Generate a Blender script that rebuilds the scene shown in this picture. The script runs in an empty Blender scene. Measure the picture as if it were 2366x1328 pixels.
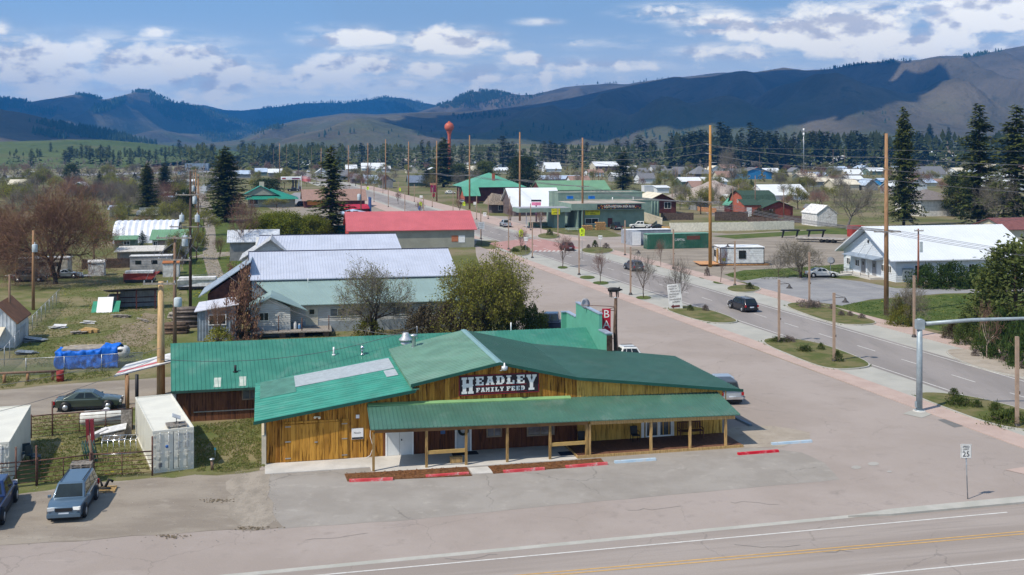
import bpy,math,random
from mathutils import Vector,Matrix,noise
from math import radians as R,sin,cos,pi,sqrt,atan2
SC = bpy.context.scene
COL = SC.collection
F,CH,CX,VH = 2500.0,20.0,1183.0,340.0
cam = bpy.data.objects.new('camera',bpy.data.cameras.new('camera')); COL.objects.link(cam)
cam.location = (0,0,CH); cam.rotation_euler = (R(90),0,0)
cam.data.sensor_fit = 'HORIZONTAL'; cam.data.sensor_width = 36; cam.data.lens = 36 * F / 2366
cam.data.shift_y = -324 / 2366; cam.data.clip_start = 0.5; cam.data.clip_end = 60000
SC.camera = cam
SUN_EL = R(52); SUN_AZ = atan2(-.81,-.59)
SD = Vector((sin(SUN_AZ) * cos(SUN_EL),cos(SUN_AZ) * cos(SUN_EL),sin(SUN_EL)))
sl = bpy.data.lights.new('sun','SUN'); sl.energy = 4.7; sl.angle = R(.53); sl.color = (1,.925,.80)
so = bpy.data.objects.new('sun',sl); COL.objects.link(so)
so.rotation_euler = SD.to_track_quat('Z','Y').to_euler(); so.location = (0,0,80)
SC.view_settings.view_transform = 'Standard'; SC.view_settings.look = 'None'
SC.view_settings.exposure = 0.12; SC.view_settings.gamma = 1
SC.cycles.max_bounces = 6; SC.cycles.transparent_max_bounces = 16; SC.cycles.volume_bounces = 0
SC.cycles.use_denoising = True
W = bpy.data.worlds.new('World'); SC.world = W; W.use_nodes = True
class NT:
 """small helper to write node trees"""
 def __init__(s,tree): s.t = tree; s.n = tree.nodes; s.l = tree.links
 def new(s,typ,**kw):
  n = s.n.new('ShaderNode' + typ)
  for k,v in kw.items():
   if k.startswith('i_'):
    n.inputs[k[2:].replace('_',' ')].default_value = v
   else: setattr(n,k,v)
  return n
 def put(s,sock,v):
  if hasattr(v,'is_output') or isinstance(v,bpy.types.NodeSocket): s.l.new(v,sock)
  else: sock.default_value = v
 def math(s,op,a,b=0.0,c=0.0,clamp=False):
  n = s.n.new('ShaderNodeMath'); n.operation = op; n.use_clamp = clamp
  s.put(n.inputs[0],a); s.put(n.inputs[1],b)
  if len(n.inputs) > 2: s.put(n.inputs[2],c)
  return n.outputs[0]
 def mix(s,f,a,b,typ='MIX'):
  n = s.n.new('ShaderNodeMix'); n.data_type = 'RGBA'; n.blend_type = typ
  s.put(n.inputs[0],f)
  for i,v in ((6,a),(7,b)):
   if isinstance(v,(tuple,list)): v = tuple(v) + (1,) if len(v) == 3 else v
   s.put(n.inputs[i],v)
  return n.outputs[2]
 def noise(s,vec,scale,detail=3,rough=.55,dist=0,out=0):
  n = s.n.new('ShaderNodeTexNoise'); n.inputs['Scale'].default_value = scale
  n.inputs['Detail'].default_value = detail; n.inputs['Roughness'].default_value = rough
  n.inputs['Distortion'].default_value = dist
  if vec is not None: s.l.new(vec,n.inputs['Vector'])
  return n.outputs[out]
 def ss(s,x,a,b,lo=0.0,hi=1.0):
  n = s.n.new('ShaderNodeMapRange'); n.interpolation_type = 'SMOOTHSTEP'
  s.put(n.inputs[0],x)
  for i,v in enumerate((a,b,lo,hi)): s.put(n.inputs[i + 1],v)
  return n.outputs[0]
 def scale(s,vec,sc):
  n = s.n.new('ShaderNodeVectorMath'); n.operation = 'MULTIPLY'; s.l.new(vec,n.inputs[0]); n.inputs[1].default_value = sc
  return n.outputs[0]
w = NT(W.node_tree)
w.n.clear()
tc = w.new('TexCoord').outputs['Generated']
sep = w.new('SeparateXYZ'); w.l.new(tc,sep.inputs[0])
sky = w.new('TexSky',sky_type='NISHITA',sun_disc=False,sun_elevation=SUN_EL,altitude=900,air_density=1.0,dust_density=.6,ozone_density=2.2)
sky.sun_rotation = SUN_AZ
lift = w.new('CombineXYZ'); w.l.new(sep.outputs[0],lift.inputs[0]); w.l.new(sep.outputs[1],lift.inputs[1])
w.l.new(w.math('MULTIPLY_ADD',w.math('ABSOLUTE',sep.outputs[2]),2.6,.03),lift.inputs[2])
nrm = w.new('VectorMath',operation='NORMALIZE'); w.l.new(lift.outputs[0],nrm.inputs[0])
w.l.new(nrm.outputs[0],sky.inputs['Vector'])
hz = w.math('SQRT',w.math('ADD',w.math('MULTIPLY',sep.outputs[0],sep.outputs[0]),w.math('MULTIPLY',sep.outputs[1],sep.outputs[1])))
az = w.math('ARCTAN2',sep.outputs[0],sep.outputs[1]); el = w.math('DIVIDE',sep.outputs[2],hz)
pc = w.new('CombineXYZ'); w.l.new(az,pc.inputs[0]); w.l.new(w.math('MULTIPLY',el,1.8),pc.inputs[2])
pv = pc.outputs[0]
def skyat(u,v): return math.atan((u - CX) / F),(VH - v) / sqrt(F * F + (u - CX) ** 2)
BANKS = []
for u,v,du,dv,wt in [(60,150,240,55,.74),(330,150,230,60,.68),(620,185,320,45,.54),(820,88,105,24,.8),(1040,98,110,30,.82),(835,148,100,25,.82),(1000,160,75,20,.7),(1210,137,60,17,.76),(1125,180,45,12,.62),(360,78,55,16,.5),(1560,28,120,20,.62),(1640,45,80,22,.8),(1715,65,50,28,.8),(1640,72,70,14,.6),(1830,75,75,42,.82),(1960,60,130,50,.9),(2100,100,300,60,.6),(2320,30,330,55,.75),(2250,75,190,40,.55),(1700,120,160,22,.5),(1960,122,110,16,.7),(2100,112,60,28,.66),(940,192,40,12,.5),(1400,100,240,18,.28),(1300,215,900,55,.32),(100,215,500,30,.45),(0,70,25,22,.5),(1260,178,22,20,.5),(160,130,120,30,.75),(430,120,110,22,.7),(300,175,200,30,.7),(500,160,90,30,.75),(640,190,120,22,.62),(740,160,160,30,.5),(1100,175,300,28,.42),(1350,150,260,20,.4),(1900,85,90,36,.85),(2200,15,220,26,.8),(2300,60,140,30,.7),(1240,50,60,10,.35)]:
 a,e = skyat(u,v); BANKS.append((a,e,du / F,dv / F,wt))
cov = 0.0
for a,e,da,de,wt in BANKS:
 x = w.math('DIVIDE',w.math('SUBTRACT',az,a),da); y = w.math('DIVIDE',w.math('SUBTRACT',el,e),de)
 g = w.math('MULTIPLY',w.math('EXPONENT',w.math('MULTIPLY',w.math('ADD',w.math('MULTIPLY',x,x),w.math('MULTIPLY',y,y)),-.8)),wt)
 cov = w.math('MAXIMUM',cov,g) if cov != 0.0 else g
gen = w.ss(w.noise(pv,1.6,2),.48,.75,0,.5)
away = w.ss(w.math('ABSOLUTE',az),.5,.8)
high = w.ss(el,.15,.3)
cov = w.math('MAXIMUM',cov,w.math('MULTIPLY',gen,w.math('MAXIMUM',away,high)))
n1 = w.noise(pv,21,6,.55,.1)
off = w.new('VectorMath',operation='ADD'); w.l.new(pv,off.inputs[0]); off.inputs[1].default_value = (.0045,0,-.016)
n2 = w.noise(off.outputs[0],21,6,.55,.1)
streak = w.noise(w.scale(pv,(1,1,3.2)),13,5,.6)
dens = w.math('ADD',cov,w.math('MULTIPLY',w.math('SUBTRACT',n1,.5),1.5))
alpha = w.ss(dens,.27,.58)
veil = w.math('MULTIPLY',w.ss(streak,.36,.66),w.math('MULTIPLY',w.ss(cov,.05,.45),.85))
alpha = w.math('MAXIMUM',alpha,veil)
lightc = w.ss(w.math('SUBTRACT',w.math('MULTIPLY_ADD',w.math('SUBTRACT',n2,n1),-1.9,.5),w.math('MULTIPLY',w.ss(dens,.75,1.15),.18)),.25,.52)
lo_ = w.ss(el,.0,.09)
CK = 10.0
ccol = w.mix(lightc,(.74 * CK,.76 * CK,.84 * CK),(1.42 * CK,1.38 * CK,1.27 * CK))
ccol = w.mix(w.math('MULTIPLY',w.math('SUBTRACT',1.0,lo_),.6),ccol,(1.15 * CK,1.2 * CK,1.22 * CK))
hsv = w.new('HueSaturation'); hsv.inputs['Saturation'].default_value = .92; hsv.inputs['Hue'].default_value = .488; hsv.inputs['Value'].default_value = 1.95
w.l.new(sky.outputs[0],hsv.inputs['Color'])
skb = w.mix(w.ss(el,.10,.6,1,0),hsv.outputs[0],(.33 * CK,.53 * CK,.80 * CK))
skyc = w.mix(w.math('MULTIPLY',w.ss(el,.0,.135,1,0),.97),skb,(1.2 * CK,1.32 * CK,1.38 * CK))
fin = w.mix(w.math('MULTIPLY',alpha,1.0),skyc,ccol)
bg = w.new('Background'); bg.inputs['Strength'].default_value = .1
w.l.new(fin,bg.inputs['Color'])
wo = w.new('OutputWorld'); w.l.new(bg.outputs[0],wo.inputs['Surface'])
def P(u,v,z=0.0):
 Y = F * (CH - z) / (v - VH); return Vector(((u - CX) * Y / F,Y,z))
def XA(u,Y): return (u - CX) * Y / F
def ZA(v,Y): return CH - (v - VH) * Y / F
def YA(v,z=0.0): return F * (CH - z) / (v - VH)
def PY(u,Y,z=0.0): return Vector((XA(u,Y),Y,z))
class MB:
 def __init__(s): s.v = []; s.f = []; s.sm = []; s.m = Matrix.Identity(4)
 def add(s,vs,fs,smooth=False):
  o = len(s.v); m = s.m
  s.v += [m @ Vector(p) for p in vs]; s.f += [[i + o for i in f] for f in fs]; s.sm += [smooth] * len(fs)
  return s
 def box(s,c,d,rz=0,rx=0,ry=0):
  x,y,z = d[0] / 2,d[1] / 2,d[2] / 2
  M_ = Matrix.Translation(c) @ Matrix.Rotation(rz,4,'Z') @ Matrix.Rotation(ry,4,'Y') @ Matrix.Rotation(rx,4,'X')
  vs = [M_ @ Vector(p) for p in ((-x,-y,-z),(x,-y,-z),(x,y,-z),(-x,y,-z),(-x,-y,z),(x,-y,z),(x,y,z),(-x,y,z))]
  return s.add(vs,[(3,2,1,0),(4,5,6,7),(0,1,5,4),(1,2,6,5),(2,3,7,6),(3,0,4,7)])
 def bb(s,x0,x1,y0,y1,z0,z1):
  return s.box(((x0 + x1) / 2,(y0 + y1) / 2,(z0 + z1) / 2),(abs(x1 - x0),abs(y1 - y0),abs(z1 - z0)))
 def hexa(s,lo,hi):
  """eight free corners: four below, four above, same order"""
  return s.add(list(lo) + list(hi),[(3,2,1,0),(4,5,6,7),(0,1,5,4),(1,2,6,5),(2,3,7,6),(3,0,4,7)])
 def slab(s,q,th):
  """quad plus a thickness downwards"""
  return s.hexa([(p[0],p[1],p[2] - th) for p in q],q)
 def prism(s,poly,z0,z1):
  n = len(poly)
  vs = [(p[0],p[1],z0) for p in poly] + [(p[0],p[1],z1) for p in poly]
  return s.add(vs,[list(range(n))[::-1],list(range(n,2 * n))] + [(i,(i + 1) % n,n + (i + 1) % n,n + i) for i in range(n)])
 def ext(s,poly,axis,a,b):
  """polygon in the plane across axis, extruded from a to b"""
  n = len(poly)
  def mk(p,t): return (t,p[0],p[1]) if axis == 'x' else (p[0],t,p[1])
  vs = [mk(p,a) for p in poly] + [mk(p,b) for p in poly]
  return s.add(vs,[list(range(n)),list(range(n,2 * n))[::-1]] + [(i,n + i,n + (i + 1) % n,(i + 1) % n) for i in range(n)])
 def tube(s,pts,rs,n=8,smooth=True,cap=True):
  pts = [Vector(p) for p in pts]
  if not isinstance(rs,(list,tuple)): rs = [rs] * len(pts)
  vs = []; k = len(pts)
  for i,p in enumerate(pts):
   d = (pts[min(i + 1,k - 1)] - pts[max(i - 1,0)])
   if d.length < 1e-9: d = Vector((0,0,1))
   d.normalize()
   a = d.cross(Vector((0,0,1)))
   if a.length < .05: a = Vector((1,0,0))
   a.normalize(); b = d.cross(a)
   for j in range(n):
    t = 2 * pi * j / n; vs.append(p + (a * cos(t) + b * sin(t)) * rs[i])
  fs = [(i * n + j,i * n + (j + 1) % n,(i + 1) * n + (j + 1) % n,(i + 1) * n + j) for i in range(k - 1) for j in range(n)]
  s.add(vs,fs,smooth)
  if cap and n > 2:
   o = len(s.v) - len(vs)
   s.f += [[o + j for j in range(n)][::-1],[o + (k - 1) * n + j for j in range(n)]]; s.sm += [False,False]
  return s
 def lathe(s,c,prof,n=16,axis='z',smooth=True):
  vs = []
  for r,h in prof:
   for j in range(n):
    t = 2 * pi * j / n; a,b = r * cos(t),r * sin(t)
    vs.append((c[0] + a,c[1] + b,c[2] + h) if axis == 'z' else ((c[0] + h,c[1] + a,c[2] + b) if axis == 'x' else (c[0] + a,c[1] + h,c[2] + b)))
  k = len(prof)
  fs = [(i * n + j,i * n + (j + 1) % n,(i + 1) * n + (j + 1) % n,(i + 1) * n + j) for i in range(k - 1) for j in range(n)]
  return s.add(vs,fs,smooth)
 def quad(s,a,b,c,d): return s.add([a,b,c,d],[(0,1,2,3)])
 def poly(s,pts): return s.add(pts,[list(range(len(pts)))])
 def build(s,name,mt=None,parent=None,fix=True):
  me = bpy.data.meshes.new(name); me.from_pydata([tuple(v) for v in s.v],[],s.f); me.update()
  me.polygons.foreach_set('use_smooth',s.sm)
  if fix:
   import bmesh
   b = bmesh.new(); b.from_mesh(me); bmesh.ops.recalc_face_normals(b,faces=b.faces); b.to_mesh(me); b.free()
  if mt: me.materials.append(mt)
  o = bpy.data.objects.new(name,me); COL.objects.link(o)
  if parent: o.parent = parent
  return o
def tag(o,label=None,cat=None,group=None,kind=None):
 for k,v in (('label',label),('category',cat),('group',group),('kind',kind)):
  if v: o[k] = v
 return o
def thing(name,loc,rz,label,cat,group=None,scale=None):
 o = bpy.data.objects.new(name,None); COL.objects.link(o); o.empty_display_size = .3
 o.location = loc; o.rotation_euler = (0,0,rz)
 if scale: o.scale = (scale,) * 3 if isinstance(scale,(int,float)) else scale
 return tag(o,label,cat,group)
def struct(name,mb,mt,fix=False): return tag(mb.build(name,mt,fix=fix),kind='structure')
def kids(o): return list(o.children)
def copy_tree(root,loc,rz=0,label=None,scale=None,mats=None,group=None):
 def cp(o,par):
  c = o.copy(); COL.objects.link(c); c.parent = par
  if mats and o.type == 'MESH' and o.data.materials:
   for sl_ in c.material_slots:
    if sl_.material and sl_.material.name in mats:
     m_ = mats[sl_.material.name]; sl_.link = 'OBJECT'; sl_.material = m_
  for ch in o.children: cp(ch,c)
  return c
 r = cp(root,None); r.location = loc; r.rotation_euler = (0,0,rz)
 if label: r['label'] = label
 if group: r['group'] = group
 if scale: r.scale = (scale,) * 3 if isinstance(scale,(int,float)) else scale
 return r
def text_mb(txt,size,depth=.01,spacing=1.0,align='CENTER',narrow=1.0):
 cu = bpy.data.curves.new('t','FONT'); cu.body = txt; cu.size = size; cu.extrude = depth; cu.space_character = spacing
 cu.align_x = align; cu.align_y = 'CENTER'; cu.resolution_u = 2
 ob = bpy.data.objects.new('t',cu); COL.objects.link(ob)
 dg = bpy.context.evaluated_depsgraph_get(); me = bpy.data.meshes.new_from_object(ob.evaluated_get(dg))
 vs = [(v.co.x * narrow,v.co.y,v.co.z) for v in me.vertices]; fs = [tuple(p.vertices) for p in me.polygons]
 bpy.data.objects.remove(ob); bpy.data.curves.remove(cu); bpy.data.meshes.remove(me)
 return vs,fs
def write(mb,txt,c,size,**kw):
 """lettering that stands on an xz face looking towards -y"""
 vs,fs = text_mb(txt,size,**kw); d = kw.get('depth',.01)
 mb.add([(c[0] + x,c[1] - z,c[2] + y) for x,y,z in vs],fs); return mb
MT = {}
def mat(name,col,rough=.85,metal=0.,var=.14,sc=1.5,fine=.0,fsc=25,col2=None,bump=0.,bsc=20,ribs=None,planks=None,spec=.3,stretch=(1,1,1),emit=0,coat=0,thr=(.35,.65),dirt=0.):
 """ribs=(axis, period, depth, power); planks=(axis, width, list of tones)"""
 if name in MT: return MT[name]
 m = bpy.data.materials.new(name); m.use_nodes = True; t = NT(m.node_tree); t.n.clear()
 out = t.new('OutputMaterial'); bs = t.new('BsdfPrincipled'); t.l.new(bs.outputs[0],out.inputs[0])
 bs.inputs['Roughness'].default_value = rough; bs.inputs['Metallic'].default_value = metal
 bs.inputs['Specular IOR Level'].default_value = spec
 if coat: bs.inputs['Coat Weight'].default_value = coat; bs.inputs['Coat Roughness'].default_value = .08
 vec = t.new('TexCoord').outputs['Object']
 if stretch != (1,1,1): vec2 = t.scale(vec,stretch)
 else: vec2 = vec
 c2 = col2 or tuple(min(1,c * (1 + var)) for c in col); c1 = col if col2 else tuple(c * (1 - var) for c in col)
 base = t.mix(t.ss(t.noise(vec2,sc,4),thr[0],thr[1]),c1,c2)
 height = None
 if planks:
  ax,wd,tones = planks
  sp = t.new('SeparateXYZ'); t.l.new(vec,sp.inputs[0])
  a = sp.outputs['XYZ'.index(ax)] if ax != 'D' else t.math('ADD',sp.outputs[0],sp.outputs[1])
  q = t.math('DIVIDE',a,wd); wn = t.new('TexWhiteNoise',noise_dimensions='1D'); t.l.new(t.math('FLOOR',q),wn.inputs['W'])
  cr = t.new('ValToRGB'); cr.color_ramp.interpolation = 'LINEAR'
  while len(cr.color_ramp.elements) < len(tones): cr.color_ramp.elements.new(.5)
  for i,c in enumerate(tones): cr.color_ramp.elements[i].position = i / (len(tones) - 1); cr.color_ramp.elements[i].color = tuple(c) + (1,)
  t.l.new(wn.outputs[0],cr.inputs[0])
  sv = {'X': (7,7,.5),'Y': (7,7,.5),'D': (7,7,.5),'Z': (.5,.5,7)}[ax]
  g = t.noise(t.scale(vec,sv),1.3,4,.6)
  base = t.mix(.22,cr.outputs[0],base)
  base = t.mix(t.ss(g,.48,.66),base,tuple(c * .5 for c in tones[0]))
  big = t.noise(t.scale(vec,(.9,.9,.5)),1.0,3)
  base = t.mix(t.ss(big,.55,.8,0,.7),base,tuple(c * .5 for c in tones[0]))
  fr = t.math('FRACT',q); height = t.ss(t.math('ABSOLUTE',t.math('SUBTRACT',fr,.5)),.42,.5,1,0)
 if dirt:
  base = t.mix(t.ss(t.noise(vec,.7,5,.65),.45,.8,0,dirt),base,(.16,.12,.085)); base = t.mix(t.ss(t.noise(t.scale(vec,(.5,.5,.5)),.9,6,.7,.6),.5,.72,0,dirt * 1.4),base,t.mix(.5,base,(.5,.5,.47)))
 if fine:
  wn = t.noise(vec,fsc,2,.7)
  base = t.mix(1.0,base,t.mix(wn,(1 - fine,) * 3,(1 + fine,) * 3),'MULTIPLY')
 t.l.new(base,bs.inputs['Base Color'])
 hs = []
 if ribs:
  ax,per,dep,pw = ribs
  sp = t.new('SeparateXYZ'); t.l.new(vec,sp.inputs[0])
  fr = t.math('FRACT',t.math('DIVIDE',sp.outputs['XYZ'.index(ax)],per))
  h = t.math('POWER',t.math('ABSOLUTE',t.math('MULTIPLY_ADD',fr,2,-1)),pw)
  b = t.new('Bump'); b.inputs['Distance'].default_value = dep; b.inputs['Strength'].default_value = 1; t.l.new(h,b.inputs['Height']); hs.append(b)
 if height is not None:
  b = t.new('Bump'); b.inputs['Distance'].default_value = .02; t.l.new(height,b.inputs['Height']); hs.append(b)
 if bump:
  b = t.new('Bump'); b.inputs['Distance'].default_value = bump; t.l.new(t.noise(vec,bsc,4),b.inputs['Height']); hs.append(b)
 for i,b in enumerate(hs):
  if i: t.l.new(hs[i - 1].outputs[0],b.inputs['Normal'])
 if hs: t.l.new(hs[-1].outputs[0],bs.inputs['Normal'])
 if emit: bs.inputs['Emission Color'].default_value = col + (1,); bs.inputs['Emission Strength'].default_value = emit
 MT[name] = m; return m
def smooth_by(o,a=38):
 me = o.data; me.polygons.foreach_set('use_smooth',[True] * len(me.polygons)); me.set_sharp_from_angle(angle=R(a)); return o
def foliage(name,cols,trans=.25,sc=.8):
 if name in MT: return MT[name]
 m = bpy.data.materials.new(name); m.use_nodes = True; t = NT(m.node_tree); t.n.clear()
 out = t.new('OutputMaterial'); geo = t.new('NewGeometry'); rnd = geo.outputs['Random Per Island']
 vec = t.new('TexCoord').outputs['Object']
 n_ = t.noise(vec,sc,3)
 x = t.math('ADD',t.math('MULTIPLY',rnd,.55),t.math('MULTIPLY',t.ss(n_,.3,.7),.45))
 cr = t.new('ValToRGB')
 while len(cr.color_ramp.elements) < len(cols): cr.color_ramp.elements.new(.5)
 for i,c in enumerate(cols): cr.color_ramp.elements[i].position = i / (len(cols) - 1); cr.color_ramp.elements[i].color = tuple(c) + (1,)
 t.l.new(x,cr.inputs[0])
 inf = t.new('ObjectInfo').outputs['Random']
 colr = t.mix(1.0,cr.outputs[0],t.mix(inf,(.78,.8,.78),(1.2,1.2,1.15)),'MULTIPLY')
 d = t.new('BsdfPrincipled'); d.inputs['Roughness'].default_value = .75; d.inputs['Specular IOR Level'].default_value = .15; t.l.new(colr,d.inputs['Base Color'])
 tr = t.new('BsdfTranslucent'); t.l.new(colr,tr.inputs[0])
 mx = t.new('MixShader'); mx.inputs[0].default_value = trans; t.l.new(d.outputs[0],mx.inputs[1]); t.l.new(tr.outputs[0],mx.inputs[2]); t.l.new(mx.outputs[0],out.inputs[0])
 MT[name] = m; return m
glass = mat('dark_glass',(.018,.025,.026),.1,var=.3,sc=.6,spec=.45)
glass_soft = mat('window_glass',(.10,.12,.14),.12,var=.5,sc=.8,spec=.8)
white = mat('white_paint',(.80,.80,.80),.5,var=.06,sc=2)
white_dirty = mat('weathered_white',(.62,.61,.60),.7,var=.18,sc=2,dirt=.25)
black = mat('black_plastic',(.018,.018,.02),.5,var=.2)
rubber = mat('rubber',(.02,.02,.02),.85,var=.2)
chrome = mat('bright_metal',(.62,.63,.65),.25,metal=.9,var=.1)
galv = mat('galvanised_steel',(.42,.44,.46),.4,metal=.7,var=.18,sc=6)
steel_grey = mat('grey_painted_steel',(.30,.35,.38),.45,metal=.2,var=.12,sc=2,bump=.002)
concrete = mat('concrete',(.50,.475,.44),.9,var=.10,sc=.6,fine=.08,fsc=9,bump=.004)
rust = mat('rusty_pipe',(.12,.06,.045),.8,var=.35,sc=5)
pole_wood = mat('pole_wood',(.30,.17,.09),.85,var=.3,sc=3,stretch=(6,6,.35),bump=.01,bsc=8)
pole_old = mat('weathered_pole_wood',(.20,.13,.09),.9,var=.3,sc=3,stretch=(6,6,.35),bump=.01)
pole_new = mat('fresh_pole_wood',(.50,.33,.17),.8,var=.22,sc=3,stretch=(6,6,.3),bump=.01)
wood_grey = mat('grey_weathered_wood',(.26,.23,.20),.9,var=.35,sc=2.5,stretch=(3,3,3),bump=.01)
wood_tan = mat('tan_timber',(.42,.27,.11),.85,var=.28,sc=3,stretch=(5,5,.6),bump=.006)
# ======================= TERRAIN =======================
def lerp_prof(prof,u):
 if u <= prof[0][0]: return prof[0][1]
 for (a,b),(c,d) in zip(prof,prof[1:]):
  if u <= c:
   t = (u - a) / (c - a); return b + (d - b) * t
 return prof[-1][1]
def earth(name,lo,hi,dark,sc=.004,grn=None):
 m = bpy.data.materials.new(name); m.use_nodes = True; t = NT(m.node_tree); t.n.clear()
 out = t.new('OutputMaterial'); bs = t.new('BsdfPrincipled',i_Roughness=.95); bs.inputs['Specular IOR Level'].default_value = .1
 vec = t.new('TexCoord').outputs['Object']
 c = t.mix(t.ss(t.noise(vec,sc,6,.6),.35,.65),lo,hi)
 c = t.mix(t.ss(t.noise(vec,sc * 4,5,.65,.4),.55,.72,0,.75),c,dark)
 if grn:
  sp = t.new('SeparateXYZ'); t.l.new(vec,sp.inputs[0])
  c = t.mix(t.math('MULTIPLY',t.ss(sp.outputs[2],20,190,1,0),t.ss(t.noise(vec,sc * 1.3,4),.35,.6)),c,grn)
 c = t.mix(1.0,c,t.mix(t.noise(vec,sc * 30,4,.7),(.78,) * 3,(1.22,) * 3),'MULTIPLY')
 t.l.new(c,bs.inputs['Base Color']); t.l.new(bs.outputs[0],out.inputs[0])
 b = t.new('Bump'); b.inputs['Distance'].default_value = 15; t.l.new(t.noise(vec,sc * 7,6,.6),b.inputs['Height']); t.l.new(b.outputs[0],bs.inputs['Normal'])
 return m
def hill(name,prof,Yr,Yb,pw,amp,gs,mt,u0=-700,u1=3100,du=9,rows=46,seed=0,back=.35):
 def h(X,Y):
  u = CX + F * X / Yr
  z = ZA(lerp_prof(prof,u),Yr)
  if z <= 0: return -3
  t = (Y - Yb) / (Yr - Yb)
  if t <= 0: return -3
  if t <= 1:
   s = t ** pw
   g = 1 - abs(noise.noise(Vector((X / gs + seed,Y / (gs * 3.2),seed)))) * 2
   g2 = noise.noise(Vector((X / (gs * .35),Y / (gs * .9),seed + 5)))
   e = min(1,(1 - t) * 3.0) * min(1,t * 5)
   return min(z * s + amp * (z / 300 + .15) * e * (g * .75 + g2 * .35 - .35),max(z * s * .6,ZA(lerp_prof(prof,CX + F * X / Y) + 2 + 14 * (1 - t),Y)))
  return z * (1 - ((t - 1) / back) ** 2) - 2
 mb = MB(); vs = []; n = 0
 us = [u0 + i * du for i in range(int((u1 - u0) / du) + 1)]
 ts = [i / rows for i in range(rows + 1)] + [1 + back * .35,1 + back * .7,1 + back]
 for t in ts:
  Y = Yb + (Yr - Yb) * t
  for u in us:
   X = XA(u,Yr); j = noise.noise(Vector((u * .035,seed,0))) * 1.1 + noise.noise(Vector((u * .13,seed,3))) * .5 if abs(t - 1) < 1e-6 else 0
   vs.append((X,Y,h(X,Y) + j * Yr / F))
 k = len(us)
 fs = [(r * k + i,r * k + i + 1,(r + 1) * k + i + 1,(r + 1) * k + i) for r in range(len(ts) - 1) for i in range(k - 1)]
 fs = [f for f in fs if max(vs[i][2] for i in f) > -1.5]
 mb.add(vs,fs,True)
 struct(name,mb,mt)
 def hit(u,v):
  Y = max(Yb,100.0)
  while Y < Yr * 1.02:
   X = XA(u,Y)
   if h(X,Y) >= ZA(v,Y): return Vector((X,Y,h(X,Y)))
   Y += (Yr - Yb) / 120
  return None
 return h,hit
E_brown = earth('mountain_grass',(.075,.066,.042),(.15,.125,.09),(.035,.04,.026),.0035,(.08,.092,.04))
E_dark = earth('dark_hill_grass',(.10,.08,.05),(.15,.12,.08),(.05,.045,.035),.004)
E_forest = earth('forested_slope',(.03,.045,.035),(.055,.07,.05),(.02,.03,.025),.003)
E_field = earth('green_pasture',(.07,.10,.028),(.10,.125,.04),(.13,.115,.06),.003)
L2 = hill('far_mountain',[(-700,260),(300,260),(440,246),(470,240),(520,252),(560,253),(640,245),(700,236),(750,235),(800,236),(850,229),(890,222),(930,224),(965,233),(1000,239),(1060,258),(1150,300),(1300,345),(3100,345)],8200,5600,1.1,120,700,E_forest,300,1500,7,34,3)
L1 = hill('mountain',[(-700,200),(-300,240),(0,225),(40,228),(65,234),(120,225),(180,215),(210,218),(237,228),(270,222),(320,208),(345,211),(400,235),(470,246),(520,268),(560,280),(592,292),(640,318),(720,338),(900,346),(3100,346)],6000,3300,1.15,220,420,E_brown,-700,900,6,80,11)
L3 = hill('pine_hill',[(-700,350),(880,345),(950,262),(1000,246),(1040,232),(1080,213),(1110,208),(1150,210),(1200,217),(1235,216),(1300,200),(1330,196),(1400,191),(1450,192),(1500,184),(1560,178),(1600,173),(1655,166),(1690,165),(1720,172),(1780,200),(2000,345),(3100,345)],6400,4600,1.0,120,380,E_brown,860,2050,6,40,7)
L4 = hill('mountain_ridge',[(-700,345),(480,344),(560,318),(620,292),(700,272),(800,259),(870,262),(950,258),(1000,256),(1060,256),(1150,250),(1240,238),(1300,228),(1400,206),(1500,186),(1550,176),(1570,175),(1590,178),(1650,172),(1700,163),(1720,161),(1745,165),(1790,157),(1810,154),(1860,160),(1920,157),(1980,145),(2030,140),(2105,138),(2130,134),(2170,127),(2250,126),(2290,118),(2366,103),(2500,80),(2800,60),(3100,90)],4600,2300,1.25,210,430,E_brown,470,3100,6,90,21)
L5 = hill('dark_hill',[(-700,215),(-200,238),(0,250),(60,260),(150,282),(250,308),(330,326),(400,338),(480,347),(3100,347)],2700,1750,1.2,60,260,E_dark,-700,500,7,34,31)
L6 = hill('green_hill',[(-700,318),(0,325),(150,321),(230,320),(300,325),(400,335),(520,345),(600,352),(3100,352)],1650,960,1.0,6,200,E_field,-700,640,14,20,41)
L7 = hill('low_rise',[(-700,352),(950,352),(1060,334),(1150,330),(1300,332),(1420,334),(1500,340),(1600,352),(3100,352)],1500,1000,1.0,5,150,earth('rise_grass',(.12,.13,.06),(.17,.155,.10),(.09,.10,.05),.006),900,1700,12,16,51)
def cone_mb(mb,p,h,r,rnd):
 a = rnd.random() * 6.3; n = 5; o = []
 for lv,(zz,rr) in enumerate(((.1,1),(.45,.72))):
  base = [(p.x + r * rr * cos(a + lv + 2 * pi * i / n),p.y + r * rr * sin(a + lv + 2 * pi * i / n),p.z + h * zz) for i in range(n)]
  top = (p.x,p.y,p.z + h * (.62 if lv == 0 else 1))
  mb.add(base + [top],[(i,(i + 1) % n,n) for i in range(n)])
pine_far = foliage('far_conifer_needles',[(.018,.035,.022),(.035,.06,.03),(.05,.07,.035)],0,.01)
def in_poly(x,y,P_):
 c = False; j = len(P_) - 1
 for i in range(len(P_)):
  if (P_[i][1] > y) != (P_[j][1] > y) and x < (P_[j][0] - P_[i][0]) * (y - P_[i][1]) / (P_[j][1] - P_[i][1]) + P_[i][0]: c = not c
  j = i
 return c
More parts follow.
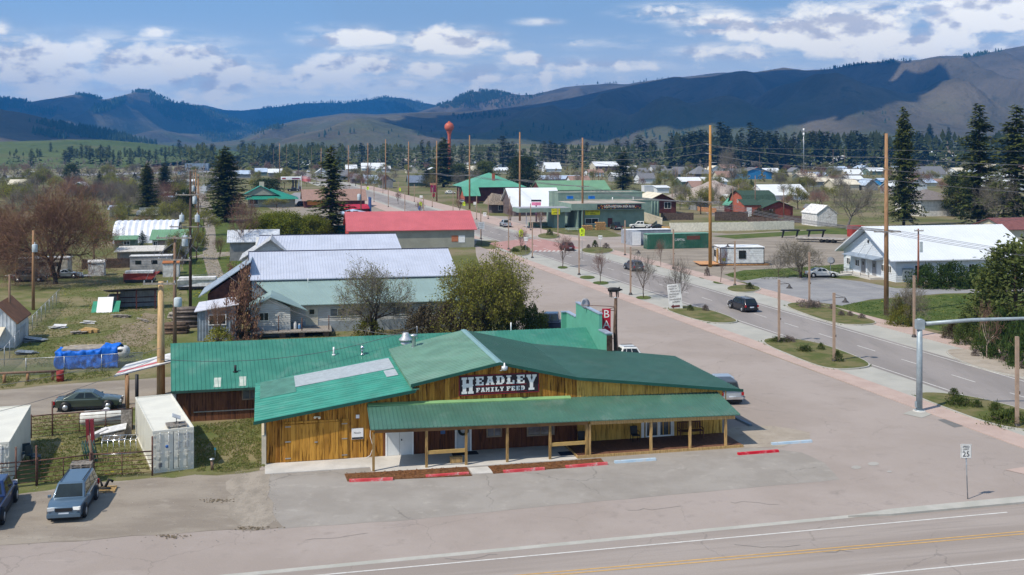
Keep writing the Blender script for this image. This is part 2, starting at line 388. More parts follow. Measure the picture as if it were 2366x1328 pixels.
def slope_forest(name,hit,polys,n,hh,seed):
 rnd = random.Random(seed); mb = MB()
 for poly,wgt in polys:
  us = [p[0] for p in poly]; vs = [p[1] for p in poly]; k = 0; tries = 0
  while k < n * wgt and tries < n * wgt * 6:
   tries += 1
   u,v = rnd.uniform(min(us),max(us)),rnd.uniform(min(vs),max(vs))
   if not in_poly(u,v,poly): continue
   if noise.noise(Vector((u * .06,v * .12,seed))) < -.25: continue
   q = hit(u,v)
   if q is None: continue
   q.x += rnd.uniform(-9,9); q.y += rnd.uniform(-20,20); q.z -= 1
   h = hh * rnd.uniform(.6,1.25); cone_mb(mb,q,h,h * .24,rnd); k += 1
 o = mb.build(name,pine_far,fix=False); tag(o,'conifers scattered over the %s' % name.replace('_forest','').replace('_',' '),'forest',kind='stuff')
slope_forest('dark_hill_forest',L5[1],[([(80,283),(140,290),(260,308),(330,328),(370,336),(300,330),(200,318),(110,292)],1),([(75,304),(140,312),(150,322),(90,312)],.15)],700,15,1)
slope_forest('mountain_forest',L1[1],[([(345,212),(400,236),(470,248),(520,268),(592,292),(600,300),(540,325),(500,312),(470,292),(380,275),(350,240)],1),([(205,262),(240,245),(290,228),(285,245),(240,262)],.25),([(285,210),(320,206),(350,212),(345,216),(290,214)],.05),([(0,226),(60,233),(75,240),(0,262)],.2),([(170,215),(240,228),(236,232),(175,219)],.06),([(30,252),(150,258),(120,270),(60,265)],.12),([(430,290),(540,300),(590,330),(480,328)],.1)],2100,17,2)
slope_forest('far_mountain_forest',L2[1],[([(600,252),(700,240),(760,238),(860,236),(930,238),(990,245),(950,258),(850,262),(760,262),(640,292),(580,292)],1),([(700,236),(900,224),(990,240),(800,238)],.12)],1500,20,3)
slope_forest('pine_hill_forest',L3[1],[([(1000,246),(1040,232),(1080,213),(1110,208),(1150,211),(1180,218),(1150,228),(1100,240),(1040,252)],1),([(1040,252),(1190,218),(1260,216),(1180,248)],.16),([(1290,200),(1500,184),(1560,178),(1500,190)],.05)],1500,16,4)
slope_forest('ridge_forest',L4[1],[([(1900,159),(2110,136),(2105,141),(1905,163)],1),([(2220,134),(2245,126),(2300,118),(2310,120),(2250,132)],.5),([(1040,266),(1160,262),(1180,270),(1060,278)],.6),([(560,300),(640,288),(660,296),(590,312)],.5),([(1955,272),(2050,262),(2040,285),(1960,285)],.03),([(1300,312),(1600,308),(1640,322),(1300,326)],.5),([(600,310),(1400,285),(1500,315),(620,325)],.35)],170,14,5)
cloud_m = mat('cloud_vapour',(.85,.85,.87),1.0,var=.03,spec=0)
def cloud_for(hit,poly,zc,seed):  # unseen clouds above the view, outlined from the shadow they cast on the slope
 pts = []
 n = len(poly)
 for i in range(n):
  a,b = poly[i],poly[(i + 1) % n]
  for k in range(4):
   u,v = a[0] + (b[0] - a[0]) * k / 4,a[1] + (b[1] - a[1]) * k / 4
   q = None; vv = v
   for _ in range(14):
    q = hit(u,vv)
    if q: break
    vv += 3
   if not q: continue
   s = (zc - q.z) / SD.z
   j = noise.noise(Vector((u * .02,v * .05,seed))) * 60
   pts.append((q.x + SD.x * s + j,q.y + SD.y * s + j * .5))
 c = Vector((sum(p[0] for p in pts) / len(pts),sum(p[1] for p in pts) / len(pts)))
 mb = MB(); m = len(pts); vs = []
 for k,(sc_,z) in enumerate(((.97,0),(1,25),(.93,90),(.7,170),(.35,230))):
  for i,p in enumerate(pts):
   vs.append((c.x + (p[0] - c.x) * sc_,c.y + (p[1] - c.y) * sc_,zc + z + (noise.noise(Vector((i * .5,k,seed))) * 40 if k > 1 else 0)))
 fs = [(k * m + i,k * m + (i + 1) % m,(k + 1) * m + (i + 1) % m,(k + 1) * m + i) for k in range(4) for i in range(m)]
 mb.add(vs,fs + [list(range(m)),list(range(4 * m,5 * m))],True)
 tag(mb.build('cloud',cloud_m),kind='structure')
cloud_for(L4[1],[(930,300),(1010,268),(1150,252),(1300,231),(1400,209),(1550,179),(1700,166),(1860,163),(1980,149),(2100,141),(2060,160),(2000,178),(1960,205),(1880,218),(1800,228),(1830,236),(1960,222),(2060,196),(2150,168),(2180,185),(2155,215),(2090,235),(2010,255),(1960,275),(1880,292),(1760,305),(1600,300),(1450,318),(1200,326),(1000,322)],1500,1)
cloud_for(L4[1],[(1010,272),(980,276),(900,286),(880,282),(950,272)],1450,2)
cloud_for(L2[1],[(440,252),(560,254),(700,242),(860,236),(935,240),(960,258),(840,270),(640,300),(480,300)],1750,3)
cloud_for(L1[1],[(-250,240),(0,232),(100,228),(235,232),(230,250),(200,262),(150,285),(0,290),(-250,300)],1700,4)
cloud_for(L1[1],[(300,240),(360,236),(470,262),(540,290),(460,290),(330,275)],1700,6)
cloud_for(L5[1],[(-300,240),(0,252),(150,284),(260,310),(200,316),(-100,318),(-300,320)],1350,5)
# ======================= GROUND =======================
def ground_mat():
 m = bpy.data.materials.new('valley_ground'); m.use_nodes = True; t = NT(m.node_tree); t.n.clear()
 out = t.new('OutputMaterial'); bs = t.new('BsdfPrincipled',i_Roughness=.95); bs.inputs['Specular IOR Level'].default_value = .1
 vec = t.new('TexCoord').outputs['Object']
 c = t.mix(t.ss(t.noise(vec,.045,5,.6),.38,.62),(.11,.115,.04),(.20,.165,.10))
 c = t.mix(t.ss(t.noise(vec,.3,5,.65),.5,.68,0,.8),c,(.13,.15,.05))
 c = t.mix(t.ss(t.noise(vec,.13,4,.7),.62,.75,0,.7),c,(.30,.26,.20))
 c = t.mix(1.0,c,t.mix(t.noise(vec,3.0,4,.75),(.6,) * 3,(1.4,) * 3),'MULTIPLY')
 t.l.new(c,bs.inputs['Base Color']); t.l.new(bs.outputs[0],out.inputs[0])
 return m
struct('ground',MB().quad((-7500,-300,0),(7500,-300,0),(7500,9500,0),(-7500,9500,0)),ground_mat())
def soil(name,a,b,c=None,s=.5,fine=.25,fs=6,bump=.01,s2=1.5,th=(.38,.62),cth=(.55,.7),cw=.8,stretch=(1,1,1),cracks=0,rot=0):
 if name in MT: return MT[name]
 m = bpy.data.materials.new(name); m.use_nodes = True; t = NT(m.node_tree); t.n.clear()
 out = t.new('OutputMaterial'); bs = t.new('BsdfPrincipled',i_Roughness=.92); bs.inputs['Specular IOR Level'].default_value = .15
 vec = t.new('TexCoord').outputs['Object']
 if rot: vr = t.new('VectorRotate',rotation_type='Z_AXIS'); t.l.new(vec,vr.inputs['Vector']); vr.inputs['Angle'].default_value = rot; vec = vr.outputs[0]
 v2 = t.scale(vec,stretch)
 k = t.mix(t.ss(t.noise(v2,s,6,.62),*th),a,b)
 if c: k = t.mix(t.ss(t.noise(v2,s2,5,.68),cth[0],cth[1],0,cw),k,c)
 if cracks:
  big = t.noise(vec,.045,4,.6); k = t.mix(t.ss(big,.5,.72,0,.35),k,tuple(x * .78 for x in a)); k = t.mix(t.ss(t.noise(t.scale(vec,(.25,1.2,1)),.5,5,.7),.6,.74,0,.35),k,tuple(min(1,x * 1.25) for x in b))
  wv = t.new('VectorMath',operation='ADD'); nz = t.noise(vec,.7,4,.6,out=1); t.l.new(vec,wv.inputs[0]); sc2 = t.scale(nz,(1.6,1.6,0)); t.l.new(sc2,wv.inputs[1])
  vo = t.new('TexVoronoi',feature='DISTANCE_TO_EDGE'); vo.inputs['Scale'].default_value = .16; t.l.new(wv.outputs[0],vo.inputs['Vector'])
  cm = t.math('MULTIPLY',t.math('LESS_THAN',vo.outputs[0],.005),t.ss(t.noise(vec,.12,3),.45,.58,0,cracks)); k = t.mix(cm,k,(.09,.08,.075))
  k = t.mix(t.ss(t.noise(vec,1.7,2,.5),.74,.80,0,cracks * .7),k,tuple(x * .6 for x in a))
 k = t.mix(1.0,k,t.mix(t.noise(vec,fs,5,.8),(1 - fine,) * 3,(1 + fine,) * 3),'MULTIPLY')
 t.l.new(k,bs.inputs['Base Color']); t.l.new(bs.outputs[0],out.inputs[0])
 if bump:
  b_ = t.new('Bump'); b_.inputs['Distance'].default_value = bump; t.l.new(t.noise(vec,fs,5,.7),b_.inputs['Height']); t.l.new(b_.outputs[0],bs.inputs['Normal'])
 MT[name] = m; return m
A_pink = soil('pinkish_asphalt',(.30,.252,.222),(.35,.298,.268),(.255,.217,.195),.09,.16,11,.003,.6,cw=.6,cracks=.22)
A_grey = soil('grey_asphalt',(.265,.238,.21),(.305,.277,.247),(.37,.34,.30),.35,.14,12,.002,.9,cw=.6,cracks=.4)
A_road = soil('highway_asphalt',(.235,.212,.20),(.28,.252,.238),(.20,.185,.175),.3,.1,10,.002,.8,cw=.7,stretch=(1,.15,1),cracks=.15)
A_front = soil('front_road_asphalt',(.275,.235,.208),(.335,.29,.26),(.22,.19,.172),.5,.16,10,.003,1.0,th=(.4,.6),cth=(.5,.68),cw=.55,stretch=(.05,1,1),cracks=.25,rot=R(-12.7))
A_drive = soil('drive_asphalt',(.24,.235,.24),(.28,.275,.275),(.21,.205,.20),.3,.12,8,.003)
G_gravel = soil('gravel',(.225,.19,.155),(.29,.25,.205),(.35,.31,.26),.25,.16,8,.01,.8,cw=.5,stretch=(.6,1.3,1))
G_tan = soil('packed_dirt',(.31,.265,.215),(.37,.32,.265),(.25,.21,.175),.5,.15,8,.02,.9)
G_lawn = soil('lawn',(.058,.088,.018),(.10,.12,.03),(.15,.135,.055),.35,.35,5,.03,1.1,cw=.5)
G_lawn_dry = soil('dry_lawn',(.085,.10,.028),(.16,.14,.065),(.06,.085,.02),.5,.35,6,.03,1.5)
G_yard = soil('yard_grass',(.105,.12,.035),(.21,.175,.095),(.075,.105,.025),.16,.35,5,.03,.7)
G_bare = soil('bare_soil',(.20,.155,.10),(.25,.20,.14),(.12,.12,.05),.5,.25,7,.02,1.0)
G_mulch = soil('bark_mulch',(.11,.05,.022),(.19,.085,.035),(.07,.032,.016),4,.6,22,.03,9,cw=.8)
S_pink = soil('pink_concrete',(.40,.30,.26),(.45,.345,.30),(.40,.30,.26),.5,.07,8,.002,2)
S_pale = soil('pale_concrete',(.35,.34,.305),(.40,.385,.345),(.36,.355,.325),.3,.08,7,.002,1)
S_curb = soil('kerb_concrete',(.37,.36,.32),(.43,.41,.37),(.36,.35,.32),.8,.08,8,.002,2)
S_red = soil('red_brick_paving',(.36,.20,.18),(.42,.245,.22),(.32,.2,.18),.6,.1,4,0)
P_white = soil('road_paint_white',(.52,.50,.47),(.62,.60,.57),(.36,.33,.31),2,.08,8,0,3,cw=.7)
P_yellow = soil('road_paint_yellow',(.50,.30,.10),(.58,.35,.12),(.34,.26,.18),2,.08,8,0,3,cw=.5)
def sheet(name,pts,mt,z,px=True):
 q = [P(*p) for p in pts] if px else [Vector((p[0],p[1],0)) for p in pts]
 mb = MB(); mb.poly([(a.x,a.y,z) for a in q]); return struct(name,mb,mt)
def solid(name,pts,mt,z0,z1,px=True,chaikin=0):
 q = [P(*p) for p in pts] if px else [Vector((p[0],p[1],0)) for p in pts]
 for _ in range(chaikin):
  r = []
  for a,b in zip(q,q[1:] + q[:1]): r += [a * .75 + b * .25,a * .25 + b * .75]
  q = r
 mb = MB(); mb.prism([(a.x,a.y) for a in q],z0,z1); return struct(name,mb,mt,True)
def strip_mb(mb,a,b,wd,z,px=True):
 a = P(*a) if px else Vector((a[0],a[1],0)); b = P(*b) if px else Vector((b[0],b[1],0))
 d = (b - a).normalized(); n_ = Vector((-d.y,d.x,0)) * wd / 2
 mb.quad((a.x - n_.x,a.y - n_.y,z),(b.x - n_.x,b.y - n_.y,z),(b.x + n_.x,b.y + n_.y,z),(a.x + n_.x,a.y + n_.y,z))
def wob(pts,amp,seed,step=1.2):
 """pixel outline to world with a ragged edge"""
 q = [P(*p) for p in pts]; r = []; 
 for a,b in zip(q,q[1:] + q[:1]):
  n_ = max(1,int((b - a).length / step))
  for i in range(n_):
   p = a.lerp(b,i / n_); r.append((p.x + noise.noise(Vector((p.x * .7,p.y * .7,seed))) * amp,p.y + noise.noise(Vector((p.x * .7,p.y * .7,seed + 9))) * amp))
 return r
sheet('asphalt_lot',[(-1500,1700),(3300,1700),(3300,1400),(2900,1236),(2366,1035),(1850,846),(1400,678),(1250,623),(1170,592),(1098,566),(1100,590),(1120,640),(1160,730),(1230,790),(1390,830),(1200,880),(1100,940),(900,1000),(600,1060),(600,1090),(600,1180),(0,1220),(-1500,1290)],A_pink,.008)
sheet('parking_lot',wob([(616,1066),(616,1100),(622,1160),(640,1222),(960,1200),(1300,1166),(1640,1136),(1942,1108),(1905,1070),(1850,1045),(1700,1028),(1400,1010),(900,1060)],.18,3),A_grey,.014,False)
sheet('gravel_lot',wob([(-700,1310),(0,1260),(300,1240),(640,1220),(622,1160),(617,1085),(560,1092),(450,1100),(352,1106),(215,1116),(0,1150),(-700,1230)],.5,5),G_gravel,.02,False)
sheet('dirt_patch',wob([(1660,1000),(1700,985),(1790,985),(1870,1000),(1885,1018),(1800,1030),(1690,1036)],.5,7),G_tan,.022,False)
sheet('dirt_track',wob([(540,1100),(612,1085),(630,1200),(640,1228),(560,1225),(520,1160)],1.3,8),soil('sandy_gravel',(.255,.22,.18),(.33,.285,.235),(.22,.19,.155),.7,.2,7,.02,1.2,cw=.6,stretch=(1.6,.7,1)),.026,False)
sheet('lane',wob([(-900,965),(0,901),(142,888),(364,873),(440,866),(440,925),(280,945),(120,957),(0,972),(-900,1050)],.35,9),G_gravel,.01,False)
sheet('yard',wob([(-900,1055),(0,972),(120,957),(280,945),(440,925),(620,960),(617,1085),(450,1100),(352,1106),(0,1150),(-900,1240)],.3,10),G_yard,.006,False)
sheet('back_yard',wob([(-900,940),(0,898),(405,866),(560,800),(560,700),(540,640),(470,620),(330,610),(0,640),(-900,660)],.3,11),G_yard,.006,False)
sheet('bare_soil',wob([(250,780),(300,745),(340,722),(385,730),(370,765),(330,800),(290,800)],1.4,12),G_bare,.012,False)
sheet('alley_grass',[(440,720),(560,640),(560,560),(545,500),(500,470),(440,500),(420,600)],G_lawn,.009)
def xl(Y): return 22 + (140 - Y) * .272
def xr(Y): return 30.7 + (140 - Y) * .272
def xs(Y): return 15.0 + (140 - Y) * .278
def ribbon(name,fa,fb,Y0,Y1,mt,z0,z1=None,step=6):
 mb = MB(); Ys = []; Y = Y0
 while Y < Y1: Ys.append(Y); Y += step
 Ys.append(Y1)
 if z1 is None:
  vs = [(f(y),y,z0) for y in Ys for f in (fa,fb)]
  mb.add(vs,[(2 * i,2 * i + 1,2 * i + 3,2 * i + 2) for i in range(len(Ys) - 1)])
 else: mb.prism([(fa(y),y) for y in Ys] + [(fb(y),y) for y in Ys[::-1]],z0,z1)
 return struct(name,mb,mt,z1 is not None)
ribbon('concrete_strip',lambda y: xs(y) + 2.2,lambda y: xr(y) + 5.3,45,214,S_pale,.012)
ribbon('concrete_strip',lambda y: xs(y) + 1.2,lambda y: xr(y) + 6.3,232,620,S_pale,.012)
ribbon('road',lambda y: xl(y) - .5,lambda y: xr(y) + .7,45,900,A_road,.02)
ribbon('sidewalk',xs,lambda y: xs(y) + 2.3,52,212,S_pink,.0,.05)
ribbon('sidewalk',lambda y: xr(y) + 5.2,lambda y: xr(y) + 8.3,52,214,S_pink,.0,.06)
ribbon('sidewalk',lambda y: xr(y) + 3.0,lambda y: xr(y) + 10.5,232,560,S_pink,.0,.05)
ribbon('sidewalk',lambda y: xl(y) - 7.5,lambda y: xl(y) - 2.0,236,560,S_pink,.0,.05)
sheet('red_crossing',[(1128,562),(1207,552),(1255,553),(1345,573),(1300,581),(1180,582)],S_red,.03)
mk = MB()
for Y in range(50,600,10):
 if 212 < Y + 5 < 234: continue
 strip_mb(mk,(xl(Y),Y),(xl(Y + 10),Y + 10),.14,.036,False)
 strip_mb(mk,(xr(Y),Y),(xr(Y + 10),Y + 10),.14,.036,False)
for Y in range(50,420,7): strip_mb(mk,((xl(Y) + xr(Y)) / 2,Y),((xl(Y + 3) + xr(Y + 3)) / 2,Y + 3),.13,.036,False)
for i in range(10):
 Y = 206 + i * .1; strip_mb(mk,(xl(Y) + .3 + i * .9,207),(xl(Y) + .7 + i * .9,209.4),.45,.036,False)
struct('road_markings',mk,P_white)
def island(pts,fill,z=.13,inset=.16,ch=2):
 solid('kerb',pts,S_curb,0,z,chaikin=ch)
 c = sum((P(*p) for p in pts),Vector()) / len(pts)
 q = [P(*p) for p in pts]
 for _ in range(ch):
  r = []
  for a,b in zip(q,q[1:] + q[:1]): r += [a * .75 + b * .25,a * .25 + b * .75]
  q = r
 q2 = []
 for p in q:
  d = (p - c); q2.append(p - d.normalized() * min(inset,d.length * .3))
 mb = MB(); n = len(q2)
 mb.add([(p.x,p.y,z + .01) for p in q2] + [(c.x,c.y,z + .09)],[(i,(i + 1) % n,n) for i in range(n)])
 struct('planting_bed',mb,fill)
def ell(u,v,du,dv,n=10): return [(u + du * cos(2 * pi * i / n),v - dv * sin(2 * pi * i / n)) for i in range(n)]
ISL = [[(1750,790),(1790,780),(1880,790),(1970,820),(2020,846),(1985,854),(1915,856),(1840,830)],[(2100,911),(2160,908),(2260,920),(2420,962),(2500,1000),(2420,1004),(2290,984),(2180,944)],[(1528,712),(1590,706),(1660,722),(1710,743),(1692,748),(1640,748),(1575,732)],[(1808,706),(1840,699),(1905,703),(1990,732),(2036,748),(1990,753),(1930,750),(1860,728)]]
for q in ISL: island(q,G_lawn_dry)
island([(2172,812),(2225,806),(2300,826),(2420,868),(2520,905),(2400,882),(2250,852)],G_tan)
for u,v,a,b in [(1718,668,42,9),(1204,580,25,12),(1268,546,28,7),(1380,579,40,8)]: island(ell(u,v,a,b),G_lawn_dry)
for u,v,a,b in [(1487,688,18,4),(1388,654,19,4),(1357,641,18,4),(1300,618,12,3),(1630,640,16,4),(1665,652,18,4),(1527,614,12,3)]:
 sheet('planting_bed',ell(u,v,a,b),G_lawn,.058)
sheet('gravel_lot',wob([(1330,556),(1420,592),(1560,628),(1640,645),(1720,652),(1830,632),(1950,622),(1960,575),(2000,545),(1960,533),(1840,531),(1690,540),(1520,528),(1400,540)],.5,21),G_gravel,.008,False)
sheet('side_street',[(1215,552),(1260,538),(1400,548),(1480,545),(1480,570),(1345,574)],A_pink,.014)
sheet('lawn',wob([(1672,634),(1720,624),(1840,618),(1950,610),(2060,600),(2366,600),(2366,640),(1960,642),(1790,642),(1715,648)],.3,22),G_lawn,.012,False)
sheet('driveway',[(1715,650),(1770,640),(1900,640),(1990,650),(2070,666),(2366,664),(2700,660),(2700,672),(2366,674),(2180,678),(2010,692),(1945,706),(1830,690)],A_drive,.016)
sheet('lawn',wob([(1900,706),(2010,694),(2180,680),(2366,676),(2600,676),(2900,860),(2300,790),(2100,750)],.3,23),G_lawn,.013,False)
sheet('lawn',[(1160,556),(1240,530),(1380,524),(1442,545),(1340,556)],G_lawn_dry,.01)
sheet('lawn',[(1640,545),(1850,533),(2000,522),(2040,545),(1900,540),(1700,552)],G_lawn,.011)
sheet('gravel_lot',[(600,470),(860,440),(1000,470),(1120,520),(1098,566),(900,560),(700,520)],G_gravel,.008)
sheet('side_street',[(1000,494),(1180,500),(1300,500),(1300,520),(1130,524)],A_pink,.014)
mb = MB()
path = [(500,640,2.4),(487,600,2.6),(484,574,2.2),(487,545,2.2),(486,530,2.4),(480,505,5),(472,480,5),(467,465,4),(463,447,9),(458,430,6)]
for (a,b,wd),(c,d,_) in zip(path,path[1:]): strip_mb(mb,(a,b),(c,d),wd,.014)
struct('alley',mb,G_gravel)
sheet('side_street',[(440,594),(480,584),(560,580),(560,588),(480,596)],G_gravel,.02)
sheet('side_street',[(640,468),(700,470),(790,460),(780,440),(680,445)],A_drive,.02)
fieldm = soil('far_field',(.20,.18,.09),(.25,.215,.12),(.15,.16,.07),.012,.12,.2,0,.03)
sheet('field',[(-300,402),(-300,385),(420,374),(560,372),(1100,370),(1100,382),(560,392),(200,398)],fieldm,.05)
sheet('field',[(1650,372),(2100,368),(2100,378),(1650,384)],fieldm,.05)
sheet('far_road',[(-300,412),(0,406),(400,396),(700,390),(700,393),(400,400),(0,411),(-300,418)],A_drive,.07)
sheet('gravel_mound_base',[(1620,480),(1720,470),(1720,490),(1640,500)],G_gravel,.01)
def slopeline(u0,v0,u1,v1,ext=900):
 s = (v1 - v0) / (u1 - u0); return (u0 - ext,v0 - s * ext),(u1 + ext,v1 + s * ext)
mb = MB(); a,b = slopeline(620,1322,2000,1190); strip_mb(mb,a,b,.42,.014); struct('gutter',mb,S_curb)
solid('kerb',[(1960,1196),(2060,1180),(2366,1150),(2900,1098),(2900,1112),(2366,1164),(2060,1192)],S_curb,0,.12)
sheet('sidewalk',[(2322,1086),(2420,1072),(2900,1030),(2900,1060),(2420,1090),(2366,1096)],S_pink,.03)
sheet('road',[(-1500,1525),(620,1322),(2000,1190),(3300,1065),(3300,1900),(-1500,1900)],A_front,.011)
mb = MB(); a,b = (756,1328),(2327,1184); strip_mb(mb,(756 - 900,1328 + 82),b,.12,.02)
a,b = slopeline(2010,1328,2366,1293); strip_mb(mb,a,b,.12,.02); struct('road_markings',mb,P_white)
mb = MB()
for dv in (-3.2,3.2): a,b = slopeline(1700,1289 + dv,2366,1231 + dv * .93); strip_mb(mb,a,b,.1,.02)
struct('road_markings',mb,P_yellow)
sheet('traffic_pole_pad',[(2086,956),(2118,945),(2165,953),(2130,966)],S_pale,.03)
sheet('asphalt_patch',[(2166,970),(2190,968),(2230,984),(2205,988)],soil('dark_asphalt_patch',(.15,.145,.14),(.17,.165,.16)),.02)
for i,(u,v,du) in enumerate([(1978,1080,12),(2018,1072,13),(2055,1090,6),(200,1115 + 780,0)]):
 if du: sheet('manhole_patch',ell(u,v,du,du * .35),soil('worn_patch',(.33,.31,.28),(.36,.34,.31)),.022 + i * .002)
tar = soil('crack_sealant',(.13,.125,.12),(.15,.145,.14))
mb = MB(); rnd = random.Random(5)
for k in range(6):
 u,v = rnd.uniform(700,2300),rnd.uniform(1140,1300); 
 for i in range(5):
  u2,v2 = u + rnd.uniform(10,40),v + rnd.uniform(-6,4); strip_mb(mb,(u,v),(u2,v2),.025,.0235 + k * .0008 + (i % 2) * .0004); u,v = u2,v2
struct('asphalt_cracks',mb,tar)
hb = MB(); hb.bb(-7600,7600,-400,9600,-4,600)
hz_ = hb.build('haze'); tag(hz_,'pale blue haze filling the valley','haze',kind='stuff')
hm = bpy.data.materials.new('haze_air'); hm.use_nodes = True; t = NT(hm.node_tree); t.n.clear()
o_ = t.new('OutputMaterial'); pv_ = t.new('VolumePrincipled'); pv_.inputs['Color'].default_value = (.07,.40,1.0,1)
pv_.inputs['Density'].default_value = 1.3e-4; pv_.inputs['Anisotropy'].default_value = .25
t.l.new(pv_.outputs[0],o_.inputs['Volume']); hm.cycles.homogeneous_volume = True if hasattr(hm.cycles,'homogeneous_volume') else None
hz_.data.materials.append(hm)
# ======================= BUILDINGS: tools =======================
TH = R(13)
def span(p,u1,th):
 """length along the facade direction until column u1 is reached"""
 k = (u1 - CX) / F; return (k * p.y - p.x) / (cos(th) - k * sin(th))
def wpart(root,x0,x1,z0,z1,y=0,face='f',frame=white,pane=glass_soft,bars=1,W_=None,name='window',door=False,th=.07):
 """a window or door on the front (y=0), the left (x=0), right (x=W_) face; frame > pane"""
 fr = MB(); pn = MB(); w_ = x1 - x0; f = min(.09,w_ * .12)
 def B(mb,a0,a1,c0,c1,d0,d1):
  if face == 'f': mb.bb(a0,a1,y - d1,y - d0,c0,c1)
  elif face == 'l': mb.bb(y - d1,y - d0,a0,a1,c0,c1)
  elif face == 'r': mb.bb(y + d0,y + d1,a0,a1,c0,c1)
 if door:
  B(fr,x0,x1,z0,z1,.0,.04); B(fr,x0 - .08,x0,z0,z1 + .08,.0,.06); B(fr,x1,x1 + .08,z0,z1 + .08,.0,.06); B(fr,x0,x1,z1,z1 + .08,.0,.06)
  o = fr.build('door',frame,root)
  B(pn,x0 + w_ * .28,x1 - w_ * .28,z0 + (z1 - z0) * .6,z0 + (z1 - z0) * .85,.042,.05)
  pn.build('pane',pane,o)
  h = MB(); B(h,x1 - .14,x1 - .08,z0 + .95,z0 + 1.03,.042,.1); h.build('handle',chrome,o); return o
 B(fr,x0,x0 + f,z0,z1,0,th); B(fr,x1 - f,x1,z0,z1,0,th); B(fr,x0 + f,x1 - f,z0,z0 + f,0,th); B(fr,x0 + f,x1 - f,z1 - f,z1,0,th)
 for i in range(1,bars + 1): xc = x0 + w_ * i / (bars + 1); B(fr,xc - f * .35,xc + f * .35,z0 + f,z1 - f,0,th * .9)
 o = fr.build(name,frame,root)
 B(pn,x0 + f * .9,x1 - f * .9,z0 + f * .9,z1 - f * .9,0,th * .4); pn.build('pane',pane,o); return o
def ribs_geo(mb,q,per,h=.035,wd=.05):
 """raised seams over the quad a-b (eave) d-c (ridge), running from a-b to d-c"""
 a,b,c,d = [Vector(p) for p in q]; n = max(1,int((b - a).length / per)); up = (b - a).cross(d - a).normalized()
 if up.z < 0: up = -up
 e = (b - a).normalized() * wd / 2
 for i in range(n + 1):
  t = i / n; p = a.lerp(b,t); r = d.lerp(c,t)
  if i == 0: p = p + e; r = r + e
  if i == n: p = p - e; r = r - e
  lo = [p - e,p + e,r + e,r - e]; mb.hexa([x + up * .001 for x in lo],[x + up * h for x in [p - e * .5,p + e * .5,r + e * .5,r - e * .5]])
brown_t = [(.14,.056,.012),(.40,.185,.032),(.58,.30,.060),(.26,.11,.022),(.48,.235,.042)]
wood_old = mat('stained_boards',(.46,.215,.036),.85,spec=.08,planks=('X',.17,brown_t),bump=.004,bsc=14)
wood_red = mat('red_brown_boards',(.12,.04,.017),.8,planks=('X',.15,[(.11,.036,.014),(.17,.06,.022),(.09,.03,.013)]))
wood_new = mat('yellow_boards',(.62,.34,.06),.8,spec=.1,planks=('X',.42,[(.50,.29,.065),(.64,.41,.11),(.56,.34,.075)]))
wood_door = mat('barn_door_boards',(.48,.24,.045),.85,spec=.08,planks=('X',.3,[(.36,.17,.03),(.56,.29,.055),(.46,.225,.04)]))
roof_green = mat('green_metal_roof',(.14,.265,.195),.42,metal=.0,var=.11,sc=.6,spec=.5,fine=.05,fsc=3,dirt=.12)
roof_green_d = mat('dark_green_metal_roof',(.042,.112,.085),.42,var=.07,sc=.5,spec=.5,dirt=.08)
roof_teal = mat('teal_metal_roof',(.04,.275,.205),.45,var=.12,sc=.8,dirt=.15,spec=.5,ribs=('Y',.19,.03,1.0))
roof_clear = mat('translucent_panel',(.40,.43,.45),.35,var=.1,sc=3,ribs=('Y',.19,.03,1.0))
roof_bar = mat('bright_green_metal_roof',(.038,.19,.135),.42,var=.1,sc=.7,spec=.5,dirt=.16)
wall_bar = mat('mint_metal_cladding',(.11,.35,.25),.5,var=.05,ribs=('Y',.22,.02,2))
flash_y = mat('lime_flashing',(.20,.36,.16),.5,var=.06)
trim_g = mat('dark_green_trim',(.012,.075,.055),.5,var=.1)
deck_m = mat('deck_boards',(.16,.075,.045),.8,planks=('X',.14,[(.14,.06,.035),(.19,.09,.055),(.15,.07,.04)]))
sign_black = mat('sign_black',(.022,.016,.022),.5,var=.2); sign_red = mat('sign_red',(.30,.012,.02),.5,var=.1); sign_white = mat('sign_lettering',(.74,.74,.72),.5,var=.04)
# ======================= FEED STORE =======================
O = P(615.7,1072.5)
store = thing('store_building',O,TH,'long timber feed store with green metal roofs and a covered porch','store')
def S(u,t=0.0):
 """distance along the store front for a column of the photograph"""
 q = O + Vector((-sin(TH) * t,cos(TH) * t,0)); return span(q,u,TH)
ZR,SR,SL,SP = 5.75,15.0,9.4,20.4; W_ = 30.9
zl0,zl1,zc1,zc2,zr2 = 2.78,4.28,4.58,4.5,3.22
mb = MB()
mb.ext([(0,0),(SL,0),(SL,zl1),(0,zl0)],'y',0,10.6)
mb.ext([(SL,0),(SP,0),(SP,zc2 - .03),(SR,ZR - .06),(SL,zc1 - .03)],'y',0,12.3)
mb.build('wall',wood_old,store)
mb = MB(); mb.ext([(SP,0),(W_,0),(W_,zr2 - .05),(SP,zc2 - .05)],'y',0.003,11.9)
for i in range(26): x = SP + .25 + i * .42; mb.bb(x - .035,x + .035,-.03,.0,0,zc2 - .1 - (x - SP) * (zc2 - zr2) / (W_ - SP))
tag(mb.build('wall',wood_new,store),'newer yellow board and batten wall')
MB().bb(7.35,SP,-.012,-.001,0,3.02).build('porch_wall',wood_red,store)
MB().bb(-.3,-.02,-.25,9.5,0,1.9).build('side_panel',mat('cream_panel',(.55,.49,.38),.8,var=.1,sc=1),store)
def slab_roof(parent,nm,q,mt,per=.3,th=.1,rib=True,trim=None):
 mb = MB(); mb.slab(q,th)
 if rib: ribs_geo(mb,q,per)
 return mb.build(nm,mt,parent)
ov,bk = -.35,12.9
q = [(SR,ov,ZR),(SR,bk,ZR),(SL - .25,bk - .35,zc1 + .02),(SL - .25,ov,zc1 + .02)]
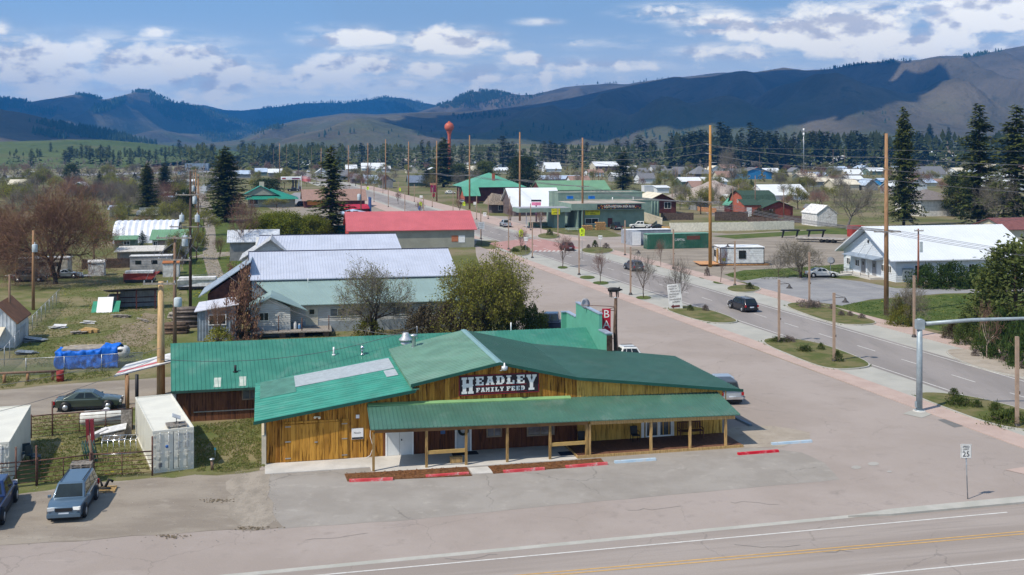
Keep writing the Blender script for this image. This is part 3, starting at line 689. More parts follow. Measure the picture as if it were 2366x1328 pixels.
tag(slab_roof(store,'roof',[(SL - .25,ov,zc1),(SL - .25,bk - .3,zc1),(SR,bk,ZR + .02),(SR,ov,ZR + .02)],roof_green,.42),'pale green west slope')
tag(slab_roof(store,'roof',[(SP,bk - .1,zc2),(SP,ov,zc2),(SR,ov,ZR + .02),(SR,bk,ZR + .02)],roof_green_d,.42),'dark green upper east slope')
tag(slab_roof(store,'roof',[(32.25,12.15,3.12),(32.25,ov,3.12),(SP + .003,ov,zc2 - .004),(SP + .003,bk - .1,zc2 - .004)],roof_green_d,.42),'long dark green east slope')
mb = MB()
q0 = Vector((-.75,ov - .1,zl0 + .02)); q1 = Vector((-.75,10.9,zl0 + .02)); q2 = Vector((SL + .05,11.2,zl1 + .02)); q3 = Vector((SL + .05,ov - .1,zl1 + .02))
mb.slab([q0,q1,q2,q3],.06); ribs_geo(mb,[q0,q1,q2,q3],.27,.045,.11); rf = mb.build('roof',roof_teal,store); tag(rf,'corrugated teal lean-to roof')
def on_lean(s0,s1,t0,t1,dz=.075):
 f = lambda s: zl0 + .02 + (s + .75) / (SL + .8) * (zl1 - zl0) + dz
 m_ = MB(); m_.slab([(s0,t0,f(s0)),(s0,t1,f(s0)),(s1,t1,f(s1)),(s1,t0,f(s1))],.015); return m_
on_lean(2.0,8.9,7.0,10.7).build('skylight_panel',roof_clear,rf); on_lean(8.1,8.9,4.6,6.7).build('skylight_panel',roof_clear,rf)
on_lean(-.4,2.0,5.5,10.7,.07).build('faded_panel',mat('faded_green_panel',(.085,.215,.165),.5,ribs=('Y',.19,.03,1.0)),rf)
mb = MB()
for a,b in (((SL - .3,zc1 + .1),(SR,ZR + .1)),((SR,ZR + .1),(SP,zc2 + .08)),((SP,zc2 + .08),(32.3,3.2)),((-.8,zl0 + .06),(SL,zl1 + .06))):
 y = ov - .055 if a[0] > -.5 else ov - .155
 mb.hexa([(a[0],y,a[1] - .2),(b[0],y,b[1] - .2),(b[0],y + .05,b[1] - .2),(a[0],y + .05,a[1] - .2)],[(a[0],y,a[1]),(b[0],y,b[1]),(b[0],y + .05,b[1]),(a[0],y + .05,a[1])])
mb.build('roof_trim',trim_g,store)
mb = MB(); mb.hexa([(SR - .22,ov - .05,ZR + .0),(SR,ov - .05,ZR + .05),(SR,bk,ZR + .05),(SR - .22,bk,ZR + .0)],[(SR - .22,ov - .05,ZR + .05),(SR,ov - .05,ZR + .1),(SR,bk,ZR + .1),(SR - .22,bk,ZR + .05)])
mb.hexa([(SR,ov - .05,ZR + .05),(SR + .22,ov - .05,ZR + .0),(SR + .22,bk,ZR + .0),(SR,bk,ZR + .05)],[(SR,ov - .05,ZR + .1),(SR + .22,ov - .05,ZR + .05),(SR + .22,bk,ZR + .05),(SR,bk,ZR + .1)])
mb.build('ridge_cap',mat('pale_ridge_cap',(.20,.33,.33),.4,var=.05),store)
MB().bb(SL - .25,SL + .25,ov - .05,bk - 1.3,zl1 + .04,zl1 + .1).build('flashing',mat('green_flashing',(.10,.22,.15),.5),store)
pz0,pz1 = 3.42,3.03; ez0,ez1 = 2.68,2.24
def pzt(s,a,b): return a + (b - a) * (s - 6.3) / 24.2
slab_roof(store,'porch_roof',[(6.2,-3.35,ez0),(30.7,-3.35,ez1),(30.5,-.02,pz1),(6.3,-.02,pz0)],mat('porch_metal_roof',(.058,.142,.104),.42,var=.08,sc=.6,spec=.5,dirt=.15),.26,.05)
mb = MB(); mb.hexa([(6.35,-.3,pz0 - .06),(19.9,-.3,3.14),(19.9,-.03,3.16),(6.35,-.03,pz0 - .04)],[(6.35,-.3,pz0 + .02),(19.9,-.3,3.21),(19.9,-.03,3.32),(6.35,-.03,pz0 + .12)])
mb.build('porch_flashing',flash_y,store)
mb = MB()
def beam(a,b,y0,y1,z0a,z0b,h): mb.hexa([(a,y0,z0a),(b,y0,z0b),(b,y1,z0b),(a,y1,z0a)],[(a,y0,z0a + h),(b,y0,z0b + h),(b,y1,z0b + h),(a,y1,z0a + h)])
beam(6.5,20.2,-3.15,-3.0,ez0 - .3,pzt(20.2,ez0,ez1) - .3,.2); mb.build('porch_beam',mat('old_beam',(.20,.11,.045),.8,var=.2),store)
mb = MB(); beam(20.35,30.4,-3.2,-3.02,pzt(20.3,ez0,ez1) - .31,ez1 - .31,.22); tag(mb.build('porch_beam',wood_tan,store),'newer orange timber beam')
post_s = []
for u,new in ((863,0),(985.4,0),(1077,0),(1172,0),(1270.8,0),(1355,0),(1362,1),(1504,1),(1594,1),(1676.5,1)):
 s_ = S(u,-3.08); post_s.append(s_); top = pzt(s_,ez0,ez1) - .28
 MB().bb(s_ - .075,s_ + .075,-3.16,-3.01,.0,top).build('porch_post',wood_tan if new else mat('old_post',(.30,.19,.07),.85,var=.3,sc=4,stretch=(4,4,.6)),store)
for a,b in ((1,2),(4,5)):
 MB().bb(post_s[a] + .08,post_s[b] - .08,-3.13,-3.04,.86,1.08).build('porch_rail',mat('pale_rail',(.42,.28,.10),.8,var=.15),store)
mb = MB(); mb.bb(SP - .9,W_ + .05,-3.2,-.02,.0,.17); mb.build('deck',deck_m,store)
mb = MB(); mb.bb(SP - .92,W_ + .07,-3.26,-3.2,.0,.19); mb.bb(SP - .97,SP - .9,-3.2,-.05,0,.19); mb.build('deck_edge',wood_tan,store)
mb = MB(); mb.bb(1.15,3.06,-.06,-.0,.08,2.42); d1 = mb.build('barn_door',wood_door,store); mb = MB(); mb.bb(3.09,5.05,-.06,-.0,.08,2.46); d2 = mb.build('barn_door',wood_door,store)
for d_,x,sg in ((d1,1.15,1),(d2,5.05,-1)):
 for z in (.3,1.35,2.3): MB().bb(x,x + sg * .35,-.085,-.06,z - .03,z + .03).build('hinge',mat('zinc_hinge',(.35,.36,.36),.4,metal=.6),d_)
MB().bb(2.98,3.17,-.1,-.062,1.2,1.27).build('latch',mat('zinc_hinge',(.35,.36,.36)),d2)
MB().bb(1.05,5.15,-.05,-.0,2.48,2.6).build('door_lintel',wood_door,store)
o = MB(); o.bb(7.6,8.4,-.06,-.013,.06,2.1); dd = o.build('door',mat('white_door',(.66,.68,.68),.5,var=.04),store)
o = MB(); o.bb(8.42,9.22,-.06,-.013,.06,2.1); dd = o.build('door',MT['white_door'],store); MB().bb(8.5,8.57,-.12,-.06,1.0,1.1).build('handle',black,dd)
mb = MB()
for a,b,c,d in ((7.5,7.6,.03,2.2),(9.22,9.32,.03,2.2),(7.6,9.22,2.1,2.2)): mb.bb(a,b,-.08,-.013,c,d)
mb.build('door_frame',white,store)
o = MB(); o.bb(12.15,13.05,-.06,-.013,.06,2.1); dd = o.build('door',mat('grey_blue_door',(.42,.46,.5),.5),store)
mb = MB(); mb.lathe((12.6,-.1,1.45),[(.2,-.04),(.34,-.05),(.38,0),(.34,.05),(.2,.04)],14,'y'); mb.build('wreath',mat('dark_wreath',(.02,.03,.02),.9),dd)
mb = MB()
for a,b,c,d in ((12.05,12.15,.03,2.2),(13.05,13.15,.03,2.2),(12.15,13.05,2.1,2.2)): mb.bb(a,b,-.08,-.013,c,d)
mb.build('door_frame',white,store)
wpart(store,14.15,15.2,.85,1.95,-.013,frame=mat('old_window_frame',(.25,.2,.15),.7)); wpart(store,16.9,18.8,.75,1.9,-.013,frame=MT['old_window_frame'])
fd = wpart(store,25.25,26.2,.19,2.1,.0,bars=0); wpart(store,26.22,27.17,.19,2.1,.0,bars=0,name='french_door'); fd.name = 'french_door'
MB().bb(24.95,25.16,-.02,0,.17,2.15).build('door_frame',white,store); MB().bb(27.2,27.35,-.02,0,.17,2.15).build('door_frame',white,store)
x0,x1 = 12.3,17.73; zs0,zs1 = 3.69,5.0
sb = MB(); sb.bb(x0,x1,-.1,-.0,zs0,zs1); sg = sb.build('sign_board',sign_black,store)
mb = MB()
for a,b,c,d in ((x0,x1,zs0,zs0 + .035),(x0,x1,zs1 - .035,zs1),(x0,x0 + .035,zs0,zs1),(x1 - .035,x1,zs0,zs1)): mb.bb(a,b,-.115,-.101,c,d)
mb.bb(x0 + 1.15,x0 + 4.55,-.11,-.101,zs0 + .565,zs0 + .6); mb.bb(x0 + 1.15,x0 + 4.6,-.11,-.101,zs0 + .12,zs0 + .145)
mb.build('sign_border',sign_red,sg)
GL = {'H': [((.0,.0),(.46,.14)),((.54,.0),(1,.14)),((.0,.86),(.46,1)),((.54,.86),(1,1)),((.08,.14),(.38,.86)),((.62,.14),(.92,.86)),((.38,.38),(.62,.62)),((.02,.46),(.08,.54)),((.92,.46),(.98,.54))],'E': [((.0,.0),(.95,.16)),((.0,.84),(.95,1)),((.1,.16),(.45,.84)),((.45,.4),(.72,.6)),((.74,.16),(.95,.36)),((.74,.66),(.95,.84)),((.03,.45),(.1,.55))],'D': [((.0,.0),(.75,.16)),((.0,.84),(.75,1)),((.1,.16),(.42,.84)),((.62,.14),(.92,.86)),((.03,.45),(.1,.55)),((.92,.3),(.98,.7))],'L': [((.0,.0),(.95,.16)),((.0,.84),(.58,1)),((.12,.16),(.46,.84)),((.74,.16),(.95,.42)),((.05,.45),(.12,.55))],'F': [((.0,.0),(.55,.16)),((.0,.84),(.95,1)),((.1,.16),(.45,.84)),((.45,.4),(.72,.6)),((.74,.6),(.95,.84))],'I': [((.1,.0),(.9,.16)),((.1,.84),(.9,1)),((.3,.16),(.7,.84))],'A': [((.0,.0),(.42,.14)),((.58,.0),(1,.14)),((.18,.86),(.8,1)),[(.08,.14),(.36,.14),(.5,.86),(.28,.86)],[(.62,.14),(.92,.14),(.72,.86),(.46,.86)],((.34,.26),(.68,.42))],'Y': [((.0,.86),(.46,1)),((.58,.86),(1,1)),((.22,.0),(.78,.14)),((.34,.14),(.66,.52)),[(.34,.45),(.6,.45),(.4,.86),(.08,.86)],[(.46,.45),(.66,.45),(.94,.86),(.64,.86)]],'M': [((.0,.0),(.34,.14)),((.6,.0),(1,.14)),((.08,.14),(.28,1)),((.72,.14),(.94,1)),((.0,.86),(.3,1)),((.7,.86),(1,1)),[(.42,.3),(.6,.3),(.4,1),(.2,1)],[(.42,.3),(.6,.3),(.82,1),(.6,1)]]}
def slab_word(mb,txt,x,z,w_,h,gap,y=-.12):
 k = 0
 for ch in txt:
  if ch != ' ':
   for g in GL[ch]:
    k += 1; yy = y - (k % 7) * .0006
    if len(g) == 2: mb.bb(x + g[0][0] * w_,x + g[1][0] * w_,yy,yy + .012,z + g[0][1] * h,z + g[1][1] * h)
    else: mb.ext([(x + p[0] * w_,z + p[1] * h) for p in g],'y',yy,yy + .012)
  x += w_ + gap
mb = MB()
slab_word(mb,'H',x0 + .18,zs0 + .12,.8,1.08,0); slab_word(mb,'EADLE',x0 + 1.1,zs0 + .64,.58,.56,.115); slab_word(mb,'Y',x0 + 4.55,zs0 + .17,.7,1.02,0)
slab_word(mb,'FAMILY',x0 + 1.15,zs0 + .19,.27,.28,.05); slab_word(mb,'FEED',x0 + 3.2,zs0 + .19,.27,.28,.055)
mb.build('lettering',sign_white,sg)
mb = MB(); mb.bb(5.33,6.07,-.05,0,1.25,1.95); nb = mb.build('notice_board',white,store)
mb = MB(); write(mb,'Noalin',(5.7,-.053,1.66),.17,depth=.002); mb.build('lettering',black,nb); MB().bb(5.35,6.05,-.058,-.051,1.27,1.38).build('caption_band',black,nb)
MB().bb(5.6,5.82,-.08,0,2.6,2.82).build('junction_box',white,store)
mb = MB(); mb.lathe((3.0,-.16,2.83),[(.0,-.05),(.08,-.03),(.07,.04),(.0,.06)],10,'y'); mb.lathe((3.28,-.16,2.8),[(.0,-.05),(.09,-.03),(.07,.04),(.0,.06)],10,'y'); mb.bb(2.95,3.3,-.1,0,2.8,2.86)
mb.build('floodlight',mat('warm_lamp_glass',(.8,.72,.55),.3),store)
mb = MB(); mb.tube([(SR + .05,-.05,5.25),(SR + .05,-.5,5.3),(SR + .2,-.62,5.55)],.035,6); mb.lathe((SR + .25,-.62,5.35),[(.0,.5),(.05,.48),(.06,.3),(.2,.26),(.21,.08),(.14,0),(.0,-.03)],14)
mb.build('yard_light',mat('lamp_grey',(.6,.62,.64),.35,metal=.4),store)
mb = MB(); mb.tube([(6.55,-.06,2.4),(6.5,-.1,1.4),(6.7,-.14,.7),(6.5,-.2,.2),(6.2,-.25,.05)],.025,6); mb.build('hose',white_dirty,store)
mb = MB(); mb.bb(9.6,10.25,-.04,-.012,1.72,1.95); mb.bb(10.4,11.4,-.04,-.012,1.75,1.98); mb.build('notice',mat('kraft_notice',(.45,.33,.2),.8),store)
mb = MB(); mb.bb(11.1,11.4,-.04,-.012,1.25,1.68); mb.build('poster',mat('blue_poster',(.06,.13,.32),.6),store)
mb = MB(); mb.lathe((10.9,11.4,4.75),[(.32,0),(.2,.12),(.2,.2)],14); mb.build('flue_flashing',chrome,store)
mb = MB(); mb.lathe((10.9,11.4,4.85),[(.15,0),(.15,.9),(.16,.9)],12); mb.lathe((10.9,11.4,5.7),[(.13,.0),(.3,.05),(.3,.12),(.0,.2)],14); mb.build('flue',mat('flue_metal',(.45,.47,.48),.35,metal=.7),store)
def L(s,t,z=0): return (O.x + s * cos(TH) - t * sin(TH),O.y + s * sin(TH) + t * cos(TH),z)
def local_poly(name,pts,z0,z1,mt):
 mb = MB(); mb.prism([L(*p)[:2] for p in pts],z0,z1); return struct(name,mb,mt,True)
local_poly('walkway',[(-.1,-2.2),(6.3,-2.2),(6.3,-3.45),(SP - .98,-3.45),(SP - .98,0),(-.1,0)],0,.05,concrete)
q = [P(1082,1082),P(1126,1079),P(1142,1093),P(1092,1096)]; mb = MB(); mb.prism([(p.x,p.y) for p in q],0,.045); struct('walkway',mb,concrete,True)
for pts in ([(796,1096),(1078,1080),(1090,1100),(803,1113)],[(1128,1078),(1350,1063),(1388,1060),(1400,1074),(1140,1095)]):
 q = [P(*p) for p in pts]; mb = MB(); mb.prism([(p.x,p.y) for p in q],0,.055); struct('mulch_bed',mb,G_mulch,True)
rnd = random.Random(3); mb = MB()
for pts in ([(796,1094),(1078,1080),(1090,1100),(803,1113)],[(1128,1078),(1350,1063),(1388,1060),(1400,1074),(1140,1095)]):
 for i in range(900):
  u,v = rnd.uniform(pts[0][0],pts[2][0]),rnd.uniform(1060,1113)
  if in_poly(u,v,pts): p = P(u,v); mb.box((p.x,p.y,.07),(rnd.uniform(.05,.13),rnd.uniform(.02,.05),.02),rnd.random() * 3,rnd.uniform(-.4,.4),rnd.uniform(-.4,.4))
tag(mb.build('bark_chips',foliage('bark',[(.06,.025,.012),(.16,.07,.03),(.24,.12,.055)],0)),'loose brown bark chips in the beds','bark',kind='stuff')
# ======================= BAR BUILDING =======================
OB = P(408,976); bar = thing('bar_building',OB,TH,'long low bar with a bright green metal roof and stepped false front','building')
BW,BD,BR = 32.8,11.8,5.9
mb = MB(); mb.ext([(0,0),(BD,0),(BD,2.5),(BR,4.6),(0,2.5)],'x',0,BW); mb.build('wall',mat('dark_brown_boards',(.15,.06,.028),.85,planks=('X',.2,[(.10,.04,.02),(.20,.085,.04),(.15,.06,.028)])),bar)
slab_roof(bar,'roof',[(-.35,-.5,2.4),(BW,-.5,2.4),(BW,BR,4.74),(-.9,BR,4.74)],roof_bar,.3,.08)
slab_roof(bar,'roof',[(BW,BD + .5,2.4),(-.8,BD + .5,2.4),(-.9,BR,4.74),(BW,BR,4.74)],roof_bar,.6,.08)
MB().bb(-.36,12,-.56,-.5,2.22,2.4).build('gutter',mat('dark_gutter',(.03,.07,.055),.5),bar)
wpart(bar,4.6,5.75,1.4,2.2,0,frame=MT['old_window_frame'])
MB().bb(1.2,8,-.03,0,.65,.72).build('conduit',galv,bar)
ff = MB()
for t0,t1,z in ((.25,2.19,5.1),(2.2,8.9,6.4),(8.91,12.1,5.12)): ff.bb(BW + .004,BW + (.45 if t0 < 1 else .26),t0,t1,0,z)
ff.bb(BW - .45,BW,11.9,12.1,0,5.12)
fo = ff.build('false_front',wall_bar,bar)
cp = MB()
for t0,t1,z in ((.18,2.19,5.1),(2.16,8.95,6.4),(8.96,12.2,5.12)): cp.bb(BW - .06,BW + (.5 if t0 < 1 else .31),t0,t1,z + .001,z + .09)
cp.bb(BW - .5,BW - .06,11.84,12.16,5.121,5.21)
cp.build('coping',mat('coping_metal',(.38,.45,.55),.4,metal=.3),fo)
mb = MB()
for i in range(4): mb.bb(BW + .01 + i * .12,BW + .115 + i * .12,.17,.245,0,5.0)
mb.build('end_boards',mat('weathered_dark_boards',(.07,.045,.03),.9,var=.4,sc=4),fo)
mb = MB(); mb.tube([(BW + .2,6.2,6.5),(BW - .1,6.1,6.9)],.03,6); dm = mb.build('dish_mount',galv,fo)
mb = MB(); mb.lathe((0,0,0),[(.0,0),(.25,.03),(.46,.12),(.47,.13),(.25,.05),(0,.02)],18); m_ = Matrix.Translation((BW - .15,5.8,6.75)) @ Matrix.Rotation(R(75),4,'X') @ Matrix.Rotation(R(20),4,'Y')
mb.v = [m_ @ v for v in mb.v]; mb.build('dish',mat('dish_grey',(.36,.36,.38),.5),dm)
for s_,t_,h,r,mt_,nm in ((4.1,1.6,.5,.09,black,'roof_vent'),(11.5,3.3,.62,.07,white,'roof_vent'),(13.7,3.2,.55,.09,chrome,'roof_vent'),(26.4,6.4,.7,.05,white,'roof_vent'),(18.3,5.2,1.0,.03,galv,'service_mast')):
 z = 2.4 + (t_ + .5) / 6.4 * 2.34 if t_ < 5.9 else 4.6; mb = MB(); mb.tube([(s_,t_,z - .05),(s_,t_,z + h)],r,8); mb.tube([(s_,t_,z - .02),(s_,t_,z + .05)],r * 2,8)
 if nm == 'roof_vent' and mt_ is chrome: mb.lathe((s_,t_,z + h),[(r,-.15),(r * 1.7,-.1),(r * 1.7,.05),(.02,.16)],10)
 mb.build(nm,mt_,bar)
mb = MB(); mb.lathe((17.3,4.6,4.2),[(.42,0),(.42,.12),(.3,.2),(.55,.28),(.55,.38),(.3,.62),(.28,.8),(.2,.9),(.0,.92)],18); mb.build('exhaust_fan',mat('spun_aluminium',(.60,.60,.60),.35,metal=.5),bar)
for a in (2.6,4.4): MB().slab([(a,-.3,2.5),(a + .5,-.3,2.5),(a + .5,.9,2.94),(a,.9,2.94)],.01).build('skylight_panel',mat('pale_panel',(.42,.46,.40),.5),bar)
mb = MB(); pts = [(-.3 + .22 * cos(a / 10 * 2 * pi),-.1,1.6 + .3 * sin(a / 10 * 2 * pi)) for a in range(11)]; mb.tube(pts,.04,5); mb.build('cable_coil',white_dirty,bar)
MB().bb(-.35,-.02,-.2,.5,.1,2.2).build('meter_cabinet',galv,bar)
pb = PY(1422,89.5); 
bp = thing('sign_pole',pb,0,'rough log pole carrying the BAR sign, black pig figure on its top','pole')
mb = MB(); mb.tube([(0,0,0),(.06,0,2.5),(-.02,.03,5),(.03,0,7.55)],[.21,.19,.17,.13],9); mb.build('log',mat('dark_log',(.10,.065,.045),.95,var=.4,sc=4,stretch=(3,3,.7),bump=.02),bp)
mb = MB(); mb.lathe((0,0,7.55),[(.15,0),(.15,.04),(0,.04)],10); mb.build('cap',galv,bp)
mb = MB(); dz = .22
mb.lathe((-.62,0,8.0 + dz),[(.0,-.02),(.12,.0),(.185,.12),(.20,.35),(.20,.6),(.17,.8),(.15,.9),(.12,.98),(.06,1.1),(.055,1.2),(.0,1.2)],12,'x')
for x,y in ((-.45,.09),(-.33,-.09),(.08,.09),(.2,-.09)): mb.tube([(x,y,7.9 + dz),(x + .02,y,7.6)],[.07,.04],6)
for y in (-.1,.1): mb.tube([(.26,y,8.1 + dz),(.36,y * 1.3,8.24 + dz)],[.07,.01],5)
mb.tube([(-.62,0,8.04 + dz),(-.72,.03,8.1 + dz),(-.68,0,8.15 + dz)],.018,5); mb.build('pig_figure',black,bp)
bs_ = MB(); bs_.bb(-1.1,-.4,-.08,.08,3.95,6.65); sgn = bs_.build('sign_panel',mat('bar_sign_red',(.42,.01,.03),.45,var=.1),bp)
mb = MB()
for i,ch in enumerate('BAR'):
 vs,fs = text_mb(ch,.92,depth=.008); mb.add([(-.75 + x,-.09 - z,6.2 - i * .86 + y) for x,y,z in vs],fs)
mb.build('lettering',sign_white,sgn)
for a,b in (((0,0,6.78),(-1.6,-.1,6.35)),((0,0,6.82),(-2.8,.4,6.9)),((-.5,0,6.5),(0,0,6.5)),((-.5,0,4.2),(0,0,4.2))): MB().tube([a,b],.028,5).build('bracket',rust,bp)
cn = thing('canopy',P(291,950),TH,'lean-to canopy with white, grey and red striped roof on posts beside bar','canopy')
def CL(u,v,z):
 q = P(u,v,z) - P(291,950); return (q.x * cos(TH) + q.y * sin(TH),-q.x * sin(TH) + q.y * cos(TH),z)
c00,c10,c01,c11 = CL(263,868,2.75),CL(405,833,3.1),CL(291,842,2.75),CL(405,812,3.1)
def mixp(a,b,t): return tuple(a[i] + (b[i] - a[i]) * t for i in range(3))
mb = MB(); mb.slab([c00,c10,c11,c01],.1); cr_ = mb.build('canopy_roof',white_dirty,cn)
for k,(a,b,m_) in enumerate(((.2,.38,mat('stripe_red',(.45,.11,.12),.6)),(.62,.8,mat('stripe_grey',(.24,.27,.31),.6)))):
 p0,p1 = mixp(c00,c01,a),mixp(c00,c01,b); r0,r1 = mixp(mixp(c00,c10,.72),mixp(c01,c11,.72),a),mixp(mixp(c00,c10,.72),mixp(c01,c11,.72),b)
 mb = MB(); mb.slab([(p[0],p[1],p[2] + .012) for p in (p0,r0,r1,p1)],.008); mb.build('stripe',m_,cr_)
for x,y,m_ in ((.1,.15,pole_wood),(.75,.35,black),(-.2,2.2,pole_wood)): MB().tube([(x,y,0),(x,y,2.68)],.13,8).build('post',m_,cn)
# ======================= GREY HOUSE BEHIND =======================
T2 = R(11.2)
OG = P(579,779); gh = thing('grey_house',OG,T2,'long white and grey sided house with three stepped metal roofs behind the bar','house')
def SG(u,t=0.0): return span(OG + Vector((-sin(T2) * t,cos(T2) * t,0)),u,T2)
siding = mat('white_lap_siding',(.50,.50,.48),.75,var=.1,sc=.8,ribs=('Z',.22,.03,3),dirt=.3)
base_gr = mat('grey_foundation',(.27,.31,.34),.85,var=.1,sc=1,dirt=.2)
roof_gg = mat('grey_green_seam_roof',(.235,.325,.31),.42,var=.05,sc=.4,spec=.5)
roof_w = mat('pale_blue_grey_metal_roof',(.46,.49,.58),.42,var=.05,sc=.5,spec=.5)
GWt = SG(1075,2)
mb = MB(); mb.bb(0,4.1,0,2.5,1.15,3.0); mb.ext([(0,3.0),(4.1,3.0),(2.05,4.1)],'y',0.0,2.5); mb.bb(4.1,GWt,2,3,1.15,3.1); mb.build('wall',siding,gh)
mb = MB(); mb.bb(-.02,4.13,-.03,2.5,0,1.15); mb.bb(4.13,GWt,1.97,3,0,1.15); mb.build('foundation',base_gr,gh)
zE,zT = 3.05,4.85
slab_roof(gh,'porch_roof',[(3.4,1.5,zE),(GWt + .3,1.5,zE),(GWt + .3,8.2,zT),(.2,8.2,zT)],roof_gg,.62,.08)
mb = MB(); pk = (2.05,-.5,4.25); mb.slab([(-.5,-.5,2.85),(2.05,-.5,4.25),(2.05,4.9,4.25),(-.5,4.9,2.85)],.08); mb.slab([(2.05,-.5,4.25),(5.9,-.5,2.75),(4.3,3.4,3.4),(2.05,5.1,4.25)],.08)
tag(mb.build('roof',roof_gg,gh),'small gable roof over the projecting room')
mb = MB(); mb.bb(-.2,GWt,8.2,18,3.0,5.05); mb.ext([(8.2,5.05),(18,5.05),(18,5.2),(16.8,7.25),(8.2,5.1)],'x',.0,GWt - .1); tag(mb.build('wall',base_gr,gh),'grey band wall between the roofs')
slab_roof(gh,'roof',[(-.55,7.9,5.1),(GWt + .1,7.9,5.1),(GWt + .1,16.8,7.4),(-.9,16.8,7.4)],roof_w,.32,.09)
MB().slab([(-.95,16.8,7.46),(GWt + .15,16.8,7.46),(GWt + .15,20.2,6.5),(-.9,20.2,6.5)],.08).build('roof_back',roof_w,gh)
MB().bb(-.95,GWt + .15,16.75,16.86,7.4,7.5).build('roof_trim',mat('navy_trim',(.02,.025,.06),.5),gh)
mb = MB(); mb.hexa([(-.62,7.85,4.98),(-.55,7.85,4.98),(-.9,16.8,7.3),(-.97,16.8,7.3)],[(-.62,7.85,5.16),(-.55,7.85,5.16),(-.9,16.8,7.46),(-.97,16.8,7.46)]); mb.build('roof_trim',MT['navy_trim'],gh)
MB().bb(0,GWt - .1,18,22,0,5).build('back_wall',siding,gh)
fw = mat('window_frame_pale',(.55,.55,.5),.6)
wpart(gh,.85,1.9,1.65,2.6,0,frame=fw,pane=glass)
for u in (780,820,925,985): s_ = SG(u,2) - .85; wpart(gh,s_,s_ + 1.7,1.6,2.55,2,frame=fw)
wpart(gh,SG(708,2),SG(733,2),.75,2.75,2,frame=mat('cream_door',(.50,.47,.38),.6),pane=glass,door=True)
mb = MB(); mb.bb(.3,8.4,-1.4,1.96,.55,.67); mb.build('deck',wood_grey,gh); mb = MB()
for x in (.6,3,5,7.5): mb.bb(x,x + .6,-1.2,1.5,0,.55)
mb.build('deck_footing',mat('dark_footing',(.1,.07,.05),.9),gh)
for x,h in ((2.9,1.75),(5.3,1.4),(8.1,1.6)): MB().tube([(x,-.9,.6),(x,-.9,.6 + h)],.05,6).build('deck_post',rust,gh)
for x,r,h,lab in ((4.6,.19,.6,'white propane bottle standing on the deck of the grey house'),(5.05,.16,.36,'small blue and white gas bottle on the deck of the grey house')):
 q = gh.matrix_world; g_ = OG + Vector((x * cos(T2) - .3 * sin(T2),x * sin(T2) + .3 * cos(T2),.675)); gb = thing('gas_bottle',g_,0,lab,'gas bottle')
 MB().lathe((0,0,0),[(0,0),(r * .9,0),(r,.06),(r,h),(r * .6,h + .1),(r * .3,h + .12),(0,h + .12)],12).build('tank',white_dirty if r > .17 else mat('blue_tank',(.12,.25,.45),.4),gb); MB().lathe((0,0,h + .1),[(.1,0),(.1,.1),(.08,.1),(.08,0)],8).build('collar',white_dirty,gb)
mb = MB(); mb.tube([(6,7.5,4.6),(6,7.5,5.2)],.04,6); mb.build('roof_vent',white,gh)
ob3 = thing('back_building',PY(588,142),T2,'low building with pale metal roof and dark edge behind the grey house','building'); w3 = span(ob3.location,925,T2)
mb = MB(); mb.ext([(0,0),(8,0),(8,5.8),(6,7.7),(0,5.8)],'x',0,w3); mb.build('wall',siding,ob3)
slab_roof(ob3,'roof',[(-.2,-1.4,5.6),(w3 + .4,-1.4,5.6),(w3 - .1,6,7.9),(.5,6,7.9)],roof_w,.4,.09); MB().bb(.4,w3,5.95,6.05,7.9,8.0).build('roof_trim',MT['navy_trim'],ob3)
ob4 = thing('small_gable_house',PY(560,141),T2,'white gabled annex with a weathered tin roof at the corner of the grey house','house')
mb = MB(); mb.ext([(0,0),(6.5,0),(6.5,5.6),(3.6,7.9),(0,5.6)],'y',0,8); mb.build('wall',siding,ob4)
mb = MB(); mb.slab([(-.4,-.6,5.35),(3.6,-.6,8.0),(3.6,8.5,8.0),(-.4,8.5,5.35)],.1); mb.slab([(3.6,-.6,8.0),(6.9,-.6,5.35),(6.9,8.5,5.35),(3.6,8.5,8.0)],.1)
mb.build('roof',mat('weathered_tin',(.45,.45,.46),.5,var=.25,sc=2,dirt=.3),ob4)
mcor = mat('blue_grey_corrugated',(.24,.29,.35),.5,metal=.2,var=.2,sc=1.5,ribs=('X',.3,.04,1),dirt=.25)
sh = thing('shed',P(456,788),T2,'blue grey corrugated shed with pale sloping roof under red vines','shed'); ws = span(sh.location,545,T2)
mb = MB(); mb.ext([(0,0),(ws,0),(ws,3.5),(0,3.1)],'y',0,5); mb.build('wall',mcor,sh)
MB().slab([(-.3,-.3,3.1),(ws + .3,-.3,3.75),(ws + .3,5.3,3.9),(-.3,5.3,3.3)],.08).build('roof',mat('pale_tin_roof',(.58,.58,.64),.45,var=.08,ribs=('Y',.3,.03,1)),sh)
wpart(sh,1.1,2.9,1.6,2.7,0,frame=white,pane=glass)
sh2 = thing('barn',PY(480,122),T2,'dark open barn with steep grey sloping roof left of the grey house','barn')
mb = MB(); mb.ext([(0,0),(4.6,0),(4.6,6.6),(0,3.4)],'y',0,7); mb.build('wall',mat('dark_red_wood',(.10,.04,.03),.9,var=.3),sh2)
MB().slab([(-1,-.4,3.2),(4.7,-.4,7.0),(4.7,8,7.0),(-1,8,3.2)],.1).build('roof',mat('blue_grey_tin',(.27,.32,.38),.5,var=.12,ribs=('Y',.4,.03,1)),sh2)
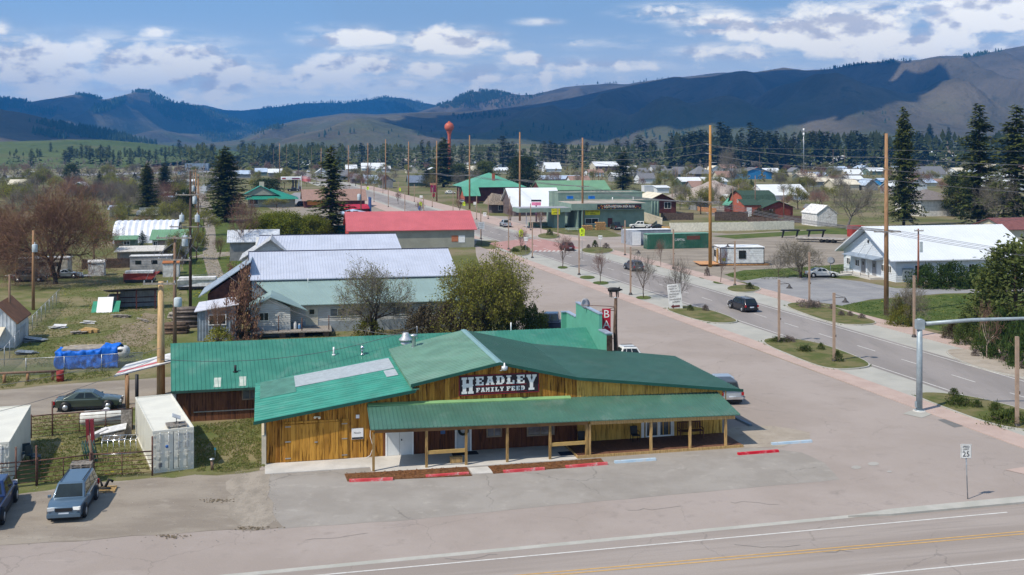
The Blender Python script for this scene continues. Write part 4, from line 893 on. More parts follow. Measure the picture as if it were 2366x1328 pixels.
# ======================= TOWN =======================
def M_(name,c,**k): return mat(name,c,**k)
r_red = M_('coral_red_metal_roof',(.50,.115,.125),rough=.45,var=.06,sc=.4,ribs=('X',.4,.03,6),spec=.4)
r_white = M_('white_metal_roof',(.70,.72,.74),rough=.45,var=.04,sc=.3,ribs=('X',.4,.02,6),spec=.4)
r_pale = M_('pale_blue_metal_roof',(.42,.50,.62),rough=.45,var=.08,sc=.3)
r_gmint = M_('mint_metal_roof',(.10,.32,.22),rough=.5,var=.06,sc=.3,ribs=('X',.5,.03,6))
r_gsoft = M_('soft_green_metal_roof',(.15,.29,.17),rough=.5,var=.08,sc=.3,ribs=('X',.5,.03,6))
r_bank = M_('teal_bank_roof',(.02,.20,.14),rough=.5,var=.06,sc=.3)
r_grey = M_('grey_shingles',(.16,.16,.17),rough=.9,var=.15,sc=2,fine=.12,fsc=4)
r_brown = M_('brown_shingles',(.28,.175,.14),rough=.9,var=.10,sc=2,fine=.12,fsc=4)
r_wood = M_('wood_shakes',(.22,.175,.135),rough=.95,var=.3,sc=3,fine=.2,fsc=5,bump=.03)
r_cream = M_('cream_roof',(.62,.56,.44),rough=.8,var=.08,sc=.5)
r_dgreen = M_('dark_green_shingles',(.035,.065,.045),rough=.9,var=.2,sc=2)
r_tan = M_('tan_flat_roof',(.42,.36,.30),rough=.9,var=.2,sc=.5,dirt=.2)
w_tan = M_('grey_tan_stucco',(.30,.30,.25),rough=.9,var=.08,sc=.5,dirt=.15)
w_red = M_('red_painted_wall',(.40,.06,.05),rough=.8,var=.1,sc=1)
w_dred = M_('dark_red_siding',(.10,.03,.025),rough=.8,var=.2,sc=1,ribs=('Z',.25,.02,3))
w_brick = M_('rust_red_siding',(.36,.10,.06),rough=.8,var=.12,sc=1)
w_brown = M_('brown_grey_siding',(.13,.10,.10),rough=.85,var=.15,sc=1,ribs=('Z',.25,.02,3))
w_mint = M_('sage_green_siding',(.19,.27,.225),rough=.8,var=.08,sc=.6,ribs=('X',.4,.02,3),dirt=.2)
w_white = M_('white_siding',(.62,.64,.66),rough=.7,var=.05,sc=1,ribs=('Z',.28,.025,4))
w_cream = M_('cream_siding',(.50,.46,.36),rough=.8,var=.1,sc=1)
w_grey = M_('grey_siding',(.24,.24,.24),rough=.85,var=.15,sc=1,dirt=.2)
w_blue = M_('bright_blue_siding',(.03,.19,.42),rough=.7,var=.1,sc=1)
w_green = M_('green_grey_siding',(.13,.18,.15),rough=.8,var=.1,sc=1)
def hs(name,label,cat,u0,v0,u1,vE,vR,D,roof='s',wm=w_white,rm=r_white,th=13,wins=(),side=(),group=None,ov=.5,chim=None,door=None,gwall=None,z0=0):
 th = R(th); p = P(u0,v0,z0); W2 = span(p,u1,th); He = max(2.2,ZA(vE,p.y) - z0)
 yr = p.y if roof in ('f','flat') else p.y + D * cos(th) * (.5 if roof in ('s','h') else 1); Hr = max(He + .25,ZA(vR,yr) - z0)
 o = thing(name,p,th,label,cat,group)
 mb = MB()
 if roof in ('s','g'):
  if roof == 'g': mb.ext([(0,0),(D,0),(D,He),(D * .85,He + (Hr - He) * .65),(D / 2,Hr - .1),(D * .15,He + (Hr - He) * .65),(0,He)],'x',0,W2)
  else: mb.ext([(0,0),(D,0),(D,He),(D / 2,Hr - .12),(0,He)],'x',0,W2)
 elif roof == 'f': mb.ext([(0,0),(W2,0),(W2,He),(W2 / 2,Hr - .12),(0,He)],'y',0,D)
 else: mb.bb(0,W2,0,D,0,He if roof != 'lean' else He)
 mb.build('wall',wm,o)
 if gwall and roof == 's': MB().ext([(0,0.01),(D,.01),(D,He),(D / 2,Hr - .14),(0,He)],'x',-.03,-.003).build('gable_wall',gwall,o)
 mb = MB()
 if roof == 's':
  k = (Hr - He) / (D / 2); e = He - k * ov
  mb.slab([(-ov,-ov,e),(W2 + ov,-ov,e),(W2 + ov,D / 2,Hr),(-ov,D / 2,Hr)],.14); mb.slab([(W2 + ov,D + ov,e),(-ov,D + ov,e),(-ov,D / 2,Hr),(W2 + ov,D / 2,Hr)],.14)
 elif roof == 'g':
  zs = [(-.3,He - .1),(D * .15,He + (Hr - He) * .68),(D / 2,Hr),(D * .85,He + (Hr - He) * .68),(D + .3,He - .1)]
  for a,b in zip(zs,zs[1:]): mb.slab([(-ov,a[0],a[1]),(W2 + ov,a[0],a[1]),(W2 + ov,b[0],b[1]),(-ov,b[0],b[1])],.12)
 elif roof == 'f':
  k = (Hr - He) / (W2 / 2); e = He - k * ov
  mb.slab([(-ov,-ov,e),(W2 / 2,-ov,Hr),(W2 / 2,D + ov,Hr),(-ov,D + ov,e)],.14); mb.slab([(W2 / 2,-ov,Hr),(W2 + ov,-ov,e),(W2 + ov,D + ov,e),(W2 / 2,D + ov,Hr)],.14)
 elif roof == 'h':
  m = min(D,W2) / 2; e = He - .2; a,b = (m,D / 2),(W2 - m,D / 2); o_ = ov
  vs = [(-o_,-o_,e),(W2 + o_,-o_,e),(W2 + o_,D + o_,e),(-o_,D + o_,e),(a[0],a[1],Hr),(max(b[0],a[0] + .2),b[1],Hr)]
  mb.add(vs,[(0,1,5,4),(2,3,4,5),(3,0,4),(1,2,5),(3,2,1,0)])
 elif roof == 'lean':
  mb.slab([(-ov,-ov,He),(W2 + ov,-ov,He),(W2 + ov,D + ov,Hr),(-ov,D + ov,Hr)],.12)
 else:
  h = He; mb.bb(-.06,W2 + .06,-.06,.14,h - .02,h + .35); mb.bb(-.06,W2 + .06,D - .14,D + .06,h - .02,h + .35); mb.bb(-.06,.14,.14,D - .14,h - .02,h + .35); mb.bb(W2 - .14,W2 + .06,.14,D - .14,h - .02,h + .35)
  pr = mb.build('parapet',wm,o); mb = MB(); mb.bb(.14,W2 - .14,.14,D - .14,h + .002,h + .06)
 mb.build('roof',rm,o)
 for (f,a,b,w2) in wins:
  x = W2 * f; wpart(o,x - w2 / 2,x + w2 / 2,a,b,0,pane=glass)
 for (f,a,b,w2) in side: x = D * f; wpart(o,x - w2 / 2,x + w2 / 2,a,b,0,face='l',pane=glass)
 if door is not None: x = W2 * door; wpart(o,x,x + 1,.05,2.1,0,frame=w_brown,pane=glass,door=True)
 if chim:
  cx,cy = W2 * chim[0],D * chim[1]; MB().bb(cx - .4,cx + .4,cy - .4,cy + .4,He,Hr + chim[2]).build('chimney',w_brick,o)
 return o,W2,He,Hr
W1 = ((.2,1,2.1,1.4),(.5,1,2.1,1.4),(.8,1,2.1,1.4)); W0 = ((.3,1,2,1.3),(.7,1,2,1.3))
rb,rbW,rbH,rbR = hs('red_roof_building','big tan building with coral red metal roof and red gable end','building',806,576,1096,531,489,17,'s',w_tan,r_red,11,gwall=w_red)
mb = MB(); mb.bb(rbW - 4.6,rbW - 3.3,-.05,0,1.2,2.4); mb.build('wall_poster',M_('orange_poster',(.45,.16,.08)),rb); MB().bb(rbW - 3.2,rbW - 1.9,-.05,0,1.0,2.4).build('wall_poster',white,rb)
hs('shed','grey board shed with silver tin roof behind the bare pink-barked tree','shed',531,603,640,555,531,6,'s',w_grey,M_('silver_tin',(.5,.53,.58),rough=.45,var=.15,ribs=('X',.35,.03,2)))
q = P(259,563); qb = thing('quonset_shed',q,TH,'low shed with deeply ribbed white arched metal roof','shed'); wq = span(q,412,TH); mb = MB(); n = 21
prof = [(0,0),(.2,1.6),(1.2,2.9),(3,3.9),(5.5,4.5),(8,4.4),(10.5,3.4),(12.5,1.5),(13,0)]
vs = []; per = .55; nn = int(wq / per * 4)
for i in range(nn + 1):
 x = i * per / 4 * 1.0; d = .22 * abs(((x / (per * 2.2)) % 1) - .5) * 2
 vs += [(x,y,z - d) for y,z in prof]
k = len(prof); mb.add(vs,[(i * k + j,(i + 1) * k + j,(i + 1) * k + j + 1,i * k + j + 1) for i in range(nn) for j in range(k - 1)]); mb.build('arched_roof',M_('white_ribbed_steel',(.68,.70,.76),rough=.45,var=.08,sc=.5),qb)
MB().ext([(a,b - .25) for a,b in prof[1:-1]] + [(13,0),(0,0)],'x',.05,.15).build('end_wall',w_grey,qb)
hs('shed','small grey shed with green tin roof left of the blue spruce','shed',264,578,312,558,544,5,'s',w_green,r_gsoft,wins=((.6,1,1.8,1.2),))
hs('house','long pinkish house with green metal roof right of the blue spruce','house',352,584,436,551,530,9,'s',M_('dusty_pink_siding',(.28,.22,.2)),r_gsoft,wins=((.08,1,2.2,.8),))
hs('shed','open shed with speckled white roof behind the trailer','shed',271,610,375,592,577,7,'lean',w_grey,M_('speckled_white_roof',(.55,.52,.48),rough=.8,var=.25,sc=4))
hs('barn','old steep dark barn with grey roof edge behind the crossarm pole','barn',372,612,426,590,562,8,'f',M_('old_brown_boards',(.13,.10,.085),rough=.9,var=.2),r_grey)
hs('shed','tiny white tin shed on a post in the grass under the red tree','shed',203,638,240,622,612,2.2,'s',white_dirty,white_dirty,ov=.1)
hs('shed','small metal shed with rusty orange roof beside trailer','shed',376,640,413,620,612,2.2,'lean',white_dirty,M_('rust_orange_roof',(.38,.14,.05)),ov=.1)
p = P(272,716); sh3 = thing('field_shelter',p,TH,'open dark field shelter with low sloping roof and tin back wall','shelter'); mb = MB()
mb.bb(0,4.4,2.4,2.5,0,2.0); mb.build('back_wall',M_('tin_panel_wall',(.30,.31,.32),rough=.6,ribs=('X',.3,.03,2)),sh3); MB().slab([(-1.6,-.4,2.55),(4.8,-.4,2.7),(4.6,2.9,2.05),(-1.4,2.9,1.95)],.12).build('roof',M_('tar_roof',(.05,.045,.045)),sh3)
for x in (0,2.2,4.4): MB().bb(x - .07,x + .07,-.2,-.06,0,2.45).build('post',w_dred,sh3)
mb = MB()
for z in (.5,1.15): mb.bb(0,4.4,2.28,2.38,z,z + .1)
mb.build('wall_rail',w_dred,sh3)
MB().bb(-1.3,0,.2,2.4,0,1.7).build('side_bin',wood_grey,sh3)
eS,eW,_,_ = hs('shed','small white metal shed with brown roof at the left edge behind fence','shed',-48,806,36,742,702,6,'f',M_('white_tin_wall',(.52,.56,.6),rough=.5,ribs=('X',.35,.03,2)),M_('rust_brown_roof',(.22,.10,.05),rough=.8),wins=((.33,2.4,3.1,.9),),ov=.25)
MB().slab([(-.2,-2.2,1.5),(2.4,-2.2,1.5),(2.4,-.02,2.1),(-.2,-.02,2.1)],.08).build('porch_roof',r_cream,eS)
hs('house','long house with brilliant white roof above the alley','house',390,428,447,422,414,10,'s',w_cream,r_white,wins=W0)
hs('house','house with cream coloured roof half behind dark spruce','house',357,458,422,452,443,10,'s',w_red,r_cream)
hs('house','small house with pale grey gable roof behind the crooked spruce','house',376,470,408,463,454,8,'f',w_cream,r_pale)
hs('house','low house with green fence and pale blue roof left of the trees','house',253,500,292,484,474,8,'s',M_('slatted_green',(.3,.34,.28)),r_pale)
hs('shed','pale grey block with arched top at the head of the alley','shed',463,446,477,433,426,6,'f',w_white,w_white,ov=.05)
hs('garage','garage with dark grey gable roof right of the alley','garage',478,440,512,424,409,9,'f',w_grey,r_grey)
hs('school','wide blue grey building with mirrored windows beyond the alley','school',427,395,481,379,378,22,'flat',M_('blue_grey_panels',(.25,.31,.38),rough=.6,var=.2,sc=.4),r_pale,wins=((.2,1,3,3),(.5,1,3,3),(.8,1,3,3)))
hs('house','small white house with green roof left of the blue grey school','house',411,404,428,399,392,9,'f',w_white,r_bank)
hs('hut','square pale hut with white cap out in the dry field','hut',254,421,272,410,408,5,'flat',M_('pale_hut',(.42,.44,.46)),white)
hs('house','far house with white sheet roof at the left edge fields','house',58,404,82,401,397,12,'s',w_grey,r_white)
hs('house','dark red farmhouse under the far left pines','house',66,383,84,379,376,14,'s',w_dred,white_dirty)
hs('house','low white farm shed right of the dark red farmhouse','house',88,382,108,378,375,12,'s',w_grey,r_white)
hs('house','pale blue roofed shed left of big reddish tree','shed',48,428,66,420,416,8,'s',w_grey,r_pale)
hs('house','tiny white house among pines on the far left road','house',369,376,382,371,366,14,'s',w_white,r_white)
hs('container','small orange box among the pines on the far left','container',397,375,404,368,367,8,'flat',M_('orange_box',(.45,.12,.03)),M_('orange_box',(.45,.12,.03)))
bk_,bkW,_,_ = hs('bank_building','brick building with teal hip roof and chimney near petrol station','building',573,479,682,459,436,15,'h',w_tan,r_bank,13,wins=((.12,1.0,2.9,3.0),),ov=1.2)
mb = MB(); x1 = bkW * .62; mb.ext([(-1.5,4.0),(x1,4.0),(x1 * .42,6.9)],'y',1.2,9); mb.build('gable_wall',w_tan,bk_)
mb = MB(); mb.slab([(-2.1,.8,3.85),(x1 * .42,.8,7.1),(x1 * .42,11,7.1),(-2.1,11,3.85)],.15); mb.slab([(x1 * .42,.8,7.1),(x1 + .9,.8,3.85),(x1 + .9,11,3.85),(x1 * .42,11,7.1)],.15); tag(mb.build('roof',r_bank,bk_),'raised teal gable roof')
MB().bb(x1 * .38,x1 * .38 + 1.6,5,6.4,6,8.3).build('chimney',w_cream,bk_)
p = P(652,441); cnp = thing('station_canopy',p,TH,'petrol station canopy, white band with red and blue swoosh on dark columns','canopy'); cw = span(p,713,TH) ; pk = F / p.y
MB().bb(-.5,cw,0,9,5.1,6.3).build('canopy_band',white,cnp)
mb = MB(); mb.bb(0,1.6,-.03,0,5.4,6.0); mb.bb(4.5,8.2,-.03,0,5.35,5.7); mb.bb(10.2,12.6,-.03,0,5.4,6.0); mb.build('red_stripe',sign_red,cnp); MB().bb(4.2,7.5,-.03,0,5.7,5.95).build('blue_stripe',M_('navy_stripe',(.03,.04,.15)),cnp)
for x in (4.6,5.9,7.2): MB().bb(x,x + .7,3,3.7,0,5.1).build('column',M_('dark_column',(.05,.05,.06)) if x < 7 else white,cnp)
for i in range(2):
 pp = p + Vector((4 + i * 3.5,3.5 + i * .8,0)); g_ = thing('fuel_pump',pp,TH,('left' if i == 0 else 'right') + ' fuel pump under the petrol station canopy','fuel pump'); MB().bb(-.5,.5,-.35,.35,0,1.9).build('cabinet',M_('pump_body',(.2,.05,.06)),g_); MB().bb(-.35,.35,-.37,-.352,1.0,1.6).build('display',glass,g_)
fp = thing('flagpole',P(696,470),0,'white flagpole flying a striped flag in front of the station','flagpole'); MB().tube([(0,0,0),(0,0,10.2)],[.09,.05],6).build('pole',white,fp)
mb = MB()
for k in range(9):
 a,b = k * .36,(k + 1) * .36; f_ = lambda x: .25 * sin(x * 2.2); g2 = lambda x: -.25 * x * .6
 mb.add([(a,f_(a),8.0 + g2(a)),(b,f_(b),8.0 + g2(b)),(b,f_(b),9.9 + g2(b)),(a,f_(a),9.9 + g2(a))],[(0,1,2,3)])
fl_ = mb.build('flag',M_('flag_stripes',(.5,.08,.09),planks=('Z',.3,[(.5,.05,.07),(.7,.68,.68)])),fp); MB().bb(0,1.3,.28,.3,8.9,9.85).build('canton',M_('navy_canton',(.03,.04,.16)),fl_)
bb_,bW,bH,bR = hs('restaurant','brown roofed building with dark red wall beside the highway','building',703,480,843,461,437,14,'s',w_dred,r_brown,13,ov=.8)
MB().bb(bW * .05,bW * .3,-.1,0,.9,2.4).build('shop_front',M_('orange_front',(.5,.18,.04)),bb_)
rw,rwW,rwH,_ = hs('shop','small shop with bright red roof and blue end panel','shop',788,500,852,489,472,7,'lean',w_dred,M_('bright_red_roof',(.42,.01,.03),rough=.5),13,ov=.3)
mb = MB(); mb.bb(rwW + .4,rwW + .7,-.8,5.5,0,5.4); mb.build('end_panel',M_('navy_panel',(.03,.08,.22)),rw)
hs('house','grey gabled roof poking up left of the coral red roof','house',792,512,850,497,487,8,'f',w_white,r_pale,13)
hs('shed','teal shed almost hidden behind the tall ragged spruce','shed',770,556,800,533,520,5,'s',M_('teal_wall',(.03,.15,.13)),M_('teal_wall',(.03,.15,.13)),13)
g1,gW,gH,gR = hs('inn_building','large brown building with mint green hipped roof and tall chimney','building',1080,466,1205,431,399,22,'h',w_dred,r_gmint,13,wins=((.72,2.5,5,2.2),),ov=1.6)
MB().bb(gW * .5,gW * .5 + 1,4,5,6,10.2).build('chimney',w_brick,g1)
hs('cabin','small log cabin wing with mint green gable roof by the inn','cabin',1074,470,1107,450,431,8,'s',w_dred,r_gmint,13,gwall=w_brick)
ms,mW,mH,mR = hs('antique_shop','dark low building with long white roof beside the crossroad','building',1188,499,1300,477,434,18,'s',w_brown,r_white,13,wins=((.12,1,2.3,2.6),(.62,1,2.3,2.6)),ov=.6)
p = P(1136,492); mn = thing('corner_shop',p,TH,'corner shop under a heavy brown shingle mansard roof','shop'); cw = span(p,1186,TH); Hh = ZA(472,p.y); Ht = ZA(446,p.y + 3)
MB().bb(0,cw,0,6,0,Hh).build('wall',w_brown,mn)
mb = MB(); mb.hexa([(-1.3,-1.4,Hh),(cw + .6,-1.4,Hh - .2),(cw + .6,7,Hh - .2),(-1.3,7,Hh)],[(1,2,Ht),(cw - .5,2,Ht - .9),(cw - .5,5,Ht - .9),(1,5,Ht)]); mb.build('mansard_roof',r_wood,mn)
wpart(mn,cw * .3,cw * .55,.8,2.4,0,pane=glass)
p = P(1329,526); rg = thing('rug_shop',p,TH,'sage green flat roofed shop with dark patterned sign band and yellow banner','shop'); rW = span(p,1488,TH)
HA = ZA(470,p.y)
MB().bb(0,rW,0,12,0,HA - 1.6).build('wall',w_mint,rg); fs_ = MB().bb(-1.4,rW + .3,-1.4,12,HA - 1.6,HA).build('fascia',w_mint,rg); MB().bb(-1.2,rW + .1,-1.2,11.8,HA + .003,HA + .05).build('roof',r_tan,rg)
sx0 = span(P(1329,526),1376,TH); sx1 = span(P(1329,526),1477,TH); sb = MB().bb(sx0,sx1,-1.48,-1.4,HA - 1.4,HA - .2).build('sign_board',sign_black,rg)
mb = MB(); rnd = random.Random(8)
mb.build
for cl,nm in (((.5,.08,.04),'pattern_red'),((.55,.42,.03),'pattern_yellow')):
 mb = MB()
 for i in range(26):
  x = sx0 + .25 + (sx1 - sx0 - .5) * rnd.random(); z = HA - 1.3 + .95 * rnd.random(); s_ = .1; y = -1.486 - i * .0004; mb.add([(x - s_ * 1.6,y,z),(x,y,z - s_),(x + s_ * 1.6,y,z),(x,y,z + s_)],[(0,1,2,3)])
 mb.build(nm,M_(nm,cl),sb)
mb = MB(); vs,fs = text_mb('SOUTHWESTERN AREA RUGS',.84,depth=.004,narrow=.72); mb.add([((sx0 + sx1) / 2 + x,-1.51 - z,HA - .8 + y) for x,y,z in vs],fs); mb.build('lettering',sign_white,sb)
bx0,bx1 = span(p,1352,TH),span(p,1386,TH); ban = MB().bb(bx0,bx1,-.09,0,HA - 2.9,HA - 1.75).build('banner',M_('banner_yellow',(.62,.58,.02),rough=.7),rg)
mb = MB(); write(mb,'SHOWROOM',((bx0 + bx1) / 2,-.1,HA - 2.05),.55,depth=.003); write(mb,'OPEN',((bx0 + bx1) / 2,-.1,HA - 2.6),.5,depth=.003); mb.build('lettering',black,ban)
wpart(rg,bx0,bx1 - .4,.9,2.3,0,pane=glass,frame=white); MB().bb(rW * .47,rW * .47 + 1.2,-.05,0,.05,2.3).build('door',w_dred,rg)
for x in (.2,1.3): MB().bb(x,x + .3,-1.3,-.02,0,HA - 1.6).build('pilaster',w_mint,rg)
for i in range(2):
 mb = MB(); vs,fs = text_mb('JL',.01); MB().bb(0,.01,0,.01,0,.01) if False else None
cx = span(p,1197,TH); mb = MB(); mb.bb(cx,-1.45,-1,6,HA - 2.0,HA - 1.0); mb.build('drive_canopy',w_mint,rg); MB().bb(cx + .1,-1.5,-.9,5.9,HA - .997,HA - .95).build('canopy_roof',M_('grey_felt',(.3,.3,.33)),rg)
MB().bb(span(p,1282,TH),-2.5,.5,8,0,HA - 2.0).build('pump_house',w_mint,rg); ux0,ux1 = span(p,1272,TH),span(p,1291,TH)
un = MB().bb(ux0,ux1,-1.1,-1.02,HA - 2.6,HA - 1.15).build('banner',MT['banner_yellow'],rg); mb = MB(); write(mb,'SHOWROOM',((ux0 + ux1) / 2,-1.11,HA - 1.5),.3,depth=.003); write(mb,'UNIT',((ux0 + ux1) / 2,-1.11,HA - 2.15),.62,depth=.003); mb.build('lettering',black,un)
MB().bb(cx + 2,cx + 2.2,0,.2,0,HA - 2).build('canopy_post',white_dirty,rg); MB().bb(span(p,1249,TH),span(p,1249,TH) + .25,0,.25,0,HA - 2).build('canopy_post',white_dirty,rg)
hs('workshop','long sage green flat block with patched parapet behind the rug shop','building',1290,509,1484,447,447,10,'flat',w_mint,r_tan,13,wins=((.015,3.2,4.6,1.2),(.06,3.2,4.6,1.2)))
wk2,wkW,wkH,_ = hs('workshop','lower sage green block with tan roof, vents and downpipes behind rug shop','building',1350,514,1523,466,466,9,'flat',w_mint,r_tan,13)
for f_ in (.42,.7,.93): mb = MB(); mb.tube([(wkW * f_,3,wkH),(wkW * f_,3,wkH + 1)],.12,6); mb.build('roof_vent',white,wk2)
for f_ in (.9,.94,.98): mb = MB(); mb.tube([(wkW * f_,-.12,.2),(wkW * f_,-.12,wkH)],.12,6); mb.build('downpipe',w_mint,wk2)
for i,u in enumerate((1317,1367)):
 q = P(u,514); z = 4.9 + i * 0; t_ = thing('blue_tank',Vector((XA(u,285),285,ZA(459,285))),TH,('left' if i == 0 else 'right') + ' bright blue cabinet on the flat green roof','tank'); MB().bb(-.75,.75,-.5,.5,0,.65).build('box',M_('bright_blue',(.01,.16,.55),rough=.5),t_)
 MB().bb(-.8,.8,-.55,.55,.65,.72).build('lid',M_('bright_blue',(.01,.16,.55)),t_)
hs('hall','long building with soft green metal roof and dark red gable end','building',1250,450,1408,438,417,16,'s',w_dred,r_gsoft,13,gwall=w_dred)
hs('brown_house','dark red brown house with cream gabled roof above a fence','house',1492,493,1562,463,446,11,'f',w_dred,r_cream,13,wins=((.72,1.4,3.4,2.2),),ov=1.1)
hs('trailer_home','white trailer home among shrubs right of the dark spruce','trailer',1489,443,1515,430,427,4,'flat',w_white,r_white)
hs('trailer_home','white ribbed trailer beside a pole right of first trailer','trailer',1518,446,1546,433,428,4,'lean',w_white,r_white)
hs('house','pale blue roofed house behind the soft green roof','house',1254,422,1344,416,405,12,'s',w_grey,r_pale)
hs('house','white metal roofed barn behind bare branches left of tall pole','barn',1262,397,1297,389,375,14,'s',w_white,r_white)
hs('house','white roofed shed touching the round pine by the tall pole','shed',1233,391,1262,384,373,14,'s',w_white,r_white)
hs('barn','brown barn with white roof and cupola beyond the dark spruce','barn',1376,396,1430,383,373,18,'s',M_('plum_brown',(.13,.085,.075)),r_white,13,gwall=w_cream)
hs('house','olive green bungalow at the edge of the fields','house',1303,377,1340,369,362,16,'s',w_cream,M_('olive_roof',(.12,.13,.1)))
hs('house','little white house right of the olive bungalow','house',1345,375,1360,371,367,12,'s',w_white,r_cream)
hs('house','tiny white farmhouse on the rise behind the water tower','house',1101,334,1114,330,325,14,'s',w_white,r_white,z0=7)
hs('house','dark house with grey hip roof right of the tall pole','house',1606,417,1644,401,383,12,'h',w_brown,r_grey)
hs('tarp_pile','pile of blue and white tarps left of the dark hip roof house','pile',1585,402,1604,394,388,5,'lean',M_('tarp_blue_far',(.02,.14,.4)),M_('tarp_blue_far',(.02,.14,.4)))
hs('blue_house','bright blue house with chimney and pale roof behind','house',1717,414,1783,398,387,12,'f',w_blue,r_grey,13,wins=((.2,1.2,2.6,1.6),(.75,1.2,2.6,1.6)),chim=(.5,.1,.5))
hs('house','white roofed garage right behind the bright blue house','garage',1768,406,1802,397,388,8,'s',w_grey,r_white)
hs('shed','pale long shed far behind the blue house','shed',1722,388,1780,380,376,10,'s',w_white,r_pale)
hs('shed','second pale long shed with yellow tank beside it','shed',1798,388,1844,380,376,10,'s',w_white,r_pale)
hs('tank','small yellow tank between the pale long sheds','tank',1821,390,1831,384,381,4,'lean',M_('yellow_tank',(.6,.36,.02)),M_('yellow_tank',(.6,.36,.02)))
hs('barn','long white roofed barn behind the bare grey trees','barn',1770,463,1868,452,426,15,'s',w_white,r_white)
rbn,bw_,bh_,br_ = hs('red_barn','rust red barn with dark green gambrel roof','barn',1721,494,1792,470,438,11,'g',w_brick,r_dgreen,13,side=((.45,3.2,4.2,.9),))
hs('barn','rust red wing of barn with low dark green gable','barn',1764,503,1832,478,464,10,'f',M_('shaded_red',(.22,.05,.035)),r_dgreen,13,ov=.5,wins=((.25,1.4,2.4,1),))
p = P(1720,503); gd = thing('garage_wing',p,TH,'rust red garage wing with tall white door','garage'); MB().bb(0,5.1,0,4,0,3.6).build('wall',w_brick,gd); MB().bb(.7,2.2,-.05,0,.05,2.9).build('door',white,gd); MB().slab([(-.2,-.2,3.62),(5.2,-.2,3.62),(5.2,4.2,5.1),(-.2,4.2,5.1)],.1).build('roof',r_dgreen,gd)
hs('shed','small orange and red shed with mint roof left of barn','shed',1686,490,1706,470,459,4,'f',w_dred,r_gmint,13)
hs('shed','open tan shed with white roof and yellow panel behind the small red shed','shed',1680,474,1718,460,449,6,'s',M_('tan_boards',(.4,.25,.12)),r_white,13)
hs('shed','grey flat shed before the gravel mound','shed',1608,486,1640,466,458,6,'lean',w_grey,r_grey,13)
hs('shed','narrow orange shed left of the white gabled shed','shed',1871,497,1883,481,472,4,'f',M_('orange_boards',(.45,.15,.04)),r_grey,13,ov=.1)
hs('garage','plain white gabled shed beside the large bare tree','shed',1888,523,1934,492,474,8,'f',white_dirty,white_dirty,13,ov=.2)
hs('hall','huge white roofed hall far right of centre','hall',1890,391,2056,381,359,34,'h',w_white,r_white,13)
hs('church_hall','white complex with red trimmed roof at the far right','building',2162,375,2262,361,346,30,'s',w_cream,r_white,13,wins=W1)
hs('church_hall','upper white building with stepped roof at far right','building',2252,372,2330,356,339,30,'s',w_cream,r_white,13)
hs('hall','low white annex with cream wall left of the steeple','building',2146,384,2182,378,370,14,'s',w_cream,r_white,13)
hs('house','brown roofed house left of the low white annex','house',2112,386,2150,379,371,12,'s',w_cream,r_brown,13)
p = P(2186,389); cs = thing('church_tower',p,TH,'cream church tower with open belfry and brown spire','church'); wch = span(p,2205,TH); MB().bb(0,wch,0,wch,0,10.5).build('tower',w_cream,cs); MB().bb(-.5,wch + .5,-.5,wch + .5,10.5,11.2).build('cornice',w_brown,cs)
for a in (0,1):
 for b in (0,1): x,y = a * (wch - .8),b * (wch - .8); MB().bb(x,x + .8,y,y + .8,11.2,14.2).build('belfry_post',w_cream,cs)
mb = MB(); c_ = wch / 2; mb.add([(-.6,-.6,14.2),(wch + .6,-.6,14.2),(wch + .6,wch + .6,14.2),(-.6,wch + .6,14.2),(c_ - .9,c_ - .9,17.5),(c_ + .9,c_ - .9,17.5),(c_ + .9,c_ + .9,17.5),(c_ - .9,c_ + .9,17.5),(c_,c_,29)],[(0,1,5,4),(1,2,6,5),(2,3,7,6),(3,0,4,7),(4,5,8),(5,6,8),(6,7,8),(7,4,8),(3,2,1,0)]); mb.build('spire',r_wood,cs)
hs('house','long grey roofed house below the church tower','house',2112,412,2186,401,384,12,'s',w_white,r_grey,13)
hs('house','house with pale blue roof right of the big dark spruce','house',2118,431,2164,424,412,10,'s',w_cream,r_pale,13)
hs('house','small brown roofed house right of the pale blue roof','house',2160,428,2186,422,413,8,'s',w_cream,r_brown,13)
hs('house','grey house with pale roof left of the big dark spruce','house',2000,440,2028,426,413,8,'f',w_grey,r_pale,13)
hs('house','blue roofed house partly behind the big dark spruce','house',2036,428,2058,420,411,8,'s',w_blue,r_pale,13)
hs('house','light blue house in the trees right of the blue house','house',1868,412,1912,404,397,9,'s',w_blue,r_pale,13)
hs('big_house','white two storey house with grey hip roof among the trees','house',2128,500,2212,460,437,13,'h',M_('white_plaster',(.6,.58,.54)),M_('grey_brown_shingles',(.18,.155,.145)),13,wins=((.7,3.6,4.8,1.4),),ov=1)
hs('house','long low house with maroon roof at the right edge','house',2330,556,2480,528,503,12,'s',w_cream,M_('maroon_roof',(.18,.07,.065),rough=.8),13)
hs('school','wide school with tan flat roof beyond the highway','school',868,384,962,375,366,30,'s',w_cream,r_tan,10)
hs('school','white metal hall left of the tan roofed school','hall',836,394,892,388,376,18,'s',w_white,r_white,10)
hs('house','pink walled motel on the far rise','motel',922,354,955,347,341,16,'s',M_('pink_wall',(.45,.25,.2)),r_brown,z0=3)
hs('house','dark roofed house with white fence by the highway bend','house',812,424,842,412,401,10,'s',w_brown,r_grey)
hs('house','pale house with silver roof right of dark roofed house','house',843,424,873,415,404,9,'s',w_white,r_pale)
hs('house','grey shingled gabled house behind the bare tree by the highway','house',878,434,908,416,404,9,'f',w_grey,r_grey)
hs('house','low house with shiny slate roof left of the magenta sign','house',945,430,985,420,405,9,'s',w_green,M_('slate_blue_roof',(.16,.19,.25),rough=.4))
hs('house','white roofed house left of the round green pine','house',976,388,996,378,368,12,'s',w_white,r_white)
hs('house','blue house with white roof far left of the tall spruce','house',664,386,694,380,372,12,'s',w_blue,r_white)
